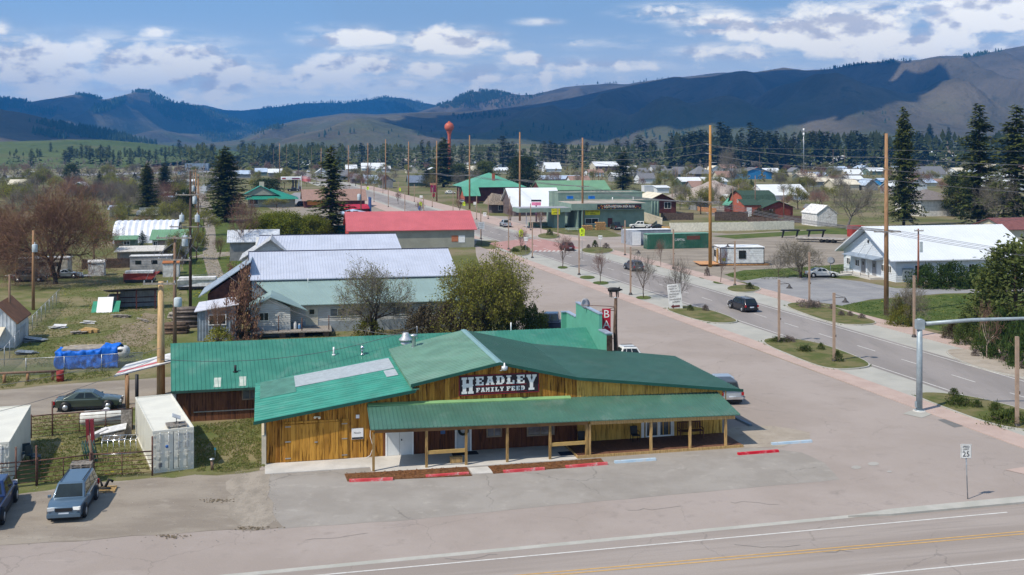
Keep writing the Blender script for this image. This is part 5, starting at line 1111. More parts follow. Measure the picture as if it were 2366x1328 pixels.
hs('house','second blue house with white roof near the far road','house',694,386,716,380,371,12,'s',w_blue,r_white)
hs('house','grey far house with long pale roof behind the spruce','house',716,380,742,374,368,14,'s',w_grey,r_white)
rnd = random.Random(77)
far_desc = ['cream','silver','white','grey','tan','pale']
spots = [(1052,384),(1075,390),(1098,386),(1120,388),(1150,392),(1440,402),(1470,408),(1510,400),(1535,412),(1560,404),(1640,400),(1668,396),(1850,420),(1925,402),(1955,412),(1985,398),(2070,398),(2230,392),(2290,394),(2320,420),(2350,400),(300,432),(330,440),(20,440),(150,455),(1075,402),(1142,402),(1320,432),(1360,408),(1420,420),(1480,424),(1575,432),(1600,446),(1630,432),(1660,420),(1690,408),(1830,405),(1880,432),(1930,440),(1960,428),(2010,404),(2060,448),(2100,440),(2250,412),(2270,430),(2340,440),(2210,404),(500,424),(545,412),(590,406),(730,408),(760,416),(620,408),(800,398),(870,398),(940,400),(985,404),(1020,398)]
for i,(u,v) in enumerate(spots):
 w_ = rnd.uniform(16,30) * (v - 340) / 60 + 6; h_ = (v - 340) / 20 * 3
 hs('house','distant low house with a pale roof half hidden in the trees','house',u,v,u + w_,v - h_,v - h_ * rnd.uniform(1.6,2.1),rnd.uniform(8,12),rnd.choice('sssf'),rnd.choice([w_white,w_cream,w_grey,w_green]),rnd.choice([r_white,r_pale,r_cream,r_grey,r_white,r_brown]),group='distant houses among the trees')
T3 = R(11.8); p = P(2070,652); wb = thing('white_hall',p,T3,'long white lap sided hall with white metal roof and gable porch','building'); D3,W3 = 15.3,22.8
wsd = M_('white_lap_boards',(.60,.64,.68),rough=.7,var=.04,sc=1,ribs=('Z',.26,.03,5))
MB().ext([(0,0),(D3,0),(D3,3.5),(D3 / 2,7.2),(0,3.5)],'x',0,W3).build('wall',wsd,wb)
kk = (7.75 - 3.25) / (D3 / 2 + .7)
slab_roof(wb,'roof',[(-1.2,-.7,3.25),(W3 + .5,-.7,3.25),(W3 + .5,D3 / 2,7.75),(-1.2,D3 / 2,7.75)],M_('white_seam_roof',(.62,.645,.68),rough=.4,var=.03,sc=.3),.5,.15)
slab_roof(wb,'roof',[(W3 + .5,D3 + .7,3.25),(-1.2,D3 + .7,3.25),(-1.2,D3 / 2,7.75),(W3 + .5,D3 / 2,7.75)],MT['white_seam_roof'],1.5,.15)
MB().bb(-.02,.0,0,.01,0,.01)
for t_,w2 in ((1.7,1.1),(3.4,1.1),(11.0,1.3),(13.8,1.1)): wpart(wb,t_ - w2 / 2,t_ + w2 / 2,1.2,2.3,0,face='l',frame=white,pane=glass)
for t_ in (6.0,9.2): wpart(wb,t_ - .5,t_ + .5,.35,2.45,0,face='l',frame=M_('grey_door',(.25,.25,.26)),pane=glass,door=True)
mb = MB(); mb.hexa([(-1.7,3.4,2.95),(0,3.4,2.95),(0,12.8,2.95),(-1.7,12.8,2.95)],[(-1.7,3.4,3.05),(0,3.4,3.35),(0,12.8,3.35),(-1.7,12.8,3.05)]); mb.build('awning',M_('blue_grey_awning',(.24,.29,.36),rough=.6),wb)
MB().bb(-.5,0,7.2,7.6,0,2.95).build('pier',wsd,wb)
mb = MB(); mb.bb(-2.2,0,3.4,12.5,0,.3); mb.build('porch_slab',concrete,wb)
for a in (6.4,8.6): MB().tube([(-.02,a,5.0),(-1.3,a,3.2)],.02,4).build('awning_rod',black,wb)
mb = MB(); mb.bb(-.15,0,7.5,7.8,5.2,5.6); mb.build('wall_lamp',black,wb)
for a,b in ((2.2,4.4),(6.2,8.2),(11.2,12.9)): wpart(wb,a + .8,b + .2,.9,2.5,0,frame=white,pane=glass)
MB().bb(1.0,2.7,-.3,0,.4,2.1).build('meter_panel',M_('meter_grey',(.22,.26,.29),rough=.5),wb)
mb = MB()
for i in range(3):
 for j in range(2): mb.lathe((1.35 + i * .5,-.32,.9 + j * .6),[(0,-.03),(.12,-.02),(.12,.02)],8,'y')
mb.build('meters',glass,wb)
rl = MB()
for y0,y1 in ((7.4,8.6),(9.6,12.0)): pass
def rail(mb,pts,h=1.0,mid=.5):
 for a in pts: mb.tube([(a[0],a[1],.0),(a[0],a[1],h)],.035,5)
 mb.tube([(a[0],a[1],h) for a in pts],.03,5); mb.tube([(a[0],a[1],mid) for a in pts],.02,5)
rail(rl,[(-2.1,12.3),(-2.1,10.5),(-2.1,8.7),(-4.5,8.7),(-6.5,8.7)]); rail(rl,[(-6.5,10.3),(-4.5,10.3),(-3,10.3)]); rail(rl,[(-2.1,4.0),(-2.1,6.4)])
rl.build('handrail',black,wb)
mb = MB(); mb.hexa([(-6.5,8.8,0),(-2.2,8.8,0),(-2.2,10.2,0),(-6.5,10.2,0)],[(-6.5,8.8,.02),(-2.2,8.8,.3),(-2.2,10.2,.3),(-6.5,10.2,.02)]); mb.build('ramp',concrete,wb)
p = P(1664,614); mc = thing('modular_cabin',p,R(3),'small white box cabin with black frame on orange log skids','cabin'); wc = span(p,1766,R(3)); HC = ZA(572,p.y)
MB().bb(.02,wc - .02,.02,4.4,.35,HC - .12).build('wall',M_('cabin_white',(.58,.60,.60),rough=.6,ribs=('Z',.3,.02,3)),mc)
mb = MB()
for x in (0,wc - .12): mb.bb(x,x + .12,-.02,.1,.3,HC)
mb.bb(0,wc,-.02,.1,.3,.42); mb.bb(0,wc,-.03,.1,HC - .14,HC); mb.bb(-.02,.1,0,4.4,.3,.42); mb.bb(-.02,.1,0,4.4,HC - .14,HC); mb.bb(-.02,.1,4.3,4.42,.3,HC); mb.build('frame',black,mc)
MB().bb(-.05,wc + .05,-.05,4.45,HC + .002,HC + .12).build('roof',white,mc)
wpart(mc,wc * .42,wc * .58,1.2,HC - .5,0,frame=black,pane=glass,bars=0); MB().bb(-.06,-.0,1.4,2.4,.4,HC - .3).build('door',M_('ochre_door',(.45,.27,.07)),mc); wpart(mc,2.9,3.9,1.3,2.4,0,face='l',frame=black,pane=glass,bars=0)
MB().bb(.35,.95,-.03,-.0,.8,1.3).build('sticker',M_('yellow_sticker',(.5,.5,.05)),mc)
mb = MB()
for k in range(4): mb.tube([(-3.2,.1 + k * 1.3,.16),(wc + .9,.1 + k * 1.3,.16)],.16,7)
lg = mb.build('log_skid',M_('orange_log',(.48,.24,.09),rough=.8,var=.2,sc=3),mc)
MB().bb(-3.6,-.1,-.6,4.6,.3,.36).build('plywood_deck',M_('orange_ply',(.50,.26,.12),rough=.8),mc)
# ======================= POLES, LAMPS, WIRES =======================
ins_m = M_('insulator_grey',(.45,.47,.5),rough=.4)
WIRES = []
def pole(u,v,vt,label,arms=(),trans=(),m=pole_wood,r=.19,cat='utility pole',group=None,lean=0.0,Y=None,name='utility_pole',arm_rot=0.0,arm_m=None):
 p = P(u,v) if Y is None else PY(u,Y); H = ZA(vt,p.y)
 o = thing(name,p,arm_rot,label,cat,group)
 MB().tube([(0,0,0),(lean * .5,0,H * .5),(lean,0,H)],[r,r * .85,r * .62],9).build('shaft',m,o)
 tops = []
 for (f,w2) in arms:
  z = H * f if f <= 1 else H - (f - 1)
  MB().bb(lean * f - w2 / 2,lean * f + w2 / 2,-r * .9 - .12,-r * .9,z - .07,z + .07).build('crossarm',arm_m or wood_grey,o)
  for s_ in (-.46,-.22,.24,.46):
   x = s_ * w2; MB().lathe((x,-r * .9 - .06,z + .07),[(.03,0),(.06,.04),(.035,.1),(.06,.14),(.0,.2)],6).build('insulator',ins_m,o)
   tops.append(p + Vector((x * cos(arm_rot),x * sin(arm_rot),z + .26)))
 for (z,s_,rr,hh) in trans:
  z = H * z; MB().lathe((s_,-r - rr * .6,z - hh / 2),[(0,0),(rr * .95,0),(rr,.05),(rr,hh - .08),(rr * .8,hh),(0,hh + .04)],12).build('transformer',M_('transformer_grey',(.40,.45,.48),rough=.5),o)
  MB().lathe((s_,-r - rr * .6,z + hh / 2),[(.06,0),(.08,.1),(.04,.25),(0,.3)],7).build('bushing',ins_m,o)
 return o,H,tops
def wire(a,b,sag=.02,r=.03,label='power cable strung between the tall wooden poles',group='overhead cables'):
 a,b = Vector(a),Vector(b); L_ = (b - a).length; n = 12; pts = []
 for i in range(n + 1):
  t = i / n; q = a.lerp(b,t); q.z -= 4 * t * (1 - t) * sag * L_; pts.append(q - a)
 o = MB().tube(pts,r,4,cap=False).build('cable',M_('cable_glint_grey',(.13,.13,.14),rough=.6)); o.location = a  # black lightened to grey, a glint put into the wire colour
 return tag(o,label,'cable',group)
line = [(2048,728,308,'orange brown'),(1641,617,289,'straight golden'),(1346,526,318,'tall'),(1201,510,305,''),(1085,483,312,''),(1009,465,325,''),(944,450,327,''),(891,438,321,''),(850,428,330,''),(805,421,335,''),(646,410,331,''),(742,414,342,'')]
LB = ['tallest orange brown pole, nearest of the highway line beside the white hall','straight golden pole standing between cabin and green container','tall pole in front of the rug shop sign','tall pole rising beside the white roofed corner shop','tall pole before the mint green roofed inn','tall pole left of the mint green roofed inn by magenta sign','dark tall pole by the yellow crossing sign on the bend','tall pole behind the red roof, in front of school','thin tall pole in front of far white hall','thin tall pole above the brown restaurant roof','thin tall pole left of the petrol station','thin far pole right of the ragged spruce']
prev = None; first = True
for (u,v,vt,_),lb in zip(line,LB):
 o,H,tp = pole(u,v,vt,lb,m=pole_wood if u not in (1641,) else M_('golden_pole_wood',(.42,.22,.07),rough=.8,var=.2,sc=3,stretch=(6,6,.35)),r=.30,group='tall poles along the highway',name='power_pole')
 p = o.location; pts = []
 for f,sgn in ((.865,-1),(.80,-1),(.865,1) if u in (646,742) else (.735,1)):
  z = H * f; MB().tube([(0,-.1,z),(sgn * 1.1,-.1,z + .08)],.045,5).build('bracket_arm',ins_m,o); pts.append(p + Vector((sgn * 1.1,-.1,z + .1)))
 zc = H * .46; MB().bb(-1.6,1.6,-.42,-.3,zc - .07,zc + .07).build('crossarm',wood_grey,o)
 for x in (-1.5,-.6,.6,1.5): pts.append(p + Vector((x,-.36,zc + .1)))
 if u in (646,742): continue
 if prev:
  for a,b in zip(prev,pts): wire(a,b,.012,.035)
 else:
  for a in pts: wire(a,a + Vector((16,-58,0)),.01,.022,'power cable leaving the nearest tall pole towards the viewer')
 prev = pts
for dz in (0,1): wire(PY(2048,129,20 - (505 + dz * 5 - 340) * 129 / F * 1.0),PY(2470,180,9.5 - dz * .4),.01,.02,'slack cable from the orange brown pole to the maroon roof')
wire(PY(1641,181,20 - (340 - 340)),PY(2900,160,19.5),.004,.022,'long cable crossing behind the two near tall poles')
oA,HA_,tA = pole(372,925,650,'large fresh pale wooden pole with one crossarm at the end of the bar',arms=((.985,2.6),),m=pole_new,r=.34,arm_m=wood_grey)
MB().lathe((1.55,-.7,HA_ * .80),[(0,0),(.3,0),(.31,.05),(.31,.62),(.25,.7),(0,.74)],12).build('transformer',M_('transformer_grey',(.40,.45,.48)),oA)
oB,HB_,tB = pole(404,818,545,'older pole with wide double crossarms behind the fresh pale pole',arms=((.985,3.4),(.80,3.2)),m=pole_old,r=.2)
oC,HC_,tC = pole(440,716,395,'dark pole with three transformers left of the grey house',arms=((.60,5),(.83,3.6)),trans=((.50,-.55,.38,1.3),(.66,.95,.3,.9),(.66,-.95,.3,.9)),m=M_('dark_pole',(.07,.045,.035),rough=.9),r=.2)
oD,HD_,tD = pole(458,560,402,'paired brown pole beyond the dark transformer pole',arms=((.97,4),(.35,4)),trans=((.62,-.6,.45,1.6),),m=pole_wood,r=.22)
oE,HE_,tE = pole(452,503,390,'farther brown pole with crossarm at the alley',arms=((.97,4),(.6,4)),trans=((.6,-.5,.45,1.6),),m=pole_wood,r=.22)
oF,HF_,tF = pole(447,470,392,'farthest pole of the alley line',arms=((.96,4),),m=pole_wood,r=.22)
pole(77,716,532,'brown pole with a grey box standing left of the chain link fence',trans=((.78,.35,.32,.95),),m=pole_wood,r=.2)
pole(22,790,634,'bare short pole beside white shed at the left edge',m=pole_old,r=.15)
oG,HG_,tG = pole(2122,664,528,'reddish pole with small crossarm and meter box before the white hall',arms=((.965,1.3),),m=M_('reddish_pole',(.22,.09,.06),rough=.85,var=.2),r=.17)
MB().bb(.15,.5,-.35,-.1,HG_ * .6,HG_ * .78).build('cabinet',M_('transformer_grey',(.4,.45,.48)),oG)
pole(2318,520,430,'dark pole with pale grey transformer behind the white roof',trans=((.72,-.45,.5,1.9),),m=M_('dark_pole',(.07,.045,.035)),r=.18)
pole(834,500,428,'pole with transformer rising behind the coral red roof',trans=((.62,-.5,.5,1.8),),m=pole_old,r=.2)
for (u,v,vt,lb) in [(1745,500,405,'brown pole in front of the red barn'),(1706,487,424,'dark pole beside the small red shed'),(1811,503,435,'short brown pole right of the red barn'),(1553,492,438,'thin grey pole in front of the brown house'),(1561,425,385,'far brown pole near white trailers'),(1566,430,386,'second far brown pole near white trailers'),(1383,436,385,'far pole by the brown barn'),(1391,442,392,'far pole with small box by brown barn'),(1373,440,395,'thin far pole above the soft green roof'),(1903,522,475,'pole against the white gabled shed'),(1693,498,430,'thin pole left of the red barn'),(1906,392,350,'far pole before the huge white hall'),(1925,398,345,'far pole right of that hall pole'),(1951,395,345,'far leaning pole over the huge white hall'),(1779,392,345,'far pole above the pale long sheds'),(1755,400,356,'far pole with white cap before the pines'),(662,404,340,'far thin pole beyond the station'),(690,404,345,'far thin pole by the blue houses'),(632,398,345,'far thin pole at the fields'),(720,398,340,'far thin pole above blue houses'),(380,440,408,'short brown pole by the paired spruces'),(1022,430,375,'short crooked pole by the magenta sign'),(2180,350,300,'far pole beyond the church'),(1162,385,340,'far pole right of the water tower')]:
 pole(u,v,vt,lb,m=pole_old,r=.16,group='small poles about the town',name='utility_pole')
for i in range(4):
 if i < len(tA) and i < len(tB): wire(tA[i],tB[i],.02,.015,'short cable between the pale pole and the older pole','left side cables')
 wire(tB[i + 4 if len(tB) > 4 else i],tC[i],.02,.015,'cable from the older pole to the dark transformer pole','left side cables')
 wire(tC[i + 4],tD[i],.02,.018,'cable running along the alley poles','left side cables'); wire(tD[i],tE[i],.02,.02,'cable running along the alley poles','left side cables'); wire(tE[i],tF[i],.02,.02,'cable running along the alley poles','left side cables')
wire(PY(372,75.5,5.2),OB + Vector((18.3 * cos(TH) - 5.2 * sin(TH),18.3 * sin(TH) + 5.2 * cos(TH),5.4)),.05,.02,'drooping service cable from the pale pole to the mast on the bar roof','left side cables')
wire(PY(440,133,8),OB + Vector((16.8 * cos(TH) - 4.6 * sin(TH),16.8 * sin(TH) + 4.6 * cos(TH),4.9)),.04,.02,'long drooping service cable to the exhaust fan of the bar','left side cables')
wire(PY(372,75.5,6.0),PY(-120,70,4.2),.03,.015,'thin cable leaving the pale pole to the left edge','left side cables'); wire(PY(372,75.5,5.4),PY(-120,66,3.2),.03,.015,'lower thin cable leaving the pale pole to the left edge','left side cables')
lampm = M_('tan_lamp_post',(.33,.235,.175),rough=.8,var=.1,sc=2); lampb = M_('dark_lamp_metal',(.05,.045,.045),rough=.5)
def make_lamp(first_label,p,arm,rot):
 o = thing('street_lamp',p,rot,first_label,'street lamp','tan street lamps along the highway')
 MB().bb(-.11,.11,-.11,.11,.25,6.5).build('post',lampm,o); MB().lathe((0,0,0),[(.26,0),(.26,.12),(.2,.2),(.16,.32),(0,.32)],8).build('base',lampb,o)
 if arm:
  MB().tube([(.1,0,6.05),(1.0,0,6.1),(1.05,0,6.0)],.03,5).build('arm',lampb,o); MB().tube([(.1,0,6.35),(.9,0,6.1)],.012,4).build('brace',lampb,o)
  MB().lathe((1.05,0,5.62),[(.36,0),(.3,.06),(.13,.2),(.1,.36),(.03,.42),(0,.42)],12).build('lamp_shade',lampb,o)
 MB().bb(.11,.2,-.06,.06,2.4,2.6).build('receptacle',lampb,o)
 return o
LM = [(2350,988,0,'nearest street lamp at right edge'),(1927,838,1,'lamp on the large grass island with round shrub'),(1800,793,1,'lamp at the upper end of the large grass island'),(1870,699,0,'lamp in front of the white car'),(1698,660,1,'lamp before the white box cabin'),(2112,779,0,'lamp by the reddish pole at the far kerb'),(1457,681,1,'lamp beside the bare tree on the near kerb'),(1338,635,0,'lamp left of the yellow crossing sign'),(1230,596,0,'lamp by the near crossing island'),(1175,576,0,'lamp at the red crossing'),(1444,590,0,'lamp beside the mural panel'),(1556,621,0,'lamp by the green container'),(1289,549,0,'lamp in front of the rug shop canopy'),(1226,532,0,'lamp by the pink column sign'),(1178,508,0,'lamp before the corner shop'),(1128,506,0,'lamp left of the silver pickup'),(1060,479,0,'lamp near yellow sign by the inn'),(1111,552,0,'lamp at the corner of the red roof')]
lamp_a = lamp_b = None
for u,v,arm,lb in LM:
 p = P(u,v); rot = 0 if u not in (1457,1927,1800) else 0
 if u == 1698: rot = pi
 if arm and lamp_b: o = copy_tree(lamp_b,p,rot,lb)
 elif not arm and lamp_a: o = copy_tree(lamp_a,p,rot,lb)
 else:
  o = make_lamp(lb,p,arm,rot)
  if arm: lamp_b = o
  else: lamp_a = o
for i,Y in enumerate((300,330,362,395,430,470)):
 for sgn in (0,1): copy_tree(lamp_a,(xl(Y) - 3 if sgn == 0 else xr(Y) + 3,Y,0),0,'small distant street lamp on the far stretch of the highway')
mp = P(2124,950); ms_ = thing('signal_mast',mp,0,'grey steel traffic mast with long arm reaching out of frame','traffic mast')
HM = ZA(738,mp.y); MB().tube([(0,0,.1),(.03,0,HM)],[.235,.20],16).build('mast',steel_grey,ms_)
MB().tube([(.05,0,HM - .35),(4,.1,HM - .05),(9.5,.2,HM + .1),(14,.3,HM + .1)],[.16,.14,.11,.09],12).build('arm',steel_grey,ms_)
mb = MB(); mb.bb(-.26,.34,-.25,.25,HM - .72,HM - .02); mb.build('clamp',steel_grey,ms_); MB().lathe((.03,0,HM),[(.22,0),(.2,.05),(0,.07)],14).build('cap',steel_grey,ms_)
MB().lathe((0,0,0),[(.48,0),(.48,.06),(.42,.08),(0,.08)],14).build('footing',concrete,ms_); mb = MB(); mb.lathe((0,0,.08),[(.36,0),(.36,.05),(0,.05)],12); mb.bb(-.3,-.2,-.12,.12,.3,.75); mb.build('base_plate',steel_grey,ms_)
def sign_post(name,label,u,v,vt,panels,lean=0,m=galv,r=.035,cat='road sign',rot=0,group=None):
 p = P(u,v); H = ZA(vt,p.y); o = thing(name,p,rot,label,cat,group); MB().tube([(lean,0,0),(0,0,H)],r,6).build('post',m,o)
 for k,(shape,z,w2,h2,mt_,txt,sz) in enumerate(panels):
  mb = MB(); y = -.06 - k * .002
  if shape == 'r': mb.bb(-w2 / 2,w2 / 2,y,y + .02,z - h2 / 2,z + h2 / 2)
  elif shape == 'd': mb.ext([(0,z - h2 / 2),(w2 / 2,z),(0,z + h2 / 2),(-w2 / 2,z)],'y',y,y + .02)
  elif shape == 'p': mb.ext([(-w2 / 2,z - h2 / 2),(w2 / 2,z - h2 / 2),(w2 / 2,z + h2 * .1),(0,z + h2 / 2),(-w2 / 2,z + h2 * .1)],'y',y,y + .02)
  pn = mb.build('panel',mt_,o)
  if txt:
   mb = MB()
   for (s_,dx,dz,q_) in txt: write(mb,s_,(dx,y - .008,z + dz),q_,depth=.003)
   mb.build('lettering',black,pn)
 return o,H
sp_ = M_('sign_white_panel',(.68,.68,.66),rough=.5); yel = M_('fluorescent_yellow',(.62,.80,.02),rough=.5)
s1,H1 = sign_post('speed_limit_sign','white speed limit 25 sign on a leaning post by the road corner',2231,1153,1026,[],lean=.12)
s_h = H1; pn = MB().bb(-.31,.31,-.07,-.05,H1 - .78,H1 + .02).build('panel',sp_,s1)
mb = MB()
for a,b,c,d in ((-.29,.29,0,-.012),(-.29,.29,-.748,-.76)): mb.bb(a,b,-.074,-.071,H1 - .012 + c,H1 - .012 + d)
mb.bb(-.29,-.275,-.074,-.071,H1 - .77,H1); mb.bb(.275,.29,-.074,-.071,H1 - .77,H1); mb.build('border',black,pn)
mb = MB(); write(mb,'SPEED',(0,-.078,H1 - .13),.155,depth=.003); write(mb,'LIMIT',(0,-.078,H1 - .28),.155,depth=.003); write(mb,'25',(0,-.078,H1 - .55),.42,depth=.006); mb.build('lettering',black,pn)
def crossing(u,v,vt,lb,sm=1.0):
 o,H = sign_post('crossing_sign',lb,u,v,vt,[('p',0,.01,.01,yel,None,0)][:0],m=galv,group='yellow crossing signs'); w2 = .95 * sm
 pn = MB().ext([(-w2 / 2,H - w2),(w2 / 2,H - w2),(w2 / 2,H - w2 * .4),(0,H),(-w2 / 2,H - w2 * .4)],'y',-.07,-.05).build('panel',yel,o)
 mb = MB()
 for dx in (-.14,.12): mb.bb(dx * sm - .06 * sm,dx * sm + .06 * sm,-.08,-.072,H - w2 * .75,H - w2 * .42); mb.lathe((dx * sm,-.076,H - w2 * .33),[(0,-.004),(.06 * sm,-.004),(.06 * sm,.004),(0,.004)],8,'y')
 for dx in (-.2,-.08,.06,.18): mb.bb(dx * sm - .02,dx * sm + .02,-.08,-.072,H - w2 * .93,H - w2 * .75)
 mb.build('walkers',black,pn)
 p2 = MB().bb(-.42 * sm,.42 * sm,-.07,-.05,H - w2 - .62 * sm,H - w2 - .03).build('arrow_panel',yel,o)
 mb = MB(); z = H - w2 - .33 * sm; mb.ext([(-.25 * sm,z - .16 * sm),(.02 * sm,z - .16 * sm),(-.06 * sm,z - .06 * sm),(.25 * sm,z + .16 * sm),(.19 * sm,z + .2 * sm),(-.12 * sm,z),(-.2 * sm,z + .06 * sm)],'y',-.08,-.072); mb.build('arrow',black,p2)
 return o
crossing(1345,598,525,'yellow crossing sign standing before the rug shop'); crossing(1204,575,529,'yellow crossing sign behind bare branches at the red crossing',.95); crossing(1072,487,465,'yellow crossing sign by the inn',.9)
crossing(924,455,433,'yellow crossing sign near the far bend of the road',.9); crossing(972,486,465,'yellow crossing sign in the bare shrubs before the inn'); crossing(850,447,430,'smallest yellow sign, at the far left of the bend'); crossing(1567,370,350,'far yellow sign',.5) if False else None
sign_post('lane_sign','white lane arrow sign on the near crossing island',1215,590,547,[('r',3.05,.75,.75,sp_,[('2 4',0,0,.45)],0)]); sign_post('lane_sign','white lane arrow sign on the far island by round shrub',1387,583,545,[('r',2.9,.75,.75,sp_,[('7 K',0,0,.45)],0)])
sign_post('info_sign','grey and white text board at the corner of the red roof',1112,566,522,[('r',4.0,1.25,1.35,M_('pale_board',(.5,.54,.58)),[('ADDONE',0,.35,.22),('FLOORING',0,0,.2),('SUPPLY',0,-.35,.22)],0)],m=w_brown,r=.06)
sign_post('info_sign','small white real estate style board before corner shop',1120,503,492,[('r',1.0,.9,1.1,sp_,[('FOR',0,.2,.3)],0)],m=white); sign_post('info_sign','white and blue small sign on the far island',973,468,452,[('r',2.2,1.1,.9,sp_,None,0)]); sign_post('info_sign','blue marker plate below the yellow sign on the island',969,492,478,[('r',1.6,.8,1.1,M_('marker_blue',(.08,.16,.4)),None,0)])
sign_post('info_sign','white sign at the crossroad before the inn',1098,487,474,[('r',2.4,1.1,.9,sp_,None,0)])
gb_o = thing('advert_board',P(1562,715),0,'tall leaning white board listing goods with a dark red left arrow','sign')
m_ = Matrix.Rotation(R(-5.5),4,'Y'); mb = MB(); mb.m = m_; mb.bb(-.83,.83,-.04,.04,.0,3.15); bp2 = mb.build('panel',sp_,gb_o)
mb = MB(); mb.m = m_
for s_,x,z in (('VINTAGE',-.18,2.9),('MADE IN',-.18,2.58),('MONTANA',.1,2.25),('ANTIQUES',-.05,1.92),('RUSTIC',-.22,1.6),('HANDMADE',.02,1.27),('& MORE',.1,.95)): write(mb,s_,(x,-.055,z),.25,depth=.003)
mb.build('lettering',M_('sign_maroon_black',(.06,.03,.035)),bp2)
mb = MB(); mb.m = m_; mb.ext([(-.6,.42),(-.25,.16),(-.25,.3),(.5,.3),(.5,.54),(-.25,.54),(-.25,.7)],'y',-.06,-.045); mb.build('arrow',M_('arrow_maroon',(.13,.03,.03)),bp2); MB().tube([(.5,.06,0),(.2,.06,2.6)],.05,5).build('prop',wood_grey,gb_o)
mg,Hg = sign_post('roadside_sign','magenta and tan sign board with red shield below',1002,458,426,[('r',3.8,2.5,2.9,M_('magenta_panel',(.20,.01,.06)),[('TIRES',0,.2,.55)],0),('r',5.6,2.8,.8,M_('tan_panel',(.45,.22,.12)),[('MOTEL',0,0,.55)],0),('r',1.3,1.0,1.4,sign_red,None,0)],m=w_brown,r=.12)
pk,Hk = sign_post('column_sign','barber striped black column with pink and black sign on top',1239,513,474,[('r',4.9,2.5,.9,M_('hot_pink',(.75,.22,.38)),None,0),('r',5.75,2.7,.5,sign_black,None,0)],m=M_('striped_column',(.05,.03,.06),planks=('Z',.3,[(.03,.02,.03),(.25,.1,.2),(.03,.02,.03)])),r=.2)
pl_ = thing('planter',P(1244,522),TH,'long sage green planter box below the pink column sign','planter'); MB().bb(-2.6,2.2,-.6,.6,0,1.0).build('box',w_mint,pl_); MB().bb(-2.4,2.0,-.45,.45,1.0,1.05).build('soil',G_bare,pl_)
bn = thing('picnic_table',P(1322,534),TH,'pale green metal picnic table on the grass before rug shop','table'); MB().bb(-1.6,1.6,-.4,.4,.72,.78).build('top',M_('pale_green_metal',(.35,.45,.42)),bn)
for y in (-.8,.8): MB().bb(-1.6,1.6,y - .15,y + .15,.42,.46).build('seat',M_('pale_green_metal',(.35,.45,.42)),bn)
for x in (-1.1,1.1): MB().tube([(x,-.8,.0),(x,-.3,.75),(x,.3,.75),(x,.8,0)],.04,5).build('leg',MT['pale_green_metal'],bn)
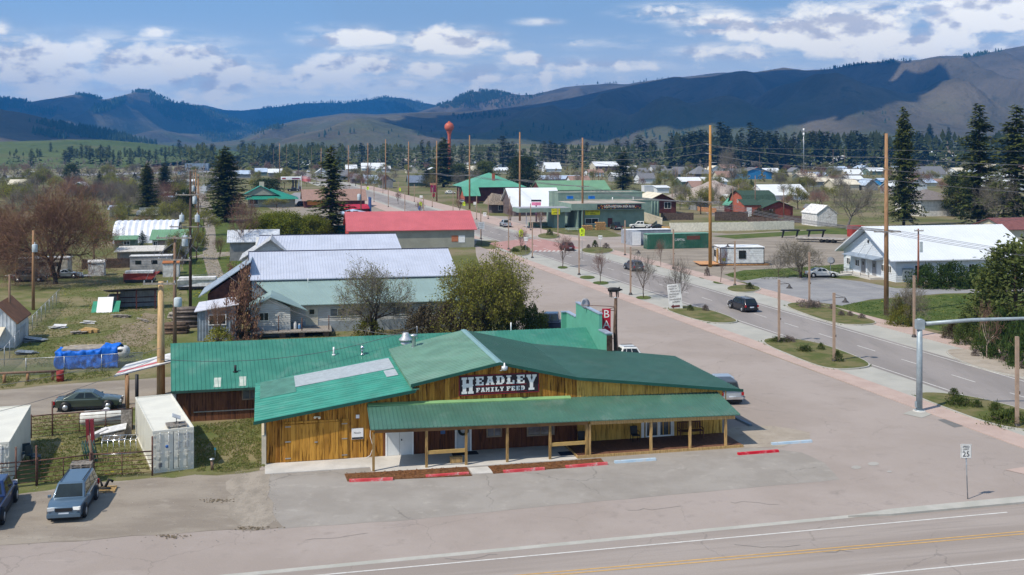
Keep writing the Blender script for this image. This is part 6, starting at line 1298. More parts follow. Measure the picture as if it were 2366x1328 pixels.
# ======================= VEHICLES =======================
head_m = M_('headlight_glass',(.75,.75,.72),rough=.15); tail_m = M_('tail_light_red',(.40,.01,.012),rough=.2); plate_m = M_('number_plate',(.55,.6,.65))
rim_m = M_('alloy_rim',(.45,.46,.48),rough=.35,metal=.5)
def paint(name,c,metal=.25): return mat(name,c,.28,metal=metal,var=.04,sc=2,spec=.6,coat=.6)
def car(label,p,rz,pm,kind='suv',L_=4.7,Wd=1.85,H=1.65,cat='car',group=None,name='parked_car',roof_m=None):
 """nose points along local +x"""
 o = thing(name,p,rz,label,cat,group); h = L_ / 2; b = .32; wt = Wd / 2
 if kind == 'sedan': belt = .92; nose = .72; prof = [(-h,b + .12),(-h + .1,b),(h - .15,b),(h,b + .15),(h - .02,nose),(h - .55,nose + .12),(h - 1.25,belt - .01),(-h + .95,belt + .02),(-h + .12,belt),(-h,belt - .12)]; cab = [(h - 1.3,belt),(h - 2.1,H - .03),(-h + 1.55,H),(-h + .55,belt + .03)]
 elif kind == 'suv': belt = 1.02; nose = .86; prof = [(-h,b + .15),(-h + .1,b),(h - .15,b),(h,b + .15),(h - .02,nose),(h - .5,nose + .12),(h - 1.05,belt),(-h + .05,belt),(-h,belt - .15)]; cab = [(h - 1.05,belt),(h - 1.75,H - .04),(-h + .55,H),(-h + .08,belt)]
 else: belt = 1.12; nose = .98; b = .45; prof = [(-h,b + .15),(-h + .1,b),(h - .15,b),(h,b + .15),(h - .02,nose),(h - .45,nose + .1),(h - 1.25,belt),(-h + .02,belt),(-h,belt - .1)]; cab = [(h - 1.3,belt),(h - 1.95,H - .03),(h - 3.45,H),(h - 3.65,belt)]
 mb = MB(); cx = sum(q[0] for q in prof) / len(prof); cz = .65; sl_ = []
 for y,s_ in ((-wt,.955),(-wt + .1,1),(wt - .1,1),(wt,.955)):
  sl_.append([(cx + (q[0] - cx) * s_,y,cz + (q[1] - cz) * (.93 if s_ < 1 else 1)) for q in prof])
 n = len(prof); vs = [v for s_ in sl_ for v in s_]; fs = [(k * n + i,k * n + (i + 1) % n,(k + 1) * n + (i + 1) % n,(k + 1) * n + i) for k in range(3) for i in range(n)] + [list(range(n)),list(range(3 * n,4 * n))[::-1]]
 vs = [(x,y * (1 - .16 * max(0,(abs(x) / h)) ** 6),z) for x,y,z in vs]; mb.add(vs,fs)
 if kind == 'pickup':
  mb2 = MB(); mb2.bb(-h + .12,h - 3.75,-wt + .18,wt - .18,belt + .002,belt + .03); 
 body = mb.build('body',pm,o); bv = body.modifiers.new('bevel','BEVEL'); bv.width = .05; bv.segments = 2; bv.limit_method = 'ANGLE'; bv.angle_limit = R(30); smooth_by(body)
 if kind == 'pickup': mb2.build('bed_cover',black,o)
 wb_,wr = wt - .09,wt - .26; mb = MB(); lo = [(c_[0],c_[1]) for c_ in cab]
 P0,P1,P2,P3 = cab
 vs = [(P0[0],-wb_,P0[1] - .02),(P3[0],-wb_,P3[1] - .02),(P3[0],wb_,P3[1] - .02),(P0[0],wb_,P0[1] - .02),(P1[0],-wr,P1[1]),(P2[0],-wr,P2[1]),(P2[0],wr,P2[1]),(P1[0],wr,P1[1])]
 mb.add(vs,[(0,1,5,4),(4,5,6,7),(2,3,7,6),(0,4,7,3),(1,2,6,5),(0,3,2,1)]); rf = mb.build('cabin',roof_m or pm,o); bv = rf.modifiers.new('bevel','BEVEL'); bv.width = .07; bv.segments = 3; smooth_by(rf)
 def V(i): return Vector(vs[i])
 def pane(nm,a,b_,c,d,ins,par,off=.012):
  a,b_,c,d = V(a),V(b_),V(c),V(d); ce = (a + b_ + c + d) / 4; nn = (b_ - a).cross(d - a).normalized()
  if nn.dot(ce - Vector((0,0,.8))) < 0: nn = -nn
  f = lambda s_,t_: (a * (1 - s_) + b_ * s_) * (1 - t_) + (d * (1 - s_) + c * s_) * t_
  i0,i1,j0,j1 = ins; q = [f(i0,j0),f(i1,j0),f(i1,j1),f(i0,j1)]
  m3 = MB(); m3.hexa(q,[x + nn * off for x in q]); m3.build(nm,glass,par)
 pane('windscreen',0,3,7,4,(.07,.93,.1,.9),rf); pane('rear_window',1,2,6,5,(.1,.9,.2,.86),rf)
 for sd in ((0,1,5,4),(3,2,6,7)):
  if kind == 'pickup': pane('side_window',*sd,(.1,.5,.18,.88),rf); pane('side_window',*sd,(.56,.92,.18,.88),rf)
  else: pane('side_window',*sd,(.1,.42,.16,.88),rf); pane('side_window',*sd,(.46,.72,.16,.88),rf); pane('side_window',*sd,(.76,.93,.2,.86),rf) if kind == 'suv' else None
 wrad = .34 if kind != 'pickup' else .4; xs_ = (h - .9,-h + .85) if kind != 'pickup' else (h - .95,-h + 1.15)
 for x in xs_:
  for s_ in (-1,1):
   y = s_ * (wt - .11); MB().lathe((x,y,wrad + .04),[(0,-.128),(wrad + .07,-.126),(wrad + .07,.126),(0,.128)],18,'y').build('wheel_arch',black,o)
   wh = MB().lathe((x,y + s_ * .012,wrad),[(wrad * .55,-.13),(wrad,-.12),(wrad,.12),(wrad * .55,.13)],18,'y').build('wheel',rubber,o); MB().lathe((x,y + s_ * .012,wrad),[(0,-.134),(wrad * .6,-.132),(wrad * .6,.132),(0,.134)],14,'y').build('rim',rim_m,wh)
 for s_ in (-1,1):
  MB().box((h - .06,s_ * (wt - .3),nose - .08),(.16,.36,.16),s_ * -.2).build('headlight',head_m,o); MB().box((-h + .035,s_ * (wt - .14),belt - .22),(.12,.18,.24)).build('tail_light',tail_m,o)
  MB().box((P0[0] - .25,s_ * (wt + .06),belt + .08),(.14,.16,.12)).build('mirror',pm,o)
 MB().bb(h - .05,h + .015,-wt + .52,wt - .52,nose - .22,nose - .04).build('grille',black,o); MB().bb(-h - .03,-h + .03,-.26,.26,.6,.74).build('number_plate',plate_m,o); MB().bb(h + .0,h + .03,-.26,.26,.46,.58).build('number_plate',plate_m,o)
 mb = MB(); mb.bb(h - .08,h + .05,-wt + .1,wt - .1,b + .02,b + .2); mb.build('front_bumper',pm if kind != 'pickup' else chrome,o); mb = MB(); mb.bb(-h - .06,-h + .05,-wt + .1,wt - .1,b + .02,b + .2); mb.build('rear_bumper',black if kind != 'pickup' else chrome,o)
 mb = MB(); mb.bb(-h + .3,h - .3,-wt + .1,wt - .1,.16,b + .02); mb.build('underbody',black,o)
 if kind == 'suv':
  for s_ in (-1,1): MB().tube([(P1[0] - .1,s_ * (wr - .1),H + .03),(P2[0] + .1,s_ * (wr - .1),H + .04)],.025,5).build('roof_rail',black,o)
 return o
RH = atan2(1,-.272)
c_slate = paint('slate_blue_paint',(.085,.14,.20)); c_gr = paint('grey_green_paint',(.07,.095,.08)); c_navy = paint('navy_paint',(.012,.02,.045)); c_blue = paint('deep_blue_paint',(.01,.03,.12)); c_w = paint('white_car_paint',(.72,.71,.68),0); c_red = paint('maroon_paint',(.13,.02,.025)); c_silver = paint('silver_paint',(.38,.42,.46)); c_blk = paint('black_paint',(.012,.014,.018)); c_steel = paint('steel_blue_paint',(.045,.06,.09))
car('slate blue estate car parked nose out in the gravel by the pipe fence',P(165,1180) + Vector((0,.3,0)),R(-80),c_slate,'suv',4.75,1.9,1.72)
sr_ = None
car('dark blue pickup cut off by left edge beside the slate blue car',P(-24,1196) + Vector((-.2,.5,0)),R(105),c_blue,'pickup',5.8,2.0,1.95,cat='pickup')
car('grey green saloon parked on the lane behind the pipe fence',P(198,948) + Vector((0,.6,0)),R(13),c_gr,'sedan',4.8,1.8,1.42)
car('black estate car driving away on the highway at centre right',P(1716,716),RH,paint('near_black_paint',(.008,.009,.016)),'suv',4.8,1.9,1.65,name='moving_car')
car('dark blue estate car behind a bare tree on the highway',P(1464,624),RH,c_steel,'suv',4.8,1.9,1.65,name='moving_car')
car('maroon car behind bare twigs near the red crossing',P(1310,578),RH,c_red,'suv',4.5,1.85,1.6,name='moving_car')
car('silver pickup parked on the kerb lane near the corner shop',P(1168,524),RH,c_silver,'pickup',5.4,1.95,1.85,cat='pickup')
car('white saloon parked before the white hall',P(1898,640),R(4),c_w,'sedan',4.8,1.85,1.45)
car('dark pickup parked behind the olive tree beside the bar',PY(1280,118),R(173),c_navy,'pickup',6.0,2.05,2.0,cat='pickup')
v1 = car('white van roof showing above the store roof',PY(1466,98),R(10),c_w,'suv',3.6,1.9,2.05,cat='van',name='parked_van')
car('silver pickup with black canopy at the right corner of the store',PY(1670,86.5),R(95),c_silver,'pickup',5.4,1.9,1.8,cat='pickup')
tp = car('black cap shell vehicle',(0,0,-50),0,c_blk) if False else None
q = PY(1672,85.2); cs_ = thing('truck_canopy',q + Vector((0,0,1.14)),R(95),'black windowed canopy fitted on the silver pickup bed','canopy'); mb = MB(); mb.hexa([(-1.5,-.85,0),(.5,-.85,0),(.5,.85,0),(-1.5,.85,0)],[(-1.4,-.68,.7),(.5,-.68,.7),(.5,.68,.7),(-1.4,.68,.7)]); mb.build('shell',M_('canopy_grey',(.06,.07,.085),rough=.35),cs_); MB().hexa([(-1.52,-.7,.12),(-1.5,-.7,.12),(-1.5,.7,.12),(-1.52,.7,.12)],[(-1.45,-.6,.6),(-1.43,-.6,.6),(-1.43,.6,.6),(-1.45,.6,.6)]).build('rear_window',glass,cs_)
car('dark grey pickup parked at the rug shop door',P(1424,530),R(100),c_blk,'pickup',5.6,1.95,1.9,cat='pickup')
car('white pickup behind the grey container',P(1480,528),R(170),c_w,'pickup',5.4,1.9,1.85,cat='pickup'); car('black hatchback by the end of the cream fence',P(1517,530),R(175),c_blk,'sedan',4.4,1.8,1.4)
car('white car behind the yellow green willow',P(741,553),R(95),c_w,'suv',4.6,1.85,1.6); car('silver car beside the white car near the coral red roof',P(727,556),R(95),c_silver,'sedan',4.6,1.8,1.45)
car('blue car in front of the small cabin by the inn',P(1068,470),R(90),c_silver,'sedan',4.5,1.8,1.5); car('dark car parked behind the willow by the station',P(702,476),R(20),c_blk,'suv',4.6,1.85,1.7)
car('black car by the bright blue house',P(1728,438),R(10),c_blk,'suv',4.8,1.85,1.7); car('dark pickup under the station canopy',P(678,442),R(10),c_blk,'pickup',5.4,1.9,1.8,cat='pickup')
for i,(u,v) in enumerate([(1040,448),(905,420),(885,422),(470,390),(712,398),(60,445),(590,394),(560,396)]): car('far parked car too small to make out',P(u,v),R(30 * i),[c_w,c_silver,c_blk,c_red][i % 4],['sedan','suv'][i % 2],group='far cars')
# ======================= CONTAINERS =======================
def container(label,p,rz,L_,m,H=2.59,Wd=2.44,door='f',ribs=True,seed=0):
 """door end at y=0 looking to -y, length along +y"""
 o = thing('shipping_container',p,rz,label,'container','shipping containers'); MB().bb(.04,Wd - .04,.05,L_,.12,H - .06).build('shell',m,o)
 fr = MB()
 for x in (0,Wd - .13):
  fr.bb(x,x + .13,0,.13,0,H); fr.bb(x,x + .13,L_ - .1,L_ + .03,0,H)
 fr.bb(0,Wd,-.005,.1,H - .13,H + .004); fr.bb(0,Wd,-.005,.1,0,.14); fr.bb(-.01,.06,.1,L_,H - .11,H + .002); fr.bb(Wd - .06,Wd + .01,.1,L_,H - .11,H + .002); fr.bb(-.01,.06,.1,L_,0,.14); fr.bb(Wd - .06,Wd + .01,.1,L_,0,.14); fr.bb(0,Wd,L_ - .05,L_ + .03,H - .13,H + .003)
 fr.build('frame',m,o)
 for x0_,x1_ in ((.015,.04),(Wd - .04,Wd - .015)):
  sd = MB()
  for i in range(int(L_ / .28)):
   y = .2 + i * .28
   if y > L_ - .25: break
   sd.hexa([(x0_,y,.16),(x1_,y,.16),(x1_,y + .16,.16),(x0_,y + .16,.16)],[(x0_,y,H - .13),(x1_,y,H - .13),(x1_,y + .16,H - .13),(x0_,y + .16,H - .13)])
  sd.build('side_corrugation',m,o)
 for a,b in ((.14,Wd / 2 - .015),(Wd / 2 + .015,Wd - .14)):
  d = MB().bb(a,b,-.03,.05,.16,H - .15).build('door',m,o); dm = MB()
  for k in range(4):
   z = .28 + k * .56; dm.bb(a + .06,(a + b) / 2 - .05,-.045,-.031,z,z + .4); dm.bb((a + b) / 2 + .05,b - .06,-.045,-.031,z,z + .4)
  dm.build('door_panels',m,d)
  for f in (.26,.74):
   x = a + (b - a) * f; MB().tube([(x,-.075,.12),(x,-.075,H - .1)],.02,6).build('lock_rod',galv,d); MB().bb(x - .02,x + .2,-.11,-.08,1.15,1.19).build('handle',galv,d)
   for z in (.18,1.0,1.9,H - .2): MB().bb(x - .05,x + .05,-.095,-.046,z - .03,z + .03).build('rod_guide',m,d)
  for z in (.35,1.0,1.7,2.3):
   x = .1 if a < 1 else Wd - .1; MB().bb(x - .06,x + .06,-.05,-.005,z - .05,z + .05).build('hinge',m,d)
 MB().bb(Wd / 2 - .014,Wd / 2 + .014,-.032,.04,.16,H - .15).build('gasket',black,o)
 return o
cream = M_('container_cream',(.66,.64,.56),rough=.55,var=.04,sc=.8,dirt=.12)
c1 = container('cream shipping container nearest the store, small dish on its roof',P(353,1094),R(25),10.0,cream)
mb = MB(); write(mb,'FALU 785863 2',(1.85,-.052,2.22),.14,depth=.002); write(mb,'45G1',(2.05,-.052,2.05),.14,depth=.002)
for i,s_ in enumerate(('MAX GROSS','TARE','NET','CU CAP')): write(mb,s_,(1.55,-.052,1.72 - i * .09),.075,depth=.002); write(mb,'30480 KG',(2.02,-.052,1.72 - i * .09),.075,depth=.002)
mb.bb(.33,.55,-.052,-.05,.35,.6); mb.build('lettering',M_('stencil_grey',(.2,.2,.22)),c1); MB().lathe((.83,-.05,1.58),[(0,-.004),(.1,-.004),(.1,.003),(0,.003)],14,'y').build('round_sticker',M_('sticker_blue',(.04,.12,.35)),c1)
c2 = container('cream shipping container cut off by the left edge',P(21,1122) + Vector((-2.44 * cos(R(17)),-2.44 * sin(R(17)),0)),R(17),9.6,cream)
mb = MB(); write(mb,'78588 6',(2.05,-.052,2.2),.13,depth=.002); mb.build('lettering',M_('stencil_grey',(.2,.2,.22)),c2)
def on_c1(x,y,z): a = R(25); b = P(353,1094); return Vector((b.x + x * cos(a) - y * sin(a),b.y + x * sin(a) + y * cos(a),z))
def pallet(label,p,rz,n=1,m=wood_grey,group=None):
 o = thing('pallet' if n == 1 else 'pallet_stack',p,rz,label,'pallet',group)
 for k in range(n):
  mb = MB(); j = (random.random() - .5) * .1 * (k > 0); z = k * .145
  for i in range(6): mb.bb(-.6 + j,.6 + j,-.5 + i * .18,-.5 + i * .18 + .11,z + .115,z + .135)
  for x in (-.55,0,.55): mb.bb(x - .045 + j,x + .045 + j,-.5,.51,z + .02,z + .114)
  for y in (-.5,0,.41): mb.bb(-.6 + j,.6 + j,y,y + .1,z,z + .019)
  mb.build('pallet_layer' if n > 1 else 'boards',m,o)
 return o
random.seed(4)
pallet('grey pallet lying on the container roof under the small dish',on_c1(1.5,.75,2.61),R(25))
sd_ = thing('antenna_dish',on_c1(1.5,.75,2.76),R(25),'small flat tilted dish antenna on a stand on the container roof','antenna'); MB().tube([(0,0,0),(0,0,.38)],.03,6).build('mast',galv,sd_); MB().box((0,0,.42),(.55,.4,.03),0,R(20),R(24)).build('panel',M_('antenna_grey',(.4,.42,.44)),sd_)
mb = MB()
for a in range(3): mb.tube([(0,0,.1),(.25 * cos(a * 2.1),.25 * sin(a * 2.1),0)],.02,4)
mb.build('stand',black,sd_)
gcon = M_('container_green',(.03,.115,.07),rough=.6,var=.12,sc=.5,dirt=.25)
p = P(1497,576); a2 = R(14); 
cg = thing('shipping_container',p,a2,'long dark green shipping container with CAPITAL lettering','container','shipping containers'); wcg = span(p,1640,a2); HC2 = 2.9
MB().bb(0,wcg,0,2.44,.02,HC2).build('shell',gcon,cg); mb = MB()
for i in range(int(wcg / .5)): x = .3 + i * .5; mb.hexa([(x,-.03,.15),(x + .3,-.03,.15),(x + .3,0,.15),(x,0,.15)],[(x,-.03,HC2 - .15),(x + .3,-.03,HC2 - .15),(x + .3,0,HC2 - .15),(x,0,HC2 - .15)])
mb.build('side_corrugation',gcon,cg); MB().bb(-.05,wcg + .05,-.04,2.5,HC2 + .002,HC2 + .06).build('roof',M_('faded_green',(.13,.30,.22),rough=.6),cg)
mb = MB(); vs,fs = text_mb('CAPITAL',.66,depth=.004,narrow=.85); mb.add([(wcg * .51 + x,-.04 - z,1.75 + y) for x,y,z in vs],fs); mb.build('lettering',sign_white,cg); MB().bb(wcg * .625,wcg * .84,-.045,-.031,1.75,2.5).build('faded_patch',M_('rust_patch',(.13,.05,.035)),cg)
for z in (.3,2.6): MB().bb(-.06,-.0,.1,2.3,z - .05,z + .05).build('door_bar',gcon,cg)
for y in (.4,.9,1.5,2.0): MB().tube([(-.08,y,.1),(-.08,y,HC2 - .1)],.03,5).build('lock_rod',galv,cg)
p = P(1461,568); cw2 = thing('shipping_container',p,TH,'grey ribbed container with white roller door end','container','shipping containers'); MB().bb(0,1.9,.1,7,.02,2.9).build('shell',M_('container_grey',(.30,.32,.36),rough=.6,ribs=('Y',.3,.05,1)),cw2); MB().bb(.05,1.85,.02,.1,.1,2.8).build('door',white,cw2); MB().bb(1.9,9.5,3,5.4,.02,2.95).build('side_body',MT['container_grey'],cw2); MB().bb(-.05,9.6,2.9,5.5,2.96,3.05).build('roof',white,cw2)
mu = thing('mural_panel',P(1450,563),TH,'black mural panel with yellow painted shapes left of grey container','mural'); MB().bb(-.5,.5,0,.12,0,2.9).build('board',sign_black,mu); mb = MB()
for x,z,r in ((0,2.4,.28),(-.1,1.7,.34),(.12,1.1,.3),(-.15,.5,.26),(.2,.3,.2)): mb.lathe((x,-.02 - z * .002,z),[(0,-.008),(r,-.008),(r,.002),(0,.002)],10,'y')
mb.build('painted_shapes',M_('mural_yellow',(.55,.55,.12)),mu)
for u,lb in ((1357,'left stack of round logs with foliage before rug shop'),(1387,'right stack of round logs shaped like a chair')):
 o = thing('log_stack',P(u,531),TH,lb,'log stack'); mb = MB(); rnd = random.Random(u)
 for i in range(6):
  for j in range(5 if u > 1370 else 3): mb.tube([(-1.1 + i * .42 + (j % 2) * .2,-.5,.22 + j * .38),(-1.1 + i * .42 + (j % 2) * .2,.5,.22 + j * .38)],.2,7)
 mb.build('logs',M_('cut_log',(.42,.24,.10),rough=.8,var=.25,sc=4),o)
# ======================= PROPS IN FRONT =======================
def stop(label,u,v,u2,v2,m,group='concrete wheel stops'):
 a,b = P(u,v),P(u2,v2); c = (a + b) / 2; L_ = (b - a).length; o = thing('wheel_stop',c,atan2(b.y - a.y,b.x - a.x),label,'wheel stop',group)
 MB().ext([(-.13,0),(.13,0),(.1,.15),(-.1,.15)],'x',-L_ / 2,L_ / 2).build('block',m,o); 
 for x in (-L_ * .36,L_ * .36): MB().lathe((x,0,.15),[(0,0),(.02,0),(.02,.012),(0,.012)],6).build('anchor_pin',rust,o)
redp = soil('worn_red_paint',(.48,.05,.06),(.55,.09,.10),(.5,.38,.36),3,.1,8,0,2.5,cw=.8); redn = soil('fresh_red_paint',(.46,.01,.025),(.52,.02,.04),(.5,.35,.34),3,.1,8,0,3,cw=.4); bluep = soil('worn_blue_paint',(.34,.46,.56),(.42,.52,.60),(.5,.5,.5),3,.1,8,0,2.5,cw=.8)
stop('worn red wheel stop, leftmost, on the bark bed',807,1113,908,1109,redp); stop('worn red wheel stop before the entrance door',984,1103,1083,1096,redp); stop('worn red wheel stop right of the entrance path',1163,1092,1258,1085,redp); stop('worn red wheel stop left of the pale blue one',1307,1081,1403,1073,redp)
stop('pale blue wheel stop before the wooden deck',1420,1070,1515,1063,bluep); stop('bright red wheel stop at right end of the grey lot',1705,1051,1798,1044,redn); stop('pale blue wheel stop farthest right on the dirt',1783,1028,1875,1021,bluep)
bd_m = M_('steel_blue_bar',(.12,.17,.22),rough=.5)
stop('dark blue wheel stop in the shade at the side of the store',1688,962,1735,985,bd_m)
def LP(s,t,z): q = L(s,t,z); return Vector(q)
def chair(label,p,rz,m):
 o = thing('chair',p,rz,label,'chair','porch chairs'); MB().bb(-.25,.25,-.25,.25,.4,.45).build('seat',m,o); MB().hexa([(-.25,.22,.45),(.25,.22,.45),(.25,.27,.45),(-.25,.27,.45)],[(-.25,.3,.95),(.25,.3,.95),(.25,.35,.95),(-.25,.35,.95)]).build('backrest',m,o)
 for x in (-.25,.25):
  for y in (-.23,.23): MB().tube([(x,y,0),(x,y,.42)],.022,5).build('leg',m,o)
  MB().tube([(x,-.22,.42),(x,-.22,.64),(x,.26,.66)],.022,5).build('armrest',m,o)
chair('black armchair on the wooden deck left of the french doors',LP(S(1467,-.7),-.75,.18),TH,black); chair('black chair in the shade behind the porch posts',LP(S(1345,-.7),-.8,.06),TH,black)
o = thing('bench',LP(S(1596,-.6),-.55,.18),TH,'reddish slatted bench against the wall of the deck','bench'); bm = M_('bench_red_wood',(.13,.05,.03),rough=.7)
mb = MB()
for i in range(5): mb.bb(-.85,.85,-.3 + i * .12,-.22 + i * .12,.42,.45)
mb.build('seat',bm,o); mb = MB()
for i in range(13): mb.bb(-.82 + i * .13,-.77 + i * .13,.28,.31,.5,.92)
mb.bb(-.87,.87,.27,.32,.92,.98); mb.build('backrest',bm,o)
for x in (-.85,.8):
 MB().bb(x,x + .06,-.3,-.24,0,.62).build('leg',bm,o); MB().bb(x,x + .06,.26,.32,0,.9).build('leg',bm,o); MB().bb(x,x + .06,-.32,.3,.6,.64).build('armrest',bm,o)
o = thing('step_box',LP(S(1053,-2.4),-2.5,.06),TH,'small wooden step box on the porch before entrance','box'); MB().bb(-.4,.4,-.18,.18,.34,.38).build('top',wood_tan,o); mb = MB(); mb.bb(-.36,.36,-.15,-.12,.02,.3); mb.bb(-.38,-.34,-.15,.15,0,.34); mb.bb(.34,.38,-.15,.15,0,.34); mb.build('sides',wood_tan,o)
tag(MB().box(tuple(LP(12.6,-.6,.065)),(1.7,.75,.02),TH).build('doormat',M_('black_mat',(.02,.02,.025),rough=.95)),'black doormat before the entrance door','doormat'); tag(MB().box(tuple(LP(S(1313,-2),-2.1,.065)),(1.3,.8,.02),TH).build('doormat',M_('navy_mat',(.02,.03,.06),rough=.95)),'dark blue doormat lying left of the wooden deck','doormat')
o = thing('propane_tank',P(243,992),R(12),'white horizontal propane tank with a domed cap behind the rear pipe fence','tank'); mb = MB(); mb.lathe((-1.75,0,.85),[(0,0),(.25,.04),(.45,.18),(.52,.4),(.52,3.1),(.45,3.32),(.25,3.46),(0,3.5)],20,'x'); mb.build('vessel',M_('tank_white',(.62,.62,.58),rough=.5,dirt=.15),o)
MB().lathe((0.1,0,1.34),[(.22,0),(.22,.12),(.12,.2),(0,.22)],12).build('dome',white,o)
for x in (-1.1,1.0): MB().bb(x,x + .15,-.35,.35,0,.4).build('saddle',galv,o)
def pipe_fence(label,pts,h,rails=5,posts_every=None,top_r=.045,cat='fence',ends=True,tall=()):
 a0 = P(*pts[0]); o = thing('pipe_fence',a0,0,label,cat,'rusty pipe fences and gates'); q = [P(*p) - a0 for p in pts]
 for i,a in enumerate(q):
  hh = h + (.9 if i in tall else .12); MB().tube([(a.x,a.y,0),(a.x,a.y,hh)],.055,7).build('post',rust,o)
 for a,b in zip(q,q[1:]):
  n = max(1,round((b - a).length / 1.9))
  for r_ in range(rails + 1):
   z = h * (.16 + .84 * r_ / rails); mb = MB(); mb.tube([(a.x,a.y,z),(b.x,b.y,z)],top_r if r_ == rails else .022,5); mb.build('rail',rust,o)
  for k in range(1,n): c = a.lerp(b,k / n); MB().tube([(c.x,c.y,h * .1),(c.x,c.y,h)],.032,5).build('upright',rust,o)
 return o
pipe_fence('rusty pipe gate cut off by the left edge',[(-60,1136),(37,1127),(86,1121)],1.5,tall=(1,)); pipe_fence('long rusty pipe gate behind the slate blue car',[(84,1123),(208,1108)],1.5,tall=(0,)); pipe_fence('rusty pipe gate ending at the cream container',[(211,1107),(352,1099)],1.5,tall=(1,)); pipe_fence('rear rusty pipe fence in front of the grey green saloon',[(72,1012),(121,1007),(305,993)],1.5,tall=(1,))
MB_ = MB(); o = thing('wood_post',P(218,1106),0,'crooked wooden post behind the pallet stack','post'); MB().tube([(0,0,0),(-.12,0,1.4),(-.35,0,2.6)],[.1,.09,.07],7).build('shaft',pole_old,o)
pallet('stack of grey pallets behind the slate blue car',P(188,1112),R(14),8); pallet('pale yellow pallet with black scrap right of the slate blue car',P(243,1134),R(12),1,wood_tan)
o = thing('scrap_rubber',P(240,1131),0,'heap of bent black rubber scrap on the pale pallet','scrap'); mb = MB(); mb.tube([(-.5,0,.16),(-.25,.1,.5),(-.1,0,.2)],.08,5); mb.tube([(.1,0,.18),(.3,0,.6),(.5,.1,.45)],.09,5); mb.tube([(-.2,-.3,.15),(.5,-.35,.17)],.1,5); mb.build('heap',rubber,o)
o = thing('ladder_rack',P(275,1052),R(12),'silver tubular rack leaning by the cream container','rack'); mb = MB()
for z in (.1,1.0): mb.tube([(-1.1,0,z),(1.1,0,z)],.03,5)
for i in range(7): mb.tube([(-1.05 + i * .35,0,.1),(-1.05 + i * .35,0,1.0)],.025,5); mb.tube([(-1.05 + i * .35,0,1.0),(-1.0 + i * .35,.6,1.15)],.025,5)
mb.tube([(-1.1,.6,1.15),(1.1,.6,1.15)],.03,5); mb.build('tubes',chrome,o)
def frames(label,p,m,n,hgt,cat='frame'):
 o = thing('stacked_frames',p,R(18),label,cat)
 for k in range(n):
  mb = MB(); x = k * .16; 
  for y0_ in (-.5,.5): mb.tube([(x,y0_,.05),(x - .25,y0_,hgt)],.035,5)
  for z in (.1,hgt * .5,hgt): mb.tube([(x - .25 * z / hgt,-.5,z),(x - .25 * z / hgt,.5,z)],.03,5)
  mb.build('frame',m,o)
frames('leaning dark green tubular frames in the yard',P(200,1068),M_('dark_green_frame',(.02,.07,.06),rough=.5),5,1.25); 
o = thing('metal_channels',P(205,1030),R(12),'two upright red metal channels standing in the yard','panel')
for x in (-.12,.16): MB().hexa([(x,0,0),(x + .2,0,0),(x + .2,.3,0),(x,.3,0)],[(x - .1,0,1.75),(x + .12,0,1.75),(x + .12,.3,1.75),(x - .1,.3,1.75)]).build('channel',M_('scrap_red',(.22,.03,.04),rough=.5),o)
o = thing('white_chute',P(229,1018),R(20),'white metal chute on dark forks in the yard','scrap'); MB().box((0,0,.5),(1.2,.5,.3),.3,0,R(-18)).build('body',white_dirty,o); MB().tube([(-1.3,.1,.3),(.8,0,.6)],.04,5).build('fork',black,o)
o = thing('crate',P(262,1016),R(12),'pale timber crate with tilted lid beside the propane tank','crate'); MB().bb(-.7,.7,-.4,.4,0,.6).build('body',wood_grey,o); MB().box((0,0,.75),(1.7,.9,.06),0,R(12),R(-10)).build('lid',white_dirty,o)
o = thing('plywood_panel',P(292,1010),R(12),'grey panel leaning against the cream container','panel'); MB().bb(-.35,.35,-.05,0,0,1.9).build('board',wood_grey,o)
o = thing('satellite_dish',P(243,1003),0,'small round dish on a thin post before the propane tank','dish'); MB().tube([(0,0,0),(.05,0,1.6)],.03,5).build('mast',rust,o); mb = MB(); mb.lathe((.05,0,1.6),[(0,0),(.2,.04),(.32,.1),(.2,.07),(0,.03)],12); mb.build('dish',M_('dish_brown',(.22,.19,.2)),o)
chm = M_('dark_plastic_chair',(.035,.055,.065),rough=.5)
for i,(u,v) in enumerate([(60,1062),(72,1066),(84,1070)]):
 p = P(u,v); o = thing('chair',p,R(30 + 40 * i),['leftmost','middle','rightmost'][i] + ' of the dark plastic chairs stacked beside the left container','chair','dark yard chairs')
 MB().bb(-.26,.26,-.25,.25,.42,.47).build('seat',chm,o); MB().bb(-.26,.26,.22,.27,.5,1.0).build('backrest',chm,o)
 for x in (-.25,.25):
  for y in (-.23,.23): MB().tube([(x,y,0),(x,y,.44)],.025,4).build('leg',chm,o)
o = thing('bollard',P(490,1086),0,'short wooden post with a grey cap in the grass beside the container','post'); MB().tube([(0,0,0),(0,0,.62)],.09,8).build('shaft',pole_old,o); MB().lathe((0,0,.62),[(.11,0),(.17,.04),(.17,.09),(0,.13)],10).build('cap',galv,o)
o = thing('hydrant_marker',P(497,1066),0,'thin blue topped stake in the grass','stake'); MB().tube([(0,0,0),(0,0,.8)],.015,4).build('stake',galv,o); MB().box((0,0,.8),(.12,.04,.14)).build('flag',M_('stake_blue',(.03,.2,.3)),o)
o = thing('barrel',P(139,881),0,'red steel barrel at the end of the log rail','barrel'); MB().lathe((0,0,0),[(0,0),(.3,0),(.3,.3),(.315,.31),(.3,.33),(.3,.6),(.315,.61),(.3,.63),(.3,.92),(.27,.92),(.27,.88),(0,.88)],16).build('drum',M_('barrel_red',(.28,.03,.025),rough=.7,var=.2,dirt=.3),o)
o = thing('log_rail',P(0,882),0,'low log rail barrier on stubby posts along the lane','barrier'); a0 = P(0,882); ends = [P(-60,887),P(10,885),P(64,882),P(122,879)]
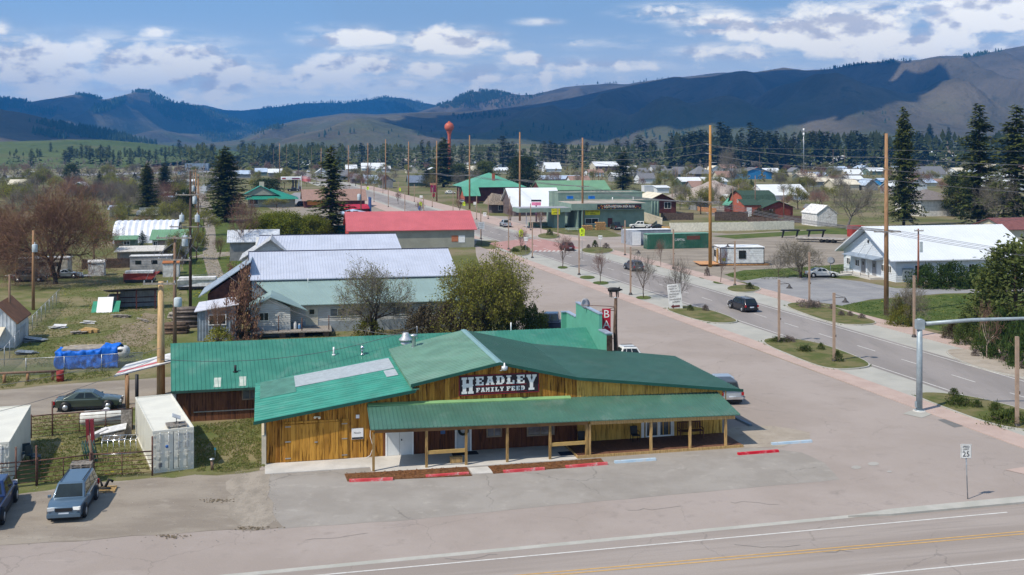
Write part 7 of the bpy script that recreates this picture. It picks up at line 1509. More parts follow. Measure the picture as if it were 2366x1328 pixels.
for q in ends: d = q - a0; MB().tube([(d.x,d.y,0),(d.x,d.y,.72)],.13,7).build('post',pole_wood,o)
d0,d1 = ends[0] - a0,P(141,879) - a0; MB().tube([(d0.x,d0.y,.82),(d1.x,d1.y,.82)],.11,7).build('rail',pole_old,o)
ot = thing('timber_stack',P(205,850),R(8),'stack of grey boards half covered by a blue sheet','timber stack'); mb = MB(); rnd = random.Random(6)
for k in range(7):
 for j in range(3): mb.box((rnd.uniform(-.2,.2) - .1,j * .75 + .2,.15 + k * .26),(4.6 + rnd.uniform(-.5,.5),.6,.17),rnd.uniform(-.03,.03))
mb.build('boards',M_('pale_grey_boards',(.34,.29,.23),rough=.9,var=.25,sc=2),ot)
tarp = MB(); nx,ny = 46,30; vs = []
for i in range(nx + 1):
 for j in range(ny + 1):
  x = -2.75 + 5.4 * i / nx; t = j / ny; s_ = t * 5.2
  top = 1.62 + .3 * (x > 1.2) + .15 * noise.noise(Vector((x * 1.3,2,0)))
  dip = .75 * math.exp(-((x + .9) / .9) ** 2) 
  if s_ < 1.9: y,z = -.42 - .1 * noise.noise(Vector((x * 2,s_,1))),max(.04,(top - dip * .2) * s_ / 1.9)
  elif s_ < 3.4: y,z = -.42 + (s_ - 1.9),top - dip * (s_ - 1.9) * .3
  else: y,z = 1.1 + (s_ - 3.4) * .55,top + .1 - (s_ - 3.4) * .3
  f = noise.noise(Vector((x * 1.6,s_ * 1.1,3))) * .34 + noise.noise(Vector((x * 4.5,s_ * 3.5,7))) * .10 + .06 * sin(x * 6 + s_ * 2) * (1 if s_ < 1.9 else .3)
  vs.append((x + f * .4,y - abs(f) * .9 - .06,z + f * .5 + .05))
tarp.add(vs,[(i * (ny + 1) + j,(i + 1) * (ny + 1) + j,(i + 1) * (ny + 1) + j + 1,i * (ny + 1) + j + 1) for i in range(nx) for j in range(ny) if not (j > 17 and 6 < i < 30 and j > 17 + abs(i - 18) * .5)],True)
to = tarp.build('tarpaulin',M_('blue_tarpaulin',(.006,.13,.58),rough=.6,var=.2,sc=2,spec=.3)); to.location = P(205,850); to.rotation_euler = (0,0,R(8)); tag(to,'crumpled bright blue tarpaulin draped over the board stack','tarpaulin')
sm = to.modifiers.new('thick','SOLIDIFY'); sm.thickness = .015
o = thing('wrapped_bale',P(285,825),0,'round white wrapped bale right of the blue tarpaulin','bale'); MB().lathe((0,-.6,.55),[(0,0),(.5,.02),(.56,.12),(.56,.9),(.5,1.0),(0,1.02)],14,'y').build('wrap',white_dirty,o)
for u,v,w2,d2,rz,lb,m_ in [(82,788,2.6,1.4,.3,'grey tin sheets lying on the grass beside the white shed',galv),(60,818,2.4,.9,.5,'lower grey tin sheet near the chain link fence',galv),(134,758,1.6,1.2,.6,'bundle of folded grey and white sheeting in grass',white_dirty),(180,772,1.8,.8,0,'low heap of weathered rubble and posts in grass',wood_grey),(205,768,1.8,.9,0,'row of upright cut posts on a pallet in the grass',wood_tan),(202,748,1.6,.7,.2,'pale rubbish sheet beside the dirt patch',white_dirty),(280,733,2.2,.8,-.3,'grey pallet lying near the field shelter',wood_grey),(330,742,2.5,.15,-.5,'long grey board on the dirt',wood_grey),(190,640,2.2,1.2,0,'white sheet heap under the red tree',white_dirty),(40,640,3,1.6,.2,'pale junk heap under the trees at the left edge',white_dirty)]:
 p = P(u,v); o = thing('scrap_pile',p,rz,lb,'scrap'); rnd = random.Random(u)
 for k in range(5): MB().box((rnd.uniform(-.3,.3),rnd.uniform(-.2,.2),.05 + k * .06),(w2 * rnd.uniform(.5,1),d2 * rnd.uniform(.5,1),.03 if m_ is not wood_tan else .3),rnd.uniform(-.5,.5),rnd.uniform(-.1,.1),rnd.uniform(-.1,.1)).build('piece',m_,o)
o = thing('white_door_panel',P(240,722),R(10),'white framed panel leaning against green sheets beside field shelter','panel'); mb = MB(); mb.hexa([(-.9,0,0),(.9,0,0),(.9,.06,0),(-.9,.06,0)],[(-.9,1.3,1.7),(.9,1.3,1.7),(.9,1.36,1.7),(-.9,1.36,1.7)]); mb.build('panel',white,o); mb = MB(); mb.hexa([(-1.5,.1,0),(1.7,.1,0),(1.7,.15,0),(-1.5,.15,0)],[(-1.5,1.4,1.2),(1.7,1.4,1.2),(1.7,1.45,1.2),(-1.5,1.45,1.2)]); mb.build('green_sheet',M_('sheet_green',(.03,.25,.15),rough=.5),o)
def logpile(label,u,v,n,m,wdt=3.0,r=.16):
 o = thing('log_pile',P(u,v),R(10),label,'log pile'); rnd = random.Random(u + v); mb = MB()
 for j in range(n):
  for i in range(4): y = i * .36 + (j % 2) * .18; mb.tube([(-wdt / 2 + rnd.uniform(-.2,.2),y,r + j * r * 1.7),(wdt / 2 + rnd.uniform(-.2,.2),y + rnd.uniform(-.1,.1),r + j * r * 1.7)],r,6)
 mb.build('logs',m,o)
logpile('dark grey stacked posts in front of the corrugated shed',432,758,8,M_('grey_posts',(.14,.115,.10),rough=.95,var=.3,sc=3)); logpile('brown stacked posts behind the pale pole',405,772,4,M_('brown_posts',(.12,.08,.055),rough=.95,var=.3,sc=3),2.4); logpile('cut logs by the field shelter',420,735,3,wood_grey,3,.12)
o = thing('travel_trailer',P(300,636),R(12),'old white and brown travel trailer behind the field shelter','trailer'); MB().bb(0,6.2,0,2.3,.5,2.9).build('body',M_('trailer_white',(.45,.45,.44),rough=.6,planks=('Z',.8,[(.5,.5,.49),(.25,.17,.12),(.5,.5,.5)])),o)
for x in (.8,3.2,5.2): MB().bb(x,x + .9,-.03,0,1.7,2.3).build('window',glass,o)
MB().bb(-.1,6.3,-.1,2.4,2.9,3.0).build('roof',white_dirty,o)
for x in (1.5,4.5): MB().lathe((x,.1,.33),[(0,-.1),(.33,-.1),(.33,.1),(0,.1)],12,'y').build('wheel',rubber,o)
for u,v,w2,lb,m_ in [(328,652,5,'white and red covered boat behind the field shelter',M_('boat_red',(.3,.05,.04))),(462,668,6,'white covered boat right of the dark transformer pole',white_dirty),(345,500,7,'white motorhome roof behind the ribbed white roof',white)]:
 o = thing('boat' if 'boat' in lb else 'motorhome',P(u,v),R(10),lb,'boat' if 'boat' in lb else 'motorhome'); mb = MB(); mb.hexa([(-w2 / 2,-.7,.5),(w2 / 2 - 1,-.7,.5),(w2 / 2 - 1,.7,.5),(-w2 / 2,.7,.5)],[(-w2 / 2,-1,1.4),(w2 / 2,-.6,1.5),(w2 / 2,.6,1.5),(-w2 / 2,1,1.4)]); mb.build('hull',m_,o); MB().bb(-w2 / 2 + .2,w2 / 2 - .8,-.8,.8,1.42,1.75).build('cover',white_dirty,o); MB().bb(-w2 / 2,w2 / 2 - .6,-.9,.9,.2,.5).build('trailer_frame',black,o)
car('old dark car under the big reddish tree',P(70,650),R(8),paint('old_paint',(.10,.10,.1)),'suv',4.7,1.9,1.9); car('white blue compact car under the red tree',P(155,642),R(8),c_silver,'sedan',4.2,1.7,1.35)
o = thing('camper',P(80,646) + Vector((0,3,0)),R(6),'beige camper with white striped roof under the big reddish tree','camper'); MB().bb(-3.6,3.6,0,2.4,.4,2.9).build('body',M_('camper_beige',(.38,.36,.31),rough=.7,dirt=.3),o); MB().bb(-3.7,3.7,-.1,2.5,2.9,3.02).build('roof',white,o)
for x in (-2.6,-.6,1.6): MB().bb(x,x + .9,-.03,0,1.7,2.3).build('window',glass,o)
o = thing('flatbed_trailer',P(1912,560),R(-28),'long grey flatbed trailer in the gravel yard','trailer'); MB().bb(-6.5,3.5,-1.2,1.2,.7,.95).build('deck',M_('trailer_deck',(.36,.33,.30),rough=.9,var=.2),o); mb = MB(); mb.bb(-6.3,3.3,-.9,-.7,.45,.7); mb.bb(-6.3,3.3,.7,.9,.45,.7); mb.build('chassis',black,o)
for x in (-1,.2,1.4):
 for y in (-1.2,1.2): MB().lathe((x,y,.42),[(0,-.12),(.42,-.12),(.42,.12),(0,.12)],12,'y').build('wheel',rubber,o)
for u,lb in ((1826,'left black steel dock frame in the gravel yard'),(1886,'right black steel dock frame in the gravel yard')):
 o = thing('steel_frame',P(u,549),R(5),lb,'frame'); MB().bb(-2.0,2.0,-.6,.6,1.5,1.8).build('top',black,o)
 for x in (-1.7,1.5): MB().hexa([(x - .3,-.1,0),(x,-.1,0),(x,.1,0),(x - .3,.1,0)],[(x,-.1,1.5),(x + .4,-.1,1.5),(x + .4,.1,1.5),(x,.1,1.5)]).build('leg',black,o)
o = thing('shipping_container',P(1970,548),R(12),'small red container tip behind the white hall roof','container','shipping containers'); MB().bb(0,3,0,2.4,0,2.5).build('shell',M_('container_red',(.30,.04,.03),rough=.6,ribs=('X',.3,.05,1)),o)
o = thing('satellite_dish',P(1919,636),0,'grey dish on a pole behind the white saloon','dish'); MB().tube([(0,0,0),(0,0,2.1)],.05,6).build('mast',galv,o); mb = MB(); mb.lathe((0,0,0),[(0,0),(.35,.04),(.6,.14),(.35,.08),(0,.04)],16); m_ = Matrix.Translation((0,-.1,2.3)) @ Matrix.Rotation(R(62),4,'X'); mb.v = [m_ @ v for v in mb.v]; mb.build('dish',M_('dish_dark',(.2,.21,.23)),o)
for i,(u,v) in enumerate([(2078,648),(2086,650)]):
 o = thing('satellite_dish',P(u,v) + Vector((0,-.5,0)),0,['left','right'][i] + ' pale dish at the corner of the white hall','dish','dishes at the white hall'); MB().tube([(0,0,0),(0,0,1.5)],.03,5).build('mast',galv,o); mb = MB(); mb.lathe((0,0,0),[(0,0),(.25,.03),(.42,.1),(.25,.06),(0,.03)],14); m_ = Matrix.Translation((0,-.1,1.6)) @ Matrix.Rotation(R(60),4,'X'); mb.v = [m_ @ v for v in mb.v]; mb.build('dish',M_('dish_pale',(.5,.52,.55)),o)
def board_fence(label,pts,h,m,gap=0.0,name='board_fence',group=None):
 a0 = P(*pts[0]); o = thing(name,a0,0,label,'fence',group); q = [P(*p) - a0 for p in pts]; mb = MB(); ps = MB()
 for a,b in zip(q,q[1:]):
  L_ = (b - a).length; n = int(L_ / .3); d = (b - a).normalized(); an = atan2(d.y,d.x)
  for i in range(n): c = a + d * (i + .5) * L_ / n; jj = .05 * noise.noise(Vector((i * .7,a.x,0))); mb.box((c.x,c.y,h / 2 + jj),(L_ / n - .015,.03,h),an)
  for z in (.35,h - .35): c = (a + b) / 2; mb.box((c.x + .05 * sin(an),c.y + .06 * cos(an),z),(L_,.05,.1),an)
 mb.build('boards',m,o)
 for a in q: MB().tube([(a.x,a.y + .1,0),(a.x,a.y + .1,h + .05)],.07,6).build('post',m,o)
 return o
fc = M_('cream_fence_boards',(.70,.66,.54),rough=.9,var=.1,sc=2); fdk = M_('dark_fence_boards',(.085,.06,.05),rough=.95,var=.3,sc=2)
board_fence('long cream board fence beyond the green container',[(1548,535),(1640,534),(1740,532),(1835,529)],2.1,fc); board_fence('cream panel fence beside the rug shop',[(1484,510),(1530,527)],2.6,M_('cream_wall_boards',(.55,.50,.40),rough=.8)); board_fence('dark board fence left of the red barn',[(1652,510),(1728,510)],2.5,fdk); board_fence('dark board fence below the brown house',[(1528,508),(1602,508)],2.0,fdk)
board_fence('low dark fence between barn and white shed',[(1812,513),(1850,515),(1888,516)],1.9,fdk); board_fence('dark low fence line before the barn',[(1728,514),(1832,520)],1.6,fdk); board_fence('orange picket fence by the grey flat shed',[(1612,487),(1655,492)],1.4,M_('orange_pickets',(.4,.2,.1),rough=.8)); board_fence('orange planks beside the white pickup',[(1530,535),(1548,536)],1.3,wood_tan)
board_fence('pale slatted fence left of the alley',[(253,503),(285,502)],3.0,M_('pale_slats',(.35,.37,.33),rough=.9),group='pale slatted fences'); board_fence('pale slatted fence under the dark spruce',[(322,500),(388,498)],2.6,MT['pale_slats'],group='pale slatted fences'); board_fence('dark fence behind the white trailer',[(190,622),(300,618)],1.6,fdk)
def mesh_mat():
 m = bpy.data.materials.new('chain_link'); m.use_nodes = True; t = NT(m.node_tree); t.n.clear(); out = t.new('OutputMaterial'); bs = t.new('BsdfPrincipled',i_Roughness=.5); bs.inputs['Base Color'].default_value = (.33,.34,.35,1)
 tr = t.new('BsdfTransparent'); mx = t.new('MixShader'); v = t.new('TexCoord').outputs['Object']; s = t.new('SeparateXYZ'); t.l.new(v,s.inputs[0]); h = t.math('ADD',s.outputs[0],s.outputs[1])
 def ln(x): return t.math('GREATER_THAN',t.math('ABSOLUTE',t.math('MULTIPLY_ADD',t.math('FRACT',t.math('MULTIPLY',x,9)),2,-1)),.86)
 f = t.math('MAXIMUM',ln(t.math('ADD',h,s.outputs[2])),ln(t.math('SUBTRACT',h,s.outputs[2]))); t.l.new(f,mx.inputs[0]); t.l.new(tr.outputs[0],mx.inputs[1]); t.l.new(bs.outputs[0],mx.inputs[2]); t.l.new(mx.outputs[0],out.inputs[0]); return m
clm = mesh_mat()
def chain(label,pts,h=1.6):
 a0 = P(*pts[0]); o = thing('chain_link_fence',a0,0,label,'fence','chain link fences'); q = [P(*p) - a0 for p in pts]; mb = MB(); rl_ = MB()
 for a,b in zip(q,q[1:]): mb.quad((a.x,a.y,.03),(b.x,b.y,.03),(b.x,b.y,h),(a.x,a.y,h)); rl_.tube([(a.x,a.y,h),(b.x,b.y,h)],.025,5)
 mb.build('mesh',clm,o); rl_.build('top_rail',galv,o)
 for a,b in zip(q,q[1:]):
  n = max(1,int((b - a).length / 3))
  for i in range(n): c = a.lerp(b,i / n); MB().tube([(c.x,c.y,0),(c.x,c.y,h + .05)],.035,5).build('post',galv,o)
chain('chain link fence running back from the left edge past white shed',[(-60,900),(10,845),(75,765),(138,698)],1.7); chain('chain link fence along the lane before the blue tarpaulin',[(-100,872),(60,868),(235,858),(330,852)],1.5); chain('chain link fence by the boats near the alley',[(445,660),(498,655)],1.5)
wy = 760.0; wt_ = thing('water_tower',PY(1038,wy),0,'coral red ball water tower on single slender stem','water tower'); zb = ZA(293,wy); rr = 11.0 * wy / F
red_t = M_('water_tower_red',(.48,.11,.06),rough=.5,var=.06,sc=.2)
MB().lathe((0,0,0),[(2.6,0),(1.2,3),(1.1,zb - rr - 2.5),(1.5,zb - rr - 1),(2.1,zb - rr + .4)],18).build('stem',red_t,wt_)
MB().lathe((0,0,zb),[(rr * sin(a * pi / 16),-rr * cos(a * pi / 16)) for a in range(1,16)] + [(0,rr)],28).build('tank',red_t,wt_); MB().lathe((0,0,zb + rr - .05),[(.9,0),(.9,.5),(0,.8)],10).build('hatch',red_t,wt_)
o = thing('cell_tower',PY(1857,700),0,'thin white antenna mast among the far pines','antenna mast'); H_ = ZA(296,700); MB().tube([(0,0,0),(0,0,H_)],[.32,.16],6).build('mast',galv,o)
for z in (H_ - 1,H_ - 4): MB().lathe((0,0,z),[(0,-.8),(.55,-.8),(.55,.8),(0,.8)],8).build('antenna',white,o)
o = thing('radio_mast',L3[1](1107,212) or PY(1107,6000,300),0,'needle mast on top of the pine hill','antenna mast'); MB().tube([(0,0,0),(0,0,34)],1.0,5).build('mast',galv,o)
mb = MB(); c = P(1675,468); vs = []; nx = 26
for i in range(nx + 1):
 for j in range(nx + 1):
  x,y = -1 + 2 * i / nx,-1 + 2 * j / nx; r_ = sqrt(x * x + y * y); vs.append((c.x + x * 22,c.y + 18 + y * 26,max(0,(1 - r_) * 7.5 * (1 + .25 * noise.noise(Vector((x * 3,y * 3,1))))) + .02))
mb.add(vs,[(i * (nx + 1) + j,(i + 1) * (nx + 1) + j,(i + 1) * (nx + 1) + j + 1,i * (nx + 1) + j + 1) for i in range(nx) for j in range(nx)],True); tag(mb.build('gravel_mound',M_('mound_gravel',(.36,.30,.26),rough=.95,var=.1,sc=.3),fix=False),'broad pinkish gravel mound behind the small red shed','mound',kind='stuff')
# ======================= TREES =======================
bark_b = mat('brown_bark',(.10,.07,.05),.95,var=.3,sc=4,bump=.02,bsc=6); bark_g = mat('grey_bark',(.19,.165,.15),.95,var=.25,sc=4,bump=.02,bsc=6); bark_d = mat('dark_bark',(.055,.042,.034),.95,var=.3,sc=4)
bark_r = mat('reddish_bark',(.13,.065,.05),.95,var=.3,sc=4); bark_p = mat('pale_pink_bark',(.34,.26,.22),.9,var=.2,sc=4)
f_spruce = foliage('spruce_needles',[(.025,.038,.011),(.06,.08,.02),(.105,.12,.032),(.15,.15,.045)],.3)
f_dark = foliage('dark_needles',[(.02,.034,.013),(.045,.066,.022),(.08,.10,.034)],.25)
f_bluesp = foliage('blue_spruce_needles',[(.03,.06,.055),(.06,.10,.09),(.10,.15,.13)],.1)
f_pine = foliage('pine_needles',[(.035,.055,.014),(.09,.115,.03),(.16,.17,.055)],.3)
f_far = foliage('distant_pine_needles',[(.026,.038,.013),(.055,.07,.024),(.095,.10,.04)],.1)
f_olive = foliage('olive_young_leaves',[(.11,.115,.022),(.20,.20,.035),(.31,.30,.06),(.16,.15,.045)],.5)
f_lime = foliage('yellow_green_leaves',[(.10,.13,.01),(.18,.20,.02),(.26,.26,.04)],.45)
f_twig_red = foliage('reddish_twigs',[(.14,.075,.055),(.22,.115,.08),(.27,.19,.09)],.1)
f_twig_pink = foliage('pinkish_twigs',[(.14,.07,.055),(.22,.12,.095),(.26,.17,.14)],.1)
f_twig_grey = foliage('grey_twigs',[(.13,.11,.095),(.19,.165,.14),(.25,.22,.19)],.1)
f_twig_olive = foliage('olive_twigs',[(.10,.09,.04),(.16,.14,.06),(.20,.17,.09)],.2)
f_brownbush = foliage('brown_bush',[(.05,.04,.028),(.09,.07,.045),(.12,.10,.05)],.15); f_greenbush = foliage('green_bush',[(.03,.05,.012),(.065,.09,.02),(.11,.13,.035)],.25)
f_juniper = foliage('juniper',[(.022,.045,.010),(.04,.07,.016),(.07,.10,.026)],.15); f_purple = foliage('purple_grey_bush',[(.14,.11,.10),(.19,.15,.135),(.24,.19,.17)],.1)
def leafq(mb,p,d,L_,w_,up):
 d = d.normalized(); s_ = d.cross(up); s_ = s_.normalized() if s_.length > .05 else Vector((1,0,0))
 m_ = p + d * L_ * .45; mb.v += [p,m_ + s_ * w_,p + d * L_,m_ - s_ * w_]; k = len(mb.v); mb.f.append([k - 4,k - 3,k - 2,k - 1]); mb.sm.append(False)
def rv(rnd): return Vector((rnd.gauss(0,1),rnd.gauss(0,1),rnd.gauss(0,1)))
def gen_conifer(h,r,seed,step=.36,nb=10,sp=.38,ragged=.25,shape=.85,base=.08,leaf=.62,droop=.35,tufts=3):
 rnd = random.Random(seed); tr,cr = MB(),MB(); tr.tube([(0,0,0),(0,0,h * .5),(0,0,h * .97)],[h * .017,h * .011,.02],7); z = h * base
 while z < h * .99:
  t = (z - h * base) / (h * (1 - base)); R_ = r * ((1 - t) ** shape) * (.55 + .45 * min(1,t * 7 + .35)); R_ *= 1 + ragged * noise.noise(Vector((z * .9,seed,0))) * 1.5
  for k in range(nb if t < .85 else 4):
   a = rnd.random() * 6.283; Lb = max(.15,R_ * rnd.uniform(1 - ragged * 1.6,1.12)); dz = -droop * (1 - t * 1.3) * rnd.uniform(.4,1.3)
   d = Vector((cos(a),sin(a),dz)); o_ = Vector((0,0,z + rnd.uniform(-.2,.2)))
   if Lb > 1.2: tr.add([o_ + Vector((0,0,.03)),o_ + Vector((0,0,-.03)),o_ + d * Lb * .9],[(0,1,2)])
   s_ = .12 * Lb
   while s_ < Lb:
    p = o_ + d * s_ + Vector((0,0,.10 * (s_ / Lb) ** 2 * Lb)) + rv(rnd) * .05; w_ = .35 + .65 * (1 - s_ / Lb)
    for q in range(tufts):
     an = a + rnd.uniform(-1.3,1.3); dd = Vector((cos(an),sin(an),rnd.uniform(-.7,.25))); leafq(cr,p,dd,leaf * rnd.uniform(.7,1.25) * (.6 + .4 * w_),leaf * .2,Vector((rnd.uniform(-.5,.5),rnd.uniform(-.5,.5),1)))
    s_ += sp * rnd.uniform(.7,1.3)
  z += step * (1 - .45 * t)
 mr = sorted(sqrt(v.x ** 2 + v.y ** 2) for v in cr.v)[int(len(cr.v) * .965)]; tr.v,cr.v = [[Vector((v.x * r / mr,v.y * r / mr,v.z)) for v in m_.v] for m_ in (tr,cr)]
 return tr,cr
def gen_pine(h,r,seed,n=62,leaf=.62,per=110,base=.14):
 rnd = random.Random(seed); tr,cr = MB(),MB(); tr.tube([(0,0,0),(.1,0,h * .5),(0,0,h * .95)],[h * .02,h * .014,.05],8)
 for i in range(n):
  t = base + (1 - base) * (i + .5) / n; R_ = r * sqrt(max(.02,1 - ((t - .38) / .66) ** 2)) * rnd.uniform(.5,1.0); a = i * 2.4 + rnd.uniform(-.4,.4)
  c = Vector((cos(a) * R_,sin(a) * R_,h * t)); tr.tube([(0,0,h * t - R_ * .25),c * .5 + Vector((0,0,h * t * .5 - R_ * .1)),c],[h * .006,h * .004,.02],4); cs_ = r * .34 * rnd.uniform(.7,1.2)
  for k in range(per):
   p = c + Vector((rnd.gauss(0,.55),rnd.gauss(0,.55),rnd.gauss(0,.38))) * cs_; leafq(cr,p,rv(rnd) + Vector((0,0,.5)),leaf * rnd.uniform(.6,1.2),leaf * .22,rv(rnd))
 return tr,cr
def gen_bare(h,w_,seed,levels=5,kids_=(5,5,4,4,4),trunk=.22,leaf=0,leafn=0,tw=.012,spread=.75,forks=1,leafL=.14,up=.25):
 rnd = random.Random(seed); tr,cr,lf = MB(),MB(),MB(); rx = w_ / 2
 def grow(p,d,L_,r,lv):
  pts = [p]; q = p.copy(); dd = d.copy(); n = 3 if lv < 3 else 2
  for i in range(n):
   dd = (dd + rv(rnd) * (.13 + .05 * lv) + Vector((0,0,up * .25))).normalized(); q = q + dd * L_ / n
   pts.append(q.copy())
  rs = [r * (1 - .45 * i / n) for i in range(n + 1)]
  (tr if lv <= 1 else cr).tube(pts,rs,7 if lv == 0 else (5 if lv == 1 else 3),smooth=lv < 3,cap=False)
  if lv >= levels:
   for _ in range(leafn): b = pts[rnd.randrange(1,len(pts))]; leafq(lf,b + rv(rnd) * leafL * .9,rv(rnd),leaf * rnd.uniform(.6,1.3),leaf * .38,rv(rnd))
   return
  kn = kids_[min(lv,len(kids_) - 1)]
  for k in range(kn):
   f = 1.0 if k == 0 else rnd.uniform(.35,1.0) if lv else rnd.uniform(.45,1.0); idx = f * n; i0 = min(n - 1,int(idx)); b = pts[i0].lerp(pts[i0 + 1],idx - i0)
   az_ = 6.283 * (k + rnd.random() * .7) / kn; side = d.cross(Vector((cos(az_),sin(az_),.3))); side.normalize()
   nd = (dd * (1.0 if lv else .75) + side * spread * rnd.uniform(.55,1.15) * (1.25 if lv == 0 else 1)).normalized(); rr_ = r * (.62 if k else .72) * rnd.uniform(.8,1)
   grow(b,nd,L_ * rnd.uniform(.6,.84) * (1.15 if lv == 0 else 1),max(tw,rr_ * (.85 if lv else .7)),lv + 1)
 for k in range(forks): a = 6.283 * k / forks; grow(Vector((.15 * k,0,0)),Vector((.35 * cos(a) * (forks > 1),.35 * sin(a) * (forks > 1),1)).normalized(),h * (.28 if forks == 1 else .3),trunk / sqrt(forks),0)
 allv = cr.v + tr.v; mz = max(v.z for v in allv); mr = sorted(sqrt(v.x ** 2 + v.y ** 2) for v in cr.v)[int(len(cr.v) * .97)]
 for m_ in (tr,cr,lf): m_.v = [Vector((v.x * rx / mr,v.y * rx / mr,v.z * h / mz)) for v in m_.v]
 return tr,cr,lf
def gen_bush(r,h,seed,n=900,leaf=.16,stems=10,lump=.35):
 rnd = random.Random(seed); tr,cr = MB(),MB()
 for k in range(stems): a = rnd.random() * 6.3; tr.tube([(0,0,0),(cos(a) * r * .4,sin(a) * r * .4,h * .5),(cos(a) * r * .75,sin(a) * r * .75,h * .75)],[.03,.02,.008],4)
 for k in range(n):
  a = rnd.random() * 6.283; e = rnd.uniform(-.1,1.57); s_ = rnd.uniform(.45,1) ** .6; d = Vector((cos(a) * cos(e),sin(a) * cos(e),sin(e))); l_ = 1 + lump * noise.noise(d * 2.3 + Vector((seed,0,0))) * 1.6
  p = Vector((d.x * r,d.y * r,d.z * h)) * s_ * l_; p.z = max(.03,p.z); leafq(cr,p,d + rv(rnd) * .8,leaf * rnd.uniform(.6,1.4),leaf * .3,rv(rnd))
 return tr,cr
PROTO = {}
def proto(key,cat,parts,tm,cm,lm=None,size=(1,1)):
 o = thing(cat,(0,0,-500),0,'x x x x','tree'); parts[0].build('trunk',tm,o,fix=False); parts[1].build('crown',cm,o,fix=False)
 if len(parts) > 2 and parts[2].v: parts[2].build('leaves',lm,o,fix=False)
 PROTO[key] = (o,size,[False]); return o
def plant(key,u,v,vt,hw,label,cat='tree',group=None,mats=None,rz=None,Y=None,nm=None,fl=1.0):
 o,(h,r),used = PROTO[key]; p = P(u,v) if Y is None else PY(u,Y); s_ = F / p.y; H = (v - vt) / s_ if Y is None else ZA(vt,Y); Rr = hw / s_; rz = (u * 1.7) % 6.28 if rz is None else rz
 if key in ('con_a','con_b','con_c','pine_a','pine_b'): pass
 c = copy_tree(o,p,rz,label,(Rr / r,Rr / r,H / h),mats,group); c['category'] = cat
 if nm: c.name = nm
 return c
proto('con_a','spruce_tree',gen_conifer(18,4.2,1,sp=.34,nb=12,leaf=.7,shape=.66,ragged=.34),bark_d,f_spruce,size=(18,4.2)); proto('con_b','spruce_tree',gen_conifer(20,4.2,2,step=.55,nb=9,ragged=.45,shape=.65,droop=.5,leaf=.8,sp=.34),bark_d,f_spruce,size=(20,4.2))
proto('con_c','spruce_tree',gen_conifer(10,2.9,3,step=.3,nb=8,sp=.3,leaf=.45,ragged=.15),bark_d,f_dark,size=(10,2.9)); proto('pine_a','pine_tree',gen_pine(14,4,4),bark_b,f_pine,size=(14,4)); proto('pine_b','pine_tree',gen_pine(14,4.2,5,n=70,base=.06),bark_b,f_dark,size=(14,4.2))
for i in range(5): proto('far_%d' % i,'pine_tree',gen_conifer(20,4,20 + i,step=1.15,nb=6,sp=1.0,leaf=1.5,ragged=.3 + .1 * (i % 3),shape=(.9,.6,.5,.8,.55)[i],base=(.05,.2,.28,.08,.12)[i],tufts=3),bark_d,f_far,size=(20,4))
proto('bare_big','bare_tree',gen_bare(16,17,7,5,(7,6,5,5,4),.5,up=.05,leaf=.1,leafn=0,forks=3,tw=.014),bark_d,f_twig_red,size=(16,8.5)); proto('bare_a','bare_tree',gen_bare(12,11,8,5,(6,5,5,4,4),.28,tw=.014),bark_g,f_twig_grey,size=(12,5.5))
proto('bare_b','bare_tree',gen_bare(11,8,9,5,(5,5,4,4,4),.2,tw=.013,up=.6),bark_b,f_twig_pink,size=(11,4)); proto('bud','budding_tree',gen_bare(9,8.8,10,5,(6,5,4,4,3),.3,leaf=.13,leafn=1,tw=.012,forks=2),bark_d,f_twig_grey,f_olive,size=(9,4.4))
proto('leafy','leafy_tree',gen_bare(10,10,17,5,(6,5,5,4,4),.34,leaf=.19,leafn=3,tw=.016,forks=2,leafL=.16,up=.1,spread=.85),bark_b,f_twig_olive,f_olive,size=(10,5)); proto('willow','willow_tree',gen_bare(7,10,12,4,(7,6,5,5),.2,leaf=.20,leafn=12,tw=.012,forks=3,leafL=.3),bark_b,f_twig_olive,f_lime,size=(7,5))
proto('street','young_tree',gen_bare(5.5,3.6,13,4,(7,5,4,4),.07,tw=.007,up=.7,spread=.6),bark_b,f_twig_pink,size=(5.5,1.8)); proto('street2','young_tree',gen_bare(6,4,14,4,(8,5,5,4),.08,tw=.008,up=.5,spread=.7),bark_b,f_twig_grey,size=(6,2.0)); proto('pale','bare_tree',gen_bare(6.5,4.6,15,4,(5,4,4,3),.1,tw=.012,up=.5,spread=.8),bark_p,f_twig_pink,size=(6.5,2.3))
proto('olive_mid','budding_tree',gen_bare(9,8,16,4,(6,5,5,4),.2,leaf=.24,leafn=4,tw=.02,leafL=.4),bark_b,f_twig_grey,f_olive,size=(9,4))
def bproto(key,nm,parts,cm,size):
 o = thing(nm,(0,0,-500),0,'x x x x','bush'); parts[0].build('stems',bark_b,o,fix=False); parts[1].build('foliage',cm,o,fix=False); PROTO[key] = (o,size,[False])
bproto('bush_a','bush',gen_bush(2.2,3.2,1,5200,.2),f_brownbush,(3.2,2.2)); bproto('bush_b','bush',gen_bush(2.2,3.0,2,5200,.2),f_greenbush,(3.0,2.2)); bproto('bush_s','bush',gen_bush(.6,.8,3,900,.1,lump=.15),f_greenbush,(.8,.6)); bproto('bush_l','low_bush',gen_bush(1.5,.55,4,1600,.13,lump=.5),f_greenbush,(.55,1.5)); bproto('junip','juniper_bush',gen_bush(3,1.7,5,5000,.22,lump=.6),f_juniper,(1.7,3)); bproto('tw_bush','bare_bush',gen_bush(2.4,2.6,6,4200,.2,lump=.6),f_twig_red,(2.6,2.4))
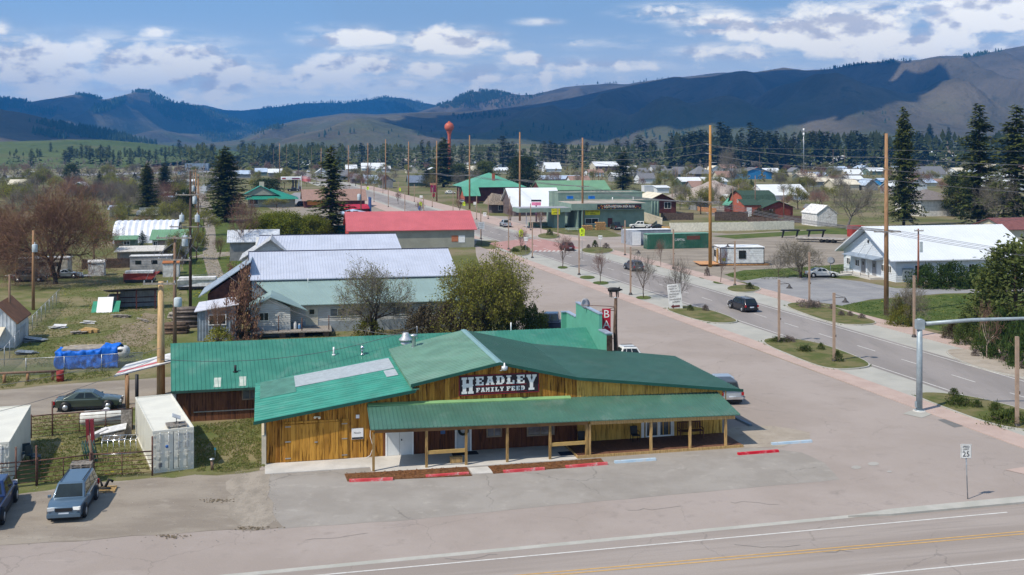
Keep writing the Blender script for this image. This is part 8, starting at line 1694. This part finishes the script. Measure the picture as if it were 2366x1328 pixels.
plant('con_a',521,512,336,54,'big dense dark spruce left of the willow, above the pinkish bare tree'); plant('con_b',765,556,336,54,'tall ragged spruce beside the coral red roof'); plant('con_c',230,456,392,19,'single dark spruce above the big reddish tree'); plant('con_a',340,492,374,28,'taller spruce of the pair left of the alley'); plant('con_a',380,450,376,24,'shorter spruce of the pair left of the alley'); plant('pine_b',424,500,440,28,'crooked dark evergreen beside the alley poles')
plant('con_c',329,584,532,20,'small blue spruce in front of the green roofed house',mats={'dark_needles': f_bluesp}); plant('pine_b',165,418,380,18,'round dark evergreen out in the dry field'); plant('pine_b',617,462,414,34,'broad dark evergreen right behind the teal roofed bank'); plant('con_b',1440,440,347,32,'dark spiky spruce behind the sage green block'); plant('con_a',1025,432,315,34,'tall spruce just left of the water tower stem'); plant('con_c',985,432,385,22,'short dark spruce left of the magenta sign'); plant('pine_b',1208,442,362,34,'broad round evergreen right of the mint roofed inn')
plant('pine_a',1120,428,375,30,'loose green pine behind the mint roofed inn'); plant('pine_a',1060,420,380,28,'olive evergreen beside the water tower base'); plant('con_a',2088,524,242,40,'very tall dense spruce behind the orange brown pole'); plant('con_b',2262,520,236,58,'tall dark pine near the church, second from the right edge'); plant('con_b',2348,530,240,66,'tall dark pine at the right edge'); plant('con_a',2148,372,284,17,'far dark fir left of the church spire'); plant('con_b',2192,372,292,15,'far thin fir beside the church spire'); plant('pine_b',2225,500,400,40,'dark evergreen between the white two storey house and bare tree')
plant('pine_a',2345,800,568,92,'large bushy pine in front of the white hall at the right edge'); plant('pine_a',2290,760,680,55,'lower green pine limbs left of the large bushy pine')
plant('bare_big',126,656,388,150,'huge reddish bare tree at the left with many fine twigs',rz=0); plant('bare_big',-10,640,425,95,'second reddish bare tree cut off by the left edge',rz=2); plant('olive_mid',218,610,470,46,'olive tinted tree right of the huge reddish one'); plant('bare_a',40,520,420,55,'grey bare tree above the reddish one at the far left'); plant('bare_b',296,506,408,34,'pinkish grey bare tree left of the paired spruces',mats={'pinkish_twigs': f_twig_grey}); plant('bare_b',562,600,440,48,'pinkish red bare tree in front of the big dense spruce',mats={'pinkish_twigs': f_twig_pink})
plant('bare_b',395,500,425,26,'small pinkish bare tree by the alley pole'); plant('olive_mid',455,600,520,34,'olive budding shrub tree beside the alley'); plant('olive_mid',405,610,530,34,'brown budding shrub tree left of the dark pole'); plant('street',508,598,540,26,'small leafless shrub tree beside the alley turn')
plant('willow',655,562,484,62,'bright yellow green willow left of the ragged spruce'); plant('willow',722,558,492,42,'second yellow green willow touching the ragged spruce'); plant('willow',600,560,500,34,'small yellow green tree behind the silver shed'); plant('olive_mid',640,480,455,30,'budding shrubs in front of the teal roofed bank')
plant('bud',860,780,582,96,'bare budding tree in front of the pale metal roofs',rz=.4); plant('leafy',1132,786,560,116,'olive leafy tree with spreading crown above the dark bushes',rz=1.1)
for u,v,vt,hw,k,lb in [(975,790,712,48,'bush_a','brown bush, leftmost of the row behind the bar roof'),(1030,788,700,45,'bush_a','brown bush second from left in the row'),(1090,788,700,46,'bush_a','brown bush below the olive tree in the row'),(1150,786,695,44,'bush_b','dark green bush under the olive tree'),(1205,780,705,42,'bush_b','dark green bush beside the parked dark pickup'),(1238,778,720,34,'bush_b','dark green bush rightmost of the row')]: plant(k,u,v,vt,hw,lb,'bush','bushes behind the bar')
plant('tw_bush',560,782,655,42,'red brown vine mass climbing the corner of the grey house','vine'); plant('tw_bush',540,690,630,34,'red brown vine over the barn roof edge','vine'); plant('bare_b',505,795,685,42,'reddish bare shrub tree in front of the corrugated shed',mats={'pinkish_twigs': f_twig_red}); plant('bush_s',505,796,758,34,'olive shrub at the foot of corrugated shed','bush',mats={'green_bush': f_olive}); plant('tw_bush',610,745,680,34,'thin red vine over the gable room','vine'); plant('bush_s',850,780,735,36,'olive shoots at the foot of the budding tree','bush',mats={'green_bush': f_olive})
for u,v,vt,hw,k,lb in [(1387,654,572,26,'street','young bare tree on the near kerb left of the lamp'),(1487,688,572,40,'street2','young bare tree right of the lamp on near kerb'),(1566,712,586,40,'street2','young bare tree behind the white goods board'),(1204,584,522,24,'street','young bare tree on the near crossing island'),(1300,618,535,32,'street','young bare tree in front of the maroon car'),(1527,614,545,15,'street','slim bare tree in front of the green container'),(1665,652,562,20,'street','slim bare tree in front of the small white cabin'),(1250,540,480,14,'street','slim bare tree near the pink column sign'),(1062,492,455,18,'street','slim bare tree by the yellow inn sign'),(972,500,460,16,'street','slim bare tree on the far island'),(920,472,440,14,'street','slim bare tree near the road bend'),(1180,520,470,14,'street','slim bare tree by the corner shop')]: plant(k,u,v,vt,hw,lb,'tree','young street trees')
plant('pale',2280,830,688,46,'pale pinkish bare tree behind the traffic mast arm'); plant('bud',1850,642,543,58,'wide brown budding tree beside the white saloon',mats={'olive_young_leaves': f_twig_olive}); plant('street2',1800,642,578,28,'small bare tree left of the wide brown tree'); plant('bare_a',1957,530,408,78,'large grey bare tree behind the white hall'); plant('bare_a',1690,425,328,36,'tall grey bare tree behind the golden pole'); plant('bare_a',2300,530,398,62,'grey bare tree above the maroon roof'); plant('olive_mid',2225,500,398,38,'yellow green topped tree left of the grey bare tree')
plant('bud',2104,752,650,50,'budding shrub tree behind the slim lamp post',mats={'olive_young_leaves': f_twig_olive}); plant('bush_b',2080,752,700,30,'olive shrub at the foot of the orange pole','bush',mats={'green_bush': f_olive}); plant('olive_mid',1585,470,425,22,'budding tree right of the brown house'); plant('bush_a',1755,505,482,22,'grey shrub in front of the red barn','bush'); plant('bush_a',1780,507,485,18,'second grey shrub in front of the red barn','bush')
for i,(u,v,hw,vt) in enumerate([(2140,664,44,628),(2195,664,48,624),(2250,664,46,628),(2310,664,46,630)]): plant('junip',u,v,vt,hw,['leftmost','second','third','rightmost'][i] + ' spreading juniper along the white hall wall','bush','junipers along the hall')
for u,v,hw,vt,k,lb in [(2232,795,30,742,'bush_b','dark bush below the arm of the traffic mast'),(2200,782,24,745,'bush_a','brownish bush left of the dark one under the arm'),(2310,828,44,752,'junip','dark green hedge bush behind the pale bare tree'),(2370,850,50,765,'junip','dark green hedge bush at the right edge'),(2265,812,22,778,'bush_b','small dark bush at the trunk of the pale bare tree')]: plant(k,u,v,vt,hw,lb,'bush')
SH = [(1897,811,10,793,'bush_s','round clipped green shrub on the large grass island'),(1935,838,14,812,'bush_s','loose shrub at the lamp on the large island'),(1822,792,18,778,'bush_l','low red brown shrub at the upper end of large island'),(1860,815,20,800,'bush_l','low green shrub in the middle of large island'),(1800,792,24,780,'bush_l','flat dark shrub beside the upper lamp'),(1595,720,9,705,'bush_s','small shrub right of the white goods board'),(1630,720,9,705,'bush_s','round grey shrub on the middle island'),(2204,918,14,898,'bush_s','pointed green shrub on the nearest island'),(2215,940,34,918,'bush_l','wide flat green shrub on the nearest island'),(2258,946,14,925,'bush_s','round green shrub beside the flat one'),(2300,955,18,932,'bush_l','yellowish shrub on the nearest island'),(2318,980,44,952,'bush_l','wide flat shrub left of the nearest lamp'),(2345,975,24,945,'bush_s','shrub behind the nearest lamp'),(1872,712,32,696,'bush_l','flat reddish shrub at upper end of right island'),(1923,716,9,703,'bush_s','small grey shrub on the right island'),(1944,732,9,718,'bush_s','grey round shrub second on the right island'),(1964,732,9,720,'bush_s','grey round shrub third on the right island'),(1991,738,10,725,'bush_s','grey round shrub last on the right island'),(1732,670,11,654,'bush_s','grey green ball shrub beside the lamp base'),(1634,638,7,618,'bush_s','dark red shrub at the foot of the golden pole'),(2253,826,10,808,'bush_s','grey ball shrub at the pale bare tree'),(2322,838,12,818,'bush_s','grey ball shrub on the gravel island'),(2362,855,12,835,'bush_s','grey ball shrub at the right edge'),(1375,572,8,556,'bush_s','dark round clipped shrub on the far island'),(1213,580,9,567,'bush_s','dark round shrub on the near crossing island'),(1270,545,9,530,'bush_s','pointed shrub on the island before rug shop'),(1360,574,6,565,'bush_s','small grey shrub on the far island'),(1400,575,9,562,'bush_s','purple grey shrub right on the far island'),(1190,583,14,574,'bush_l','low green shrub on the near crossing island')]
for i,(u,v,hw,vt,k,lb) in enumerate(SH): plant(k,u,v,vt,hw,lb,'bush','shrubs on the planted islands',mats={'green_bush': f_purple} if any(w_ in lb for w_ in ('grey','red','purple')) and 'green' not in lb else None)
rnd = random.Random(12)
def grp(n,u0,u1,v0,v1,hpx,keys,lb,g,mats=(None,)):
 for i in range(n):
  u,v = rnd.uniform(u0,u1),rnd.uniform(v0,v1)
  if abs(CX + F * (xl(YA(v)) + 4.5) / YA(v) - u) < 22 or (1150 < u < 1530 and 440 < v < 545): continue
  s_ = F / YA(v); h = rnd.uniform(*hpx) * s_; plant(rnd.choice(keys),u,v,v - h,h * rnd.uniform(.38,.6),lb,'tree',g,mats=rnd.choice(mats))
gt = {'pinkish_twigs': f_twig_grey}; got = {'grey_twigs': f_twig_olive}
grp(100,1080,2360,392,440,(6,10),('olive_mid','bare_a','bare_b','olive_mid'),'small spring tree among the distant houses','spring trees among the houses',(None,gt,got))
grp(95,-20,460,398,490,(6,10),('bare_a','olive_mid','bare_b'),'bare spring tree in the fields on the left','spring trees on the left',(gt,got,None)); grp(90,560,1080,388,440,(5,9),('bare_a','olive_mid','bare_b'),'bare spring tree near the far highway bend','spring trees near the bend',(gt,got,None))
grp(60,1560,2330,440,500,(5,9),('olive_mid','bare_a','bare_b'),'bare or budding tree in gardens right of the barn','garden trees on the right',(gt,got)); grp(26,190,470,480,560,(4,7),('olive_mid','bare_b'),'budding garden tree left of the alley','garden trees on the left',(gt,None)); grp(20,1000,2350,384,440,(2,3.5),('bush_a','bush_b'),'low shrub clump between the far houses','far shrub clumps')
grp(12,0,440,384,470,(2,3.5),('bush_a','bush_b'),'low shrub clump in the left fields','far shrub clumps on the left')
def farpine(u,v,vt,lb='dark pine standing in the far tree line',g='pines of the far tree line'): k = rnd.randrange(5); H = v - vt; plant('far_%d' % k,u,v,vt,H * (.20,.26,.28,.22,.27)[k] * rnd.uniform(.9,1.15),lb,'tree',g)
for u,v,vt in [(72,388,342),(150,386,345),(160,386,338),(208,386,336),(232,386,334),(246,386,338),(262,386,344),(275,386,346),(300,386,342),(345,384,344),(360,384,342),(382,384,338),(455,384,335),(468,384,328),(490,384,330),(585,384,325),(608,384,330),(630,384,328),(670,386,332),(735,386,330),(770,386,332),(785,388,328),(92,381,343),(117,378,328),(131,378,345),(166,381,335),(178,381,342),(188,381,331),(200,381,334),(214,380,341),(226,380,345),(238,380,337),(252,380,334),(288,379,339),(312,379,347),(321,379,335),(333,379,350),(373,377,340),(390,377,345),(400,377,334),(414,377,321),(428,376,333),(440,376,340),(476,376,334),(560,376,322),(574,376,330),(596,376,342),(622,376,345),(640,378,334),(655,378,338),(690,378,345),(712,380,328),(722,380,326),(745,380,327),(795,380,335),(812,382,340),(835,384,327),(855,384,330),(880,384,334),(905,384,338),(925,384,330),(948,386,342),(975,388,322),(990,388,325),(1068,392,328),(1085,392,345),(1130,392,335),(1162,392,313),(1174,392,330),(1185,392,325),(1208,392,342),(1258,388,325),(1272,388,322),(1284,388,330),(1298,386,328),(1307,386,330),(1345,386,330),(1355,386,325),(1385,386,335),(1426,384,318),(1450,384,324),(1476,386,309),(1490,386,322),(1506,386,320),(1540,388,322),(1552,388,305),(1576,390,312),(1590,390,302),(1605,390,300),(1622,392,296),(1666,392,277),(1680,392,292),(1712,392,293),(1733,392,281),(1745,392,292),(1760,392,298),(1778,392,302),(1795,392,300),(1815,392,305),(1834,392,302),(1872,392,300),(1885,392,302),(1900,392,303),(1913,392,300),(1940,392,318),(1960,392,306),(1978,390,298),(1998,390,310),(2020,390,315),(2045,390,308),(2125,388,300),(2170,386,320),(2240,388,310),(2310,388,305),(2350,388,300)]: farpine(u,v,vt)
for i in range(62):
 u = rnd.uniform(430,2366); base_h = 28 if u < 1050 else (36 if u < 1500 else 58); farpine(u,rnd.uniform(376,392),384 - base_h * rnd.uniform(.75,1.15))
def woods(name,label,n,u0,u1,Y0,Y1,hh,seed,mt=f_far,dens=None):
 rn = random.Random(seed); mb = MB()
 for i in range(n):
  u = rn.uniform(u0,u1); Y = rn.uniform(Y0,Y1)
  if dens and noise.noise(Vector((u * .012,Y * .004,seed))) < dens: continue
  h = hh * rn.uniform(.6,1.2); p = PY(u,Y); r = h * rn.uniform(.18,.26)
  for k in range(16):
   t = (k + rn.random()) / 16; a = rn.random() * 6.28; rr_ = r * (1 - t) ** .6; c = Vector((p.x + cos(a) * rr_ * .4,p.y + sin(a) * rr_ * .4,h * (.06 + .9 * t))); d = Vector((cos(a),sin(a),-.35)); leafq(mb,c,d,max(1.0,rr_ * 1.3),max(.5,rr_ * .5),Vector((rn.uniform(-.6,.6),rn.uniform(-.6,.6),1)))
  leafq(mb,Vector((p.x,p.y,h * .7)),Vector((0,0,1)),h * .33,r * .35,Vector((0,1,0)))
 tag(mb.build(name,mt,fix=False),label,'wood',kind='stuff')
woods('pine_wood','dense mass of dark pines closing the valley floor',1900,380,2500,930,1300,20,3,dens=-.12); woods('pine_wood','tall pine wood behind the right side of town',620,1520,2450,960,1250,30,4,dens=-.25); woods('pine_wood','thin wood at the foot of the green hill',90,-100,600,1000,1150,16,5,f_far,-.1)
woods('grey_brush','grey leafless brush along the valley floor',900,-100,2450,900,1150,8,6,f_twig_grey,-.1); woods('grey_brush','grey brown brush among the houses',420,1050,2450,600,900,6,7,f_twig_olive,.0); woods('grey_brush','grey brush in the fields on the left',260,-100,500,560,900,6,8,f_twig_grey,.0)
for k in list(PROTO):
 for o in [PROTO[k][0]] + list(PROTO[k][0].children): bpy.data.objects.remove(o)
def tufts(name,label,regions,n,hgt,mt,seed,size=.12):
 rn = random.Random(seed); mb = MB()
 for poly,wgt in regions:
  us = [p[0] for p in poly]; vs = [p[1] for p in poly]
  for i in range(int(n * wgt)):
   u,v = rn.uniform(min(us),max(us)),rn.uniform(min(vs),max(vs))
   if not in_poly(u,v,poly) or noise.noise(Vector((u * .03,v * .06,seed))) < -.35: continue
   p = P(u,v); p.z = .02
   for k in range(3): d = Vector((rn.uniform(-.6,.6),rn.uniform(-.6,.6),1)); leafq(mb,p + Vector((rn.uniform(-.08,.08),rn.uniform(-.08,.08),0)),d,hgt * rn.uniform(.5,1.5),size * .25,Vector((rn.uniform(-1,1),1,0)))
 tag(mb.build(name,mt,fix=False),label,'grass',kind='stuff')
fg = foliage('grass_blades',[(.09,.12,.025),(.14,.17,.04),(.22,.20,.08),(.28,.23,.12)],.3)
YARD = [([(75,965),(280,950),(300,1000),(350,1095),(90,1118)],1),([(450,985),(600,965),(612,1080),(520,1092),(455,1090)],.8),([(0,870),(250,850),(260,870),(0,898)],.6),([(150,655),(400,640),(430,700),(400,800),(300,840),(60,850),(40,760)],2.2),([(640,780),(900,765),(950,775),(700,785)],.2),([(440,560),(560,560),(540,640),(450,700)],.5)]
tufts('grass','rough grass tufts in the yards left of the store',YARD,5200,.085,fg,1)
tufts('grass','grass tufts on the planted islands',[(q,.5) for q in ISL] + [([(1675,634),(1840,620),(1945,612),(1945,640),(1720,647)],.5),([(1905,706),(2180,682),(2366,680),(2366,800),(2150,752)],1.6)],4200,.08,foliage('lush_grass',[(.035,.075,.012),(.06,.11,.018),(.10,.13,.03)],.3),2)
tufts('dandelions','yellow dandelions in the grass',[(YARD[0][0],.05),(YARD[3][0],.12),(YARD[5][0],.15),([(1905,706),(2180,682),(2366,680),(2366,760),(2150,752)],.08)],600,.05,foliage('dandelion_yellow',[(.5,.4,.01),(.6,.5,.02)],0),3,.4)
rnd = random.Random(9); mb = MB()
for i in range(500):
 u,v = rnd.uniform(0,640),rnd.uniform(1090,1270)
 if rnd.random() < .5: u,v = rnd.uniform(540,640),rnd.uniform(1090,1230)
 p = P(u,v); s_ = rnd.uniform(.01,.028); mb.box((p.x,p.y,.03),(s_ * 2,s_ * 1.5,s_),rnd.random() * 3)
tag(mb.build('stones',M_('loose_stones',(.36,.32,.28),rough=.95,var=.3,sc=8)),'loose small stones on the gravel lot','stones',kind='stuff')
for i,(u,v,w_) in enumerate([(1500 - 450 + 60,1103,0),(502,1158,1.0),(580,1222,1.1),(395,1240,.8)]):
 if not w_: continue
 p = P(u,v); mb = MB()
 for k in range(40): mb.box((p.x + rnd.gauss(0,.5) * w_,p.y + rnd.gauss(0,.14),.04 + rnd.random() * .04),(.1,.03,.03),rnd.random() * 3)
 tag(mb.build('debris',G_bare),'scattered brown bark and dirt on the gravel','debris',kind='stuff')
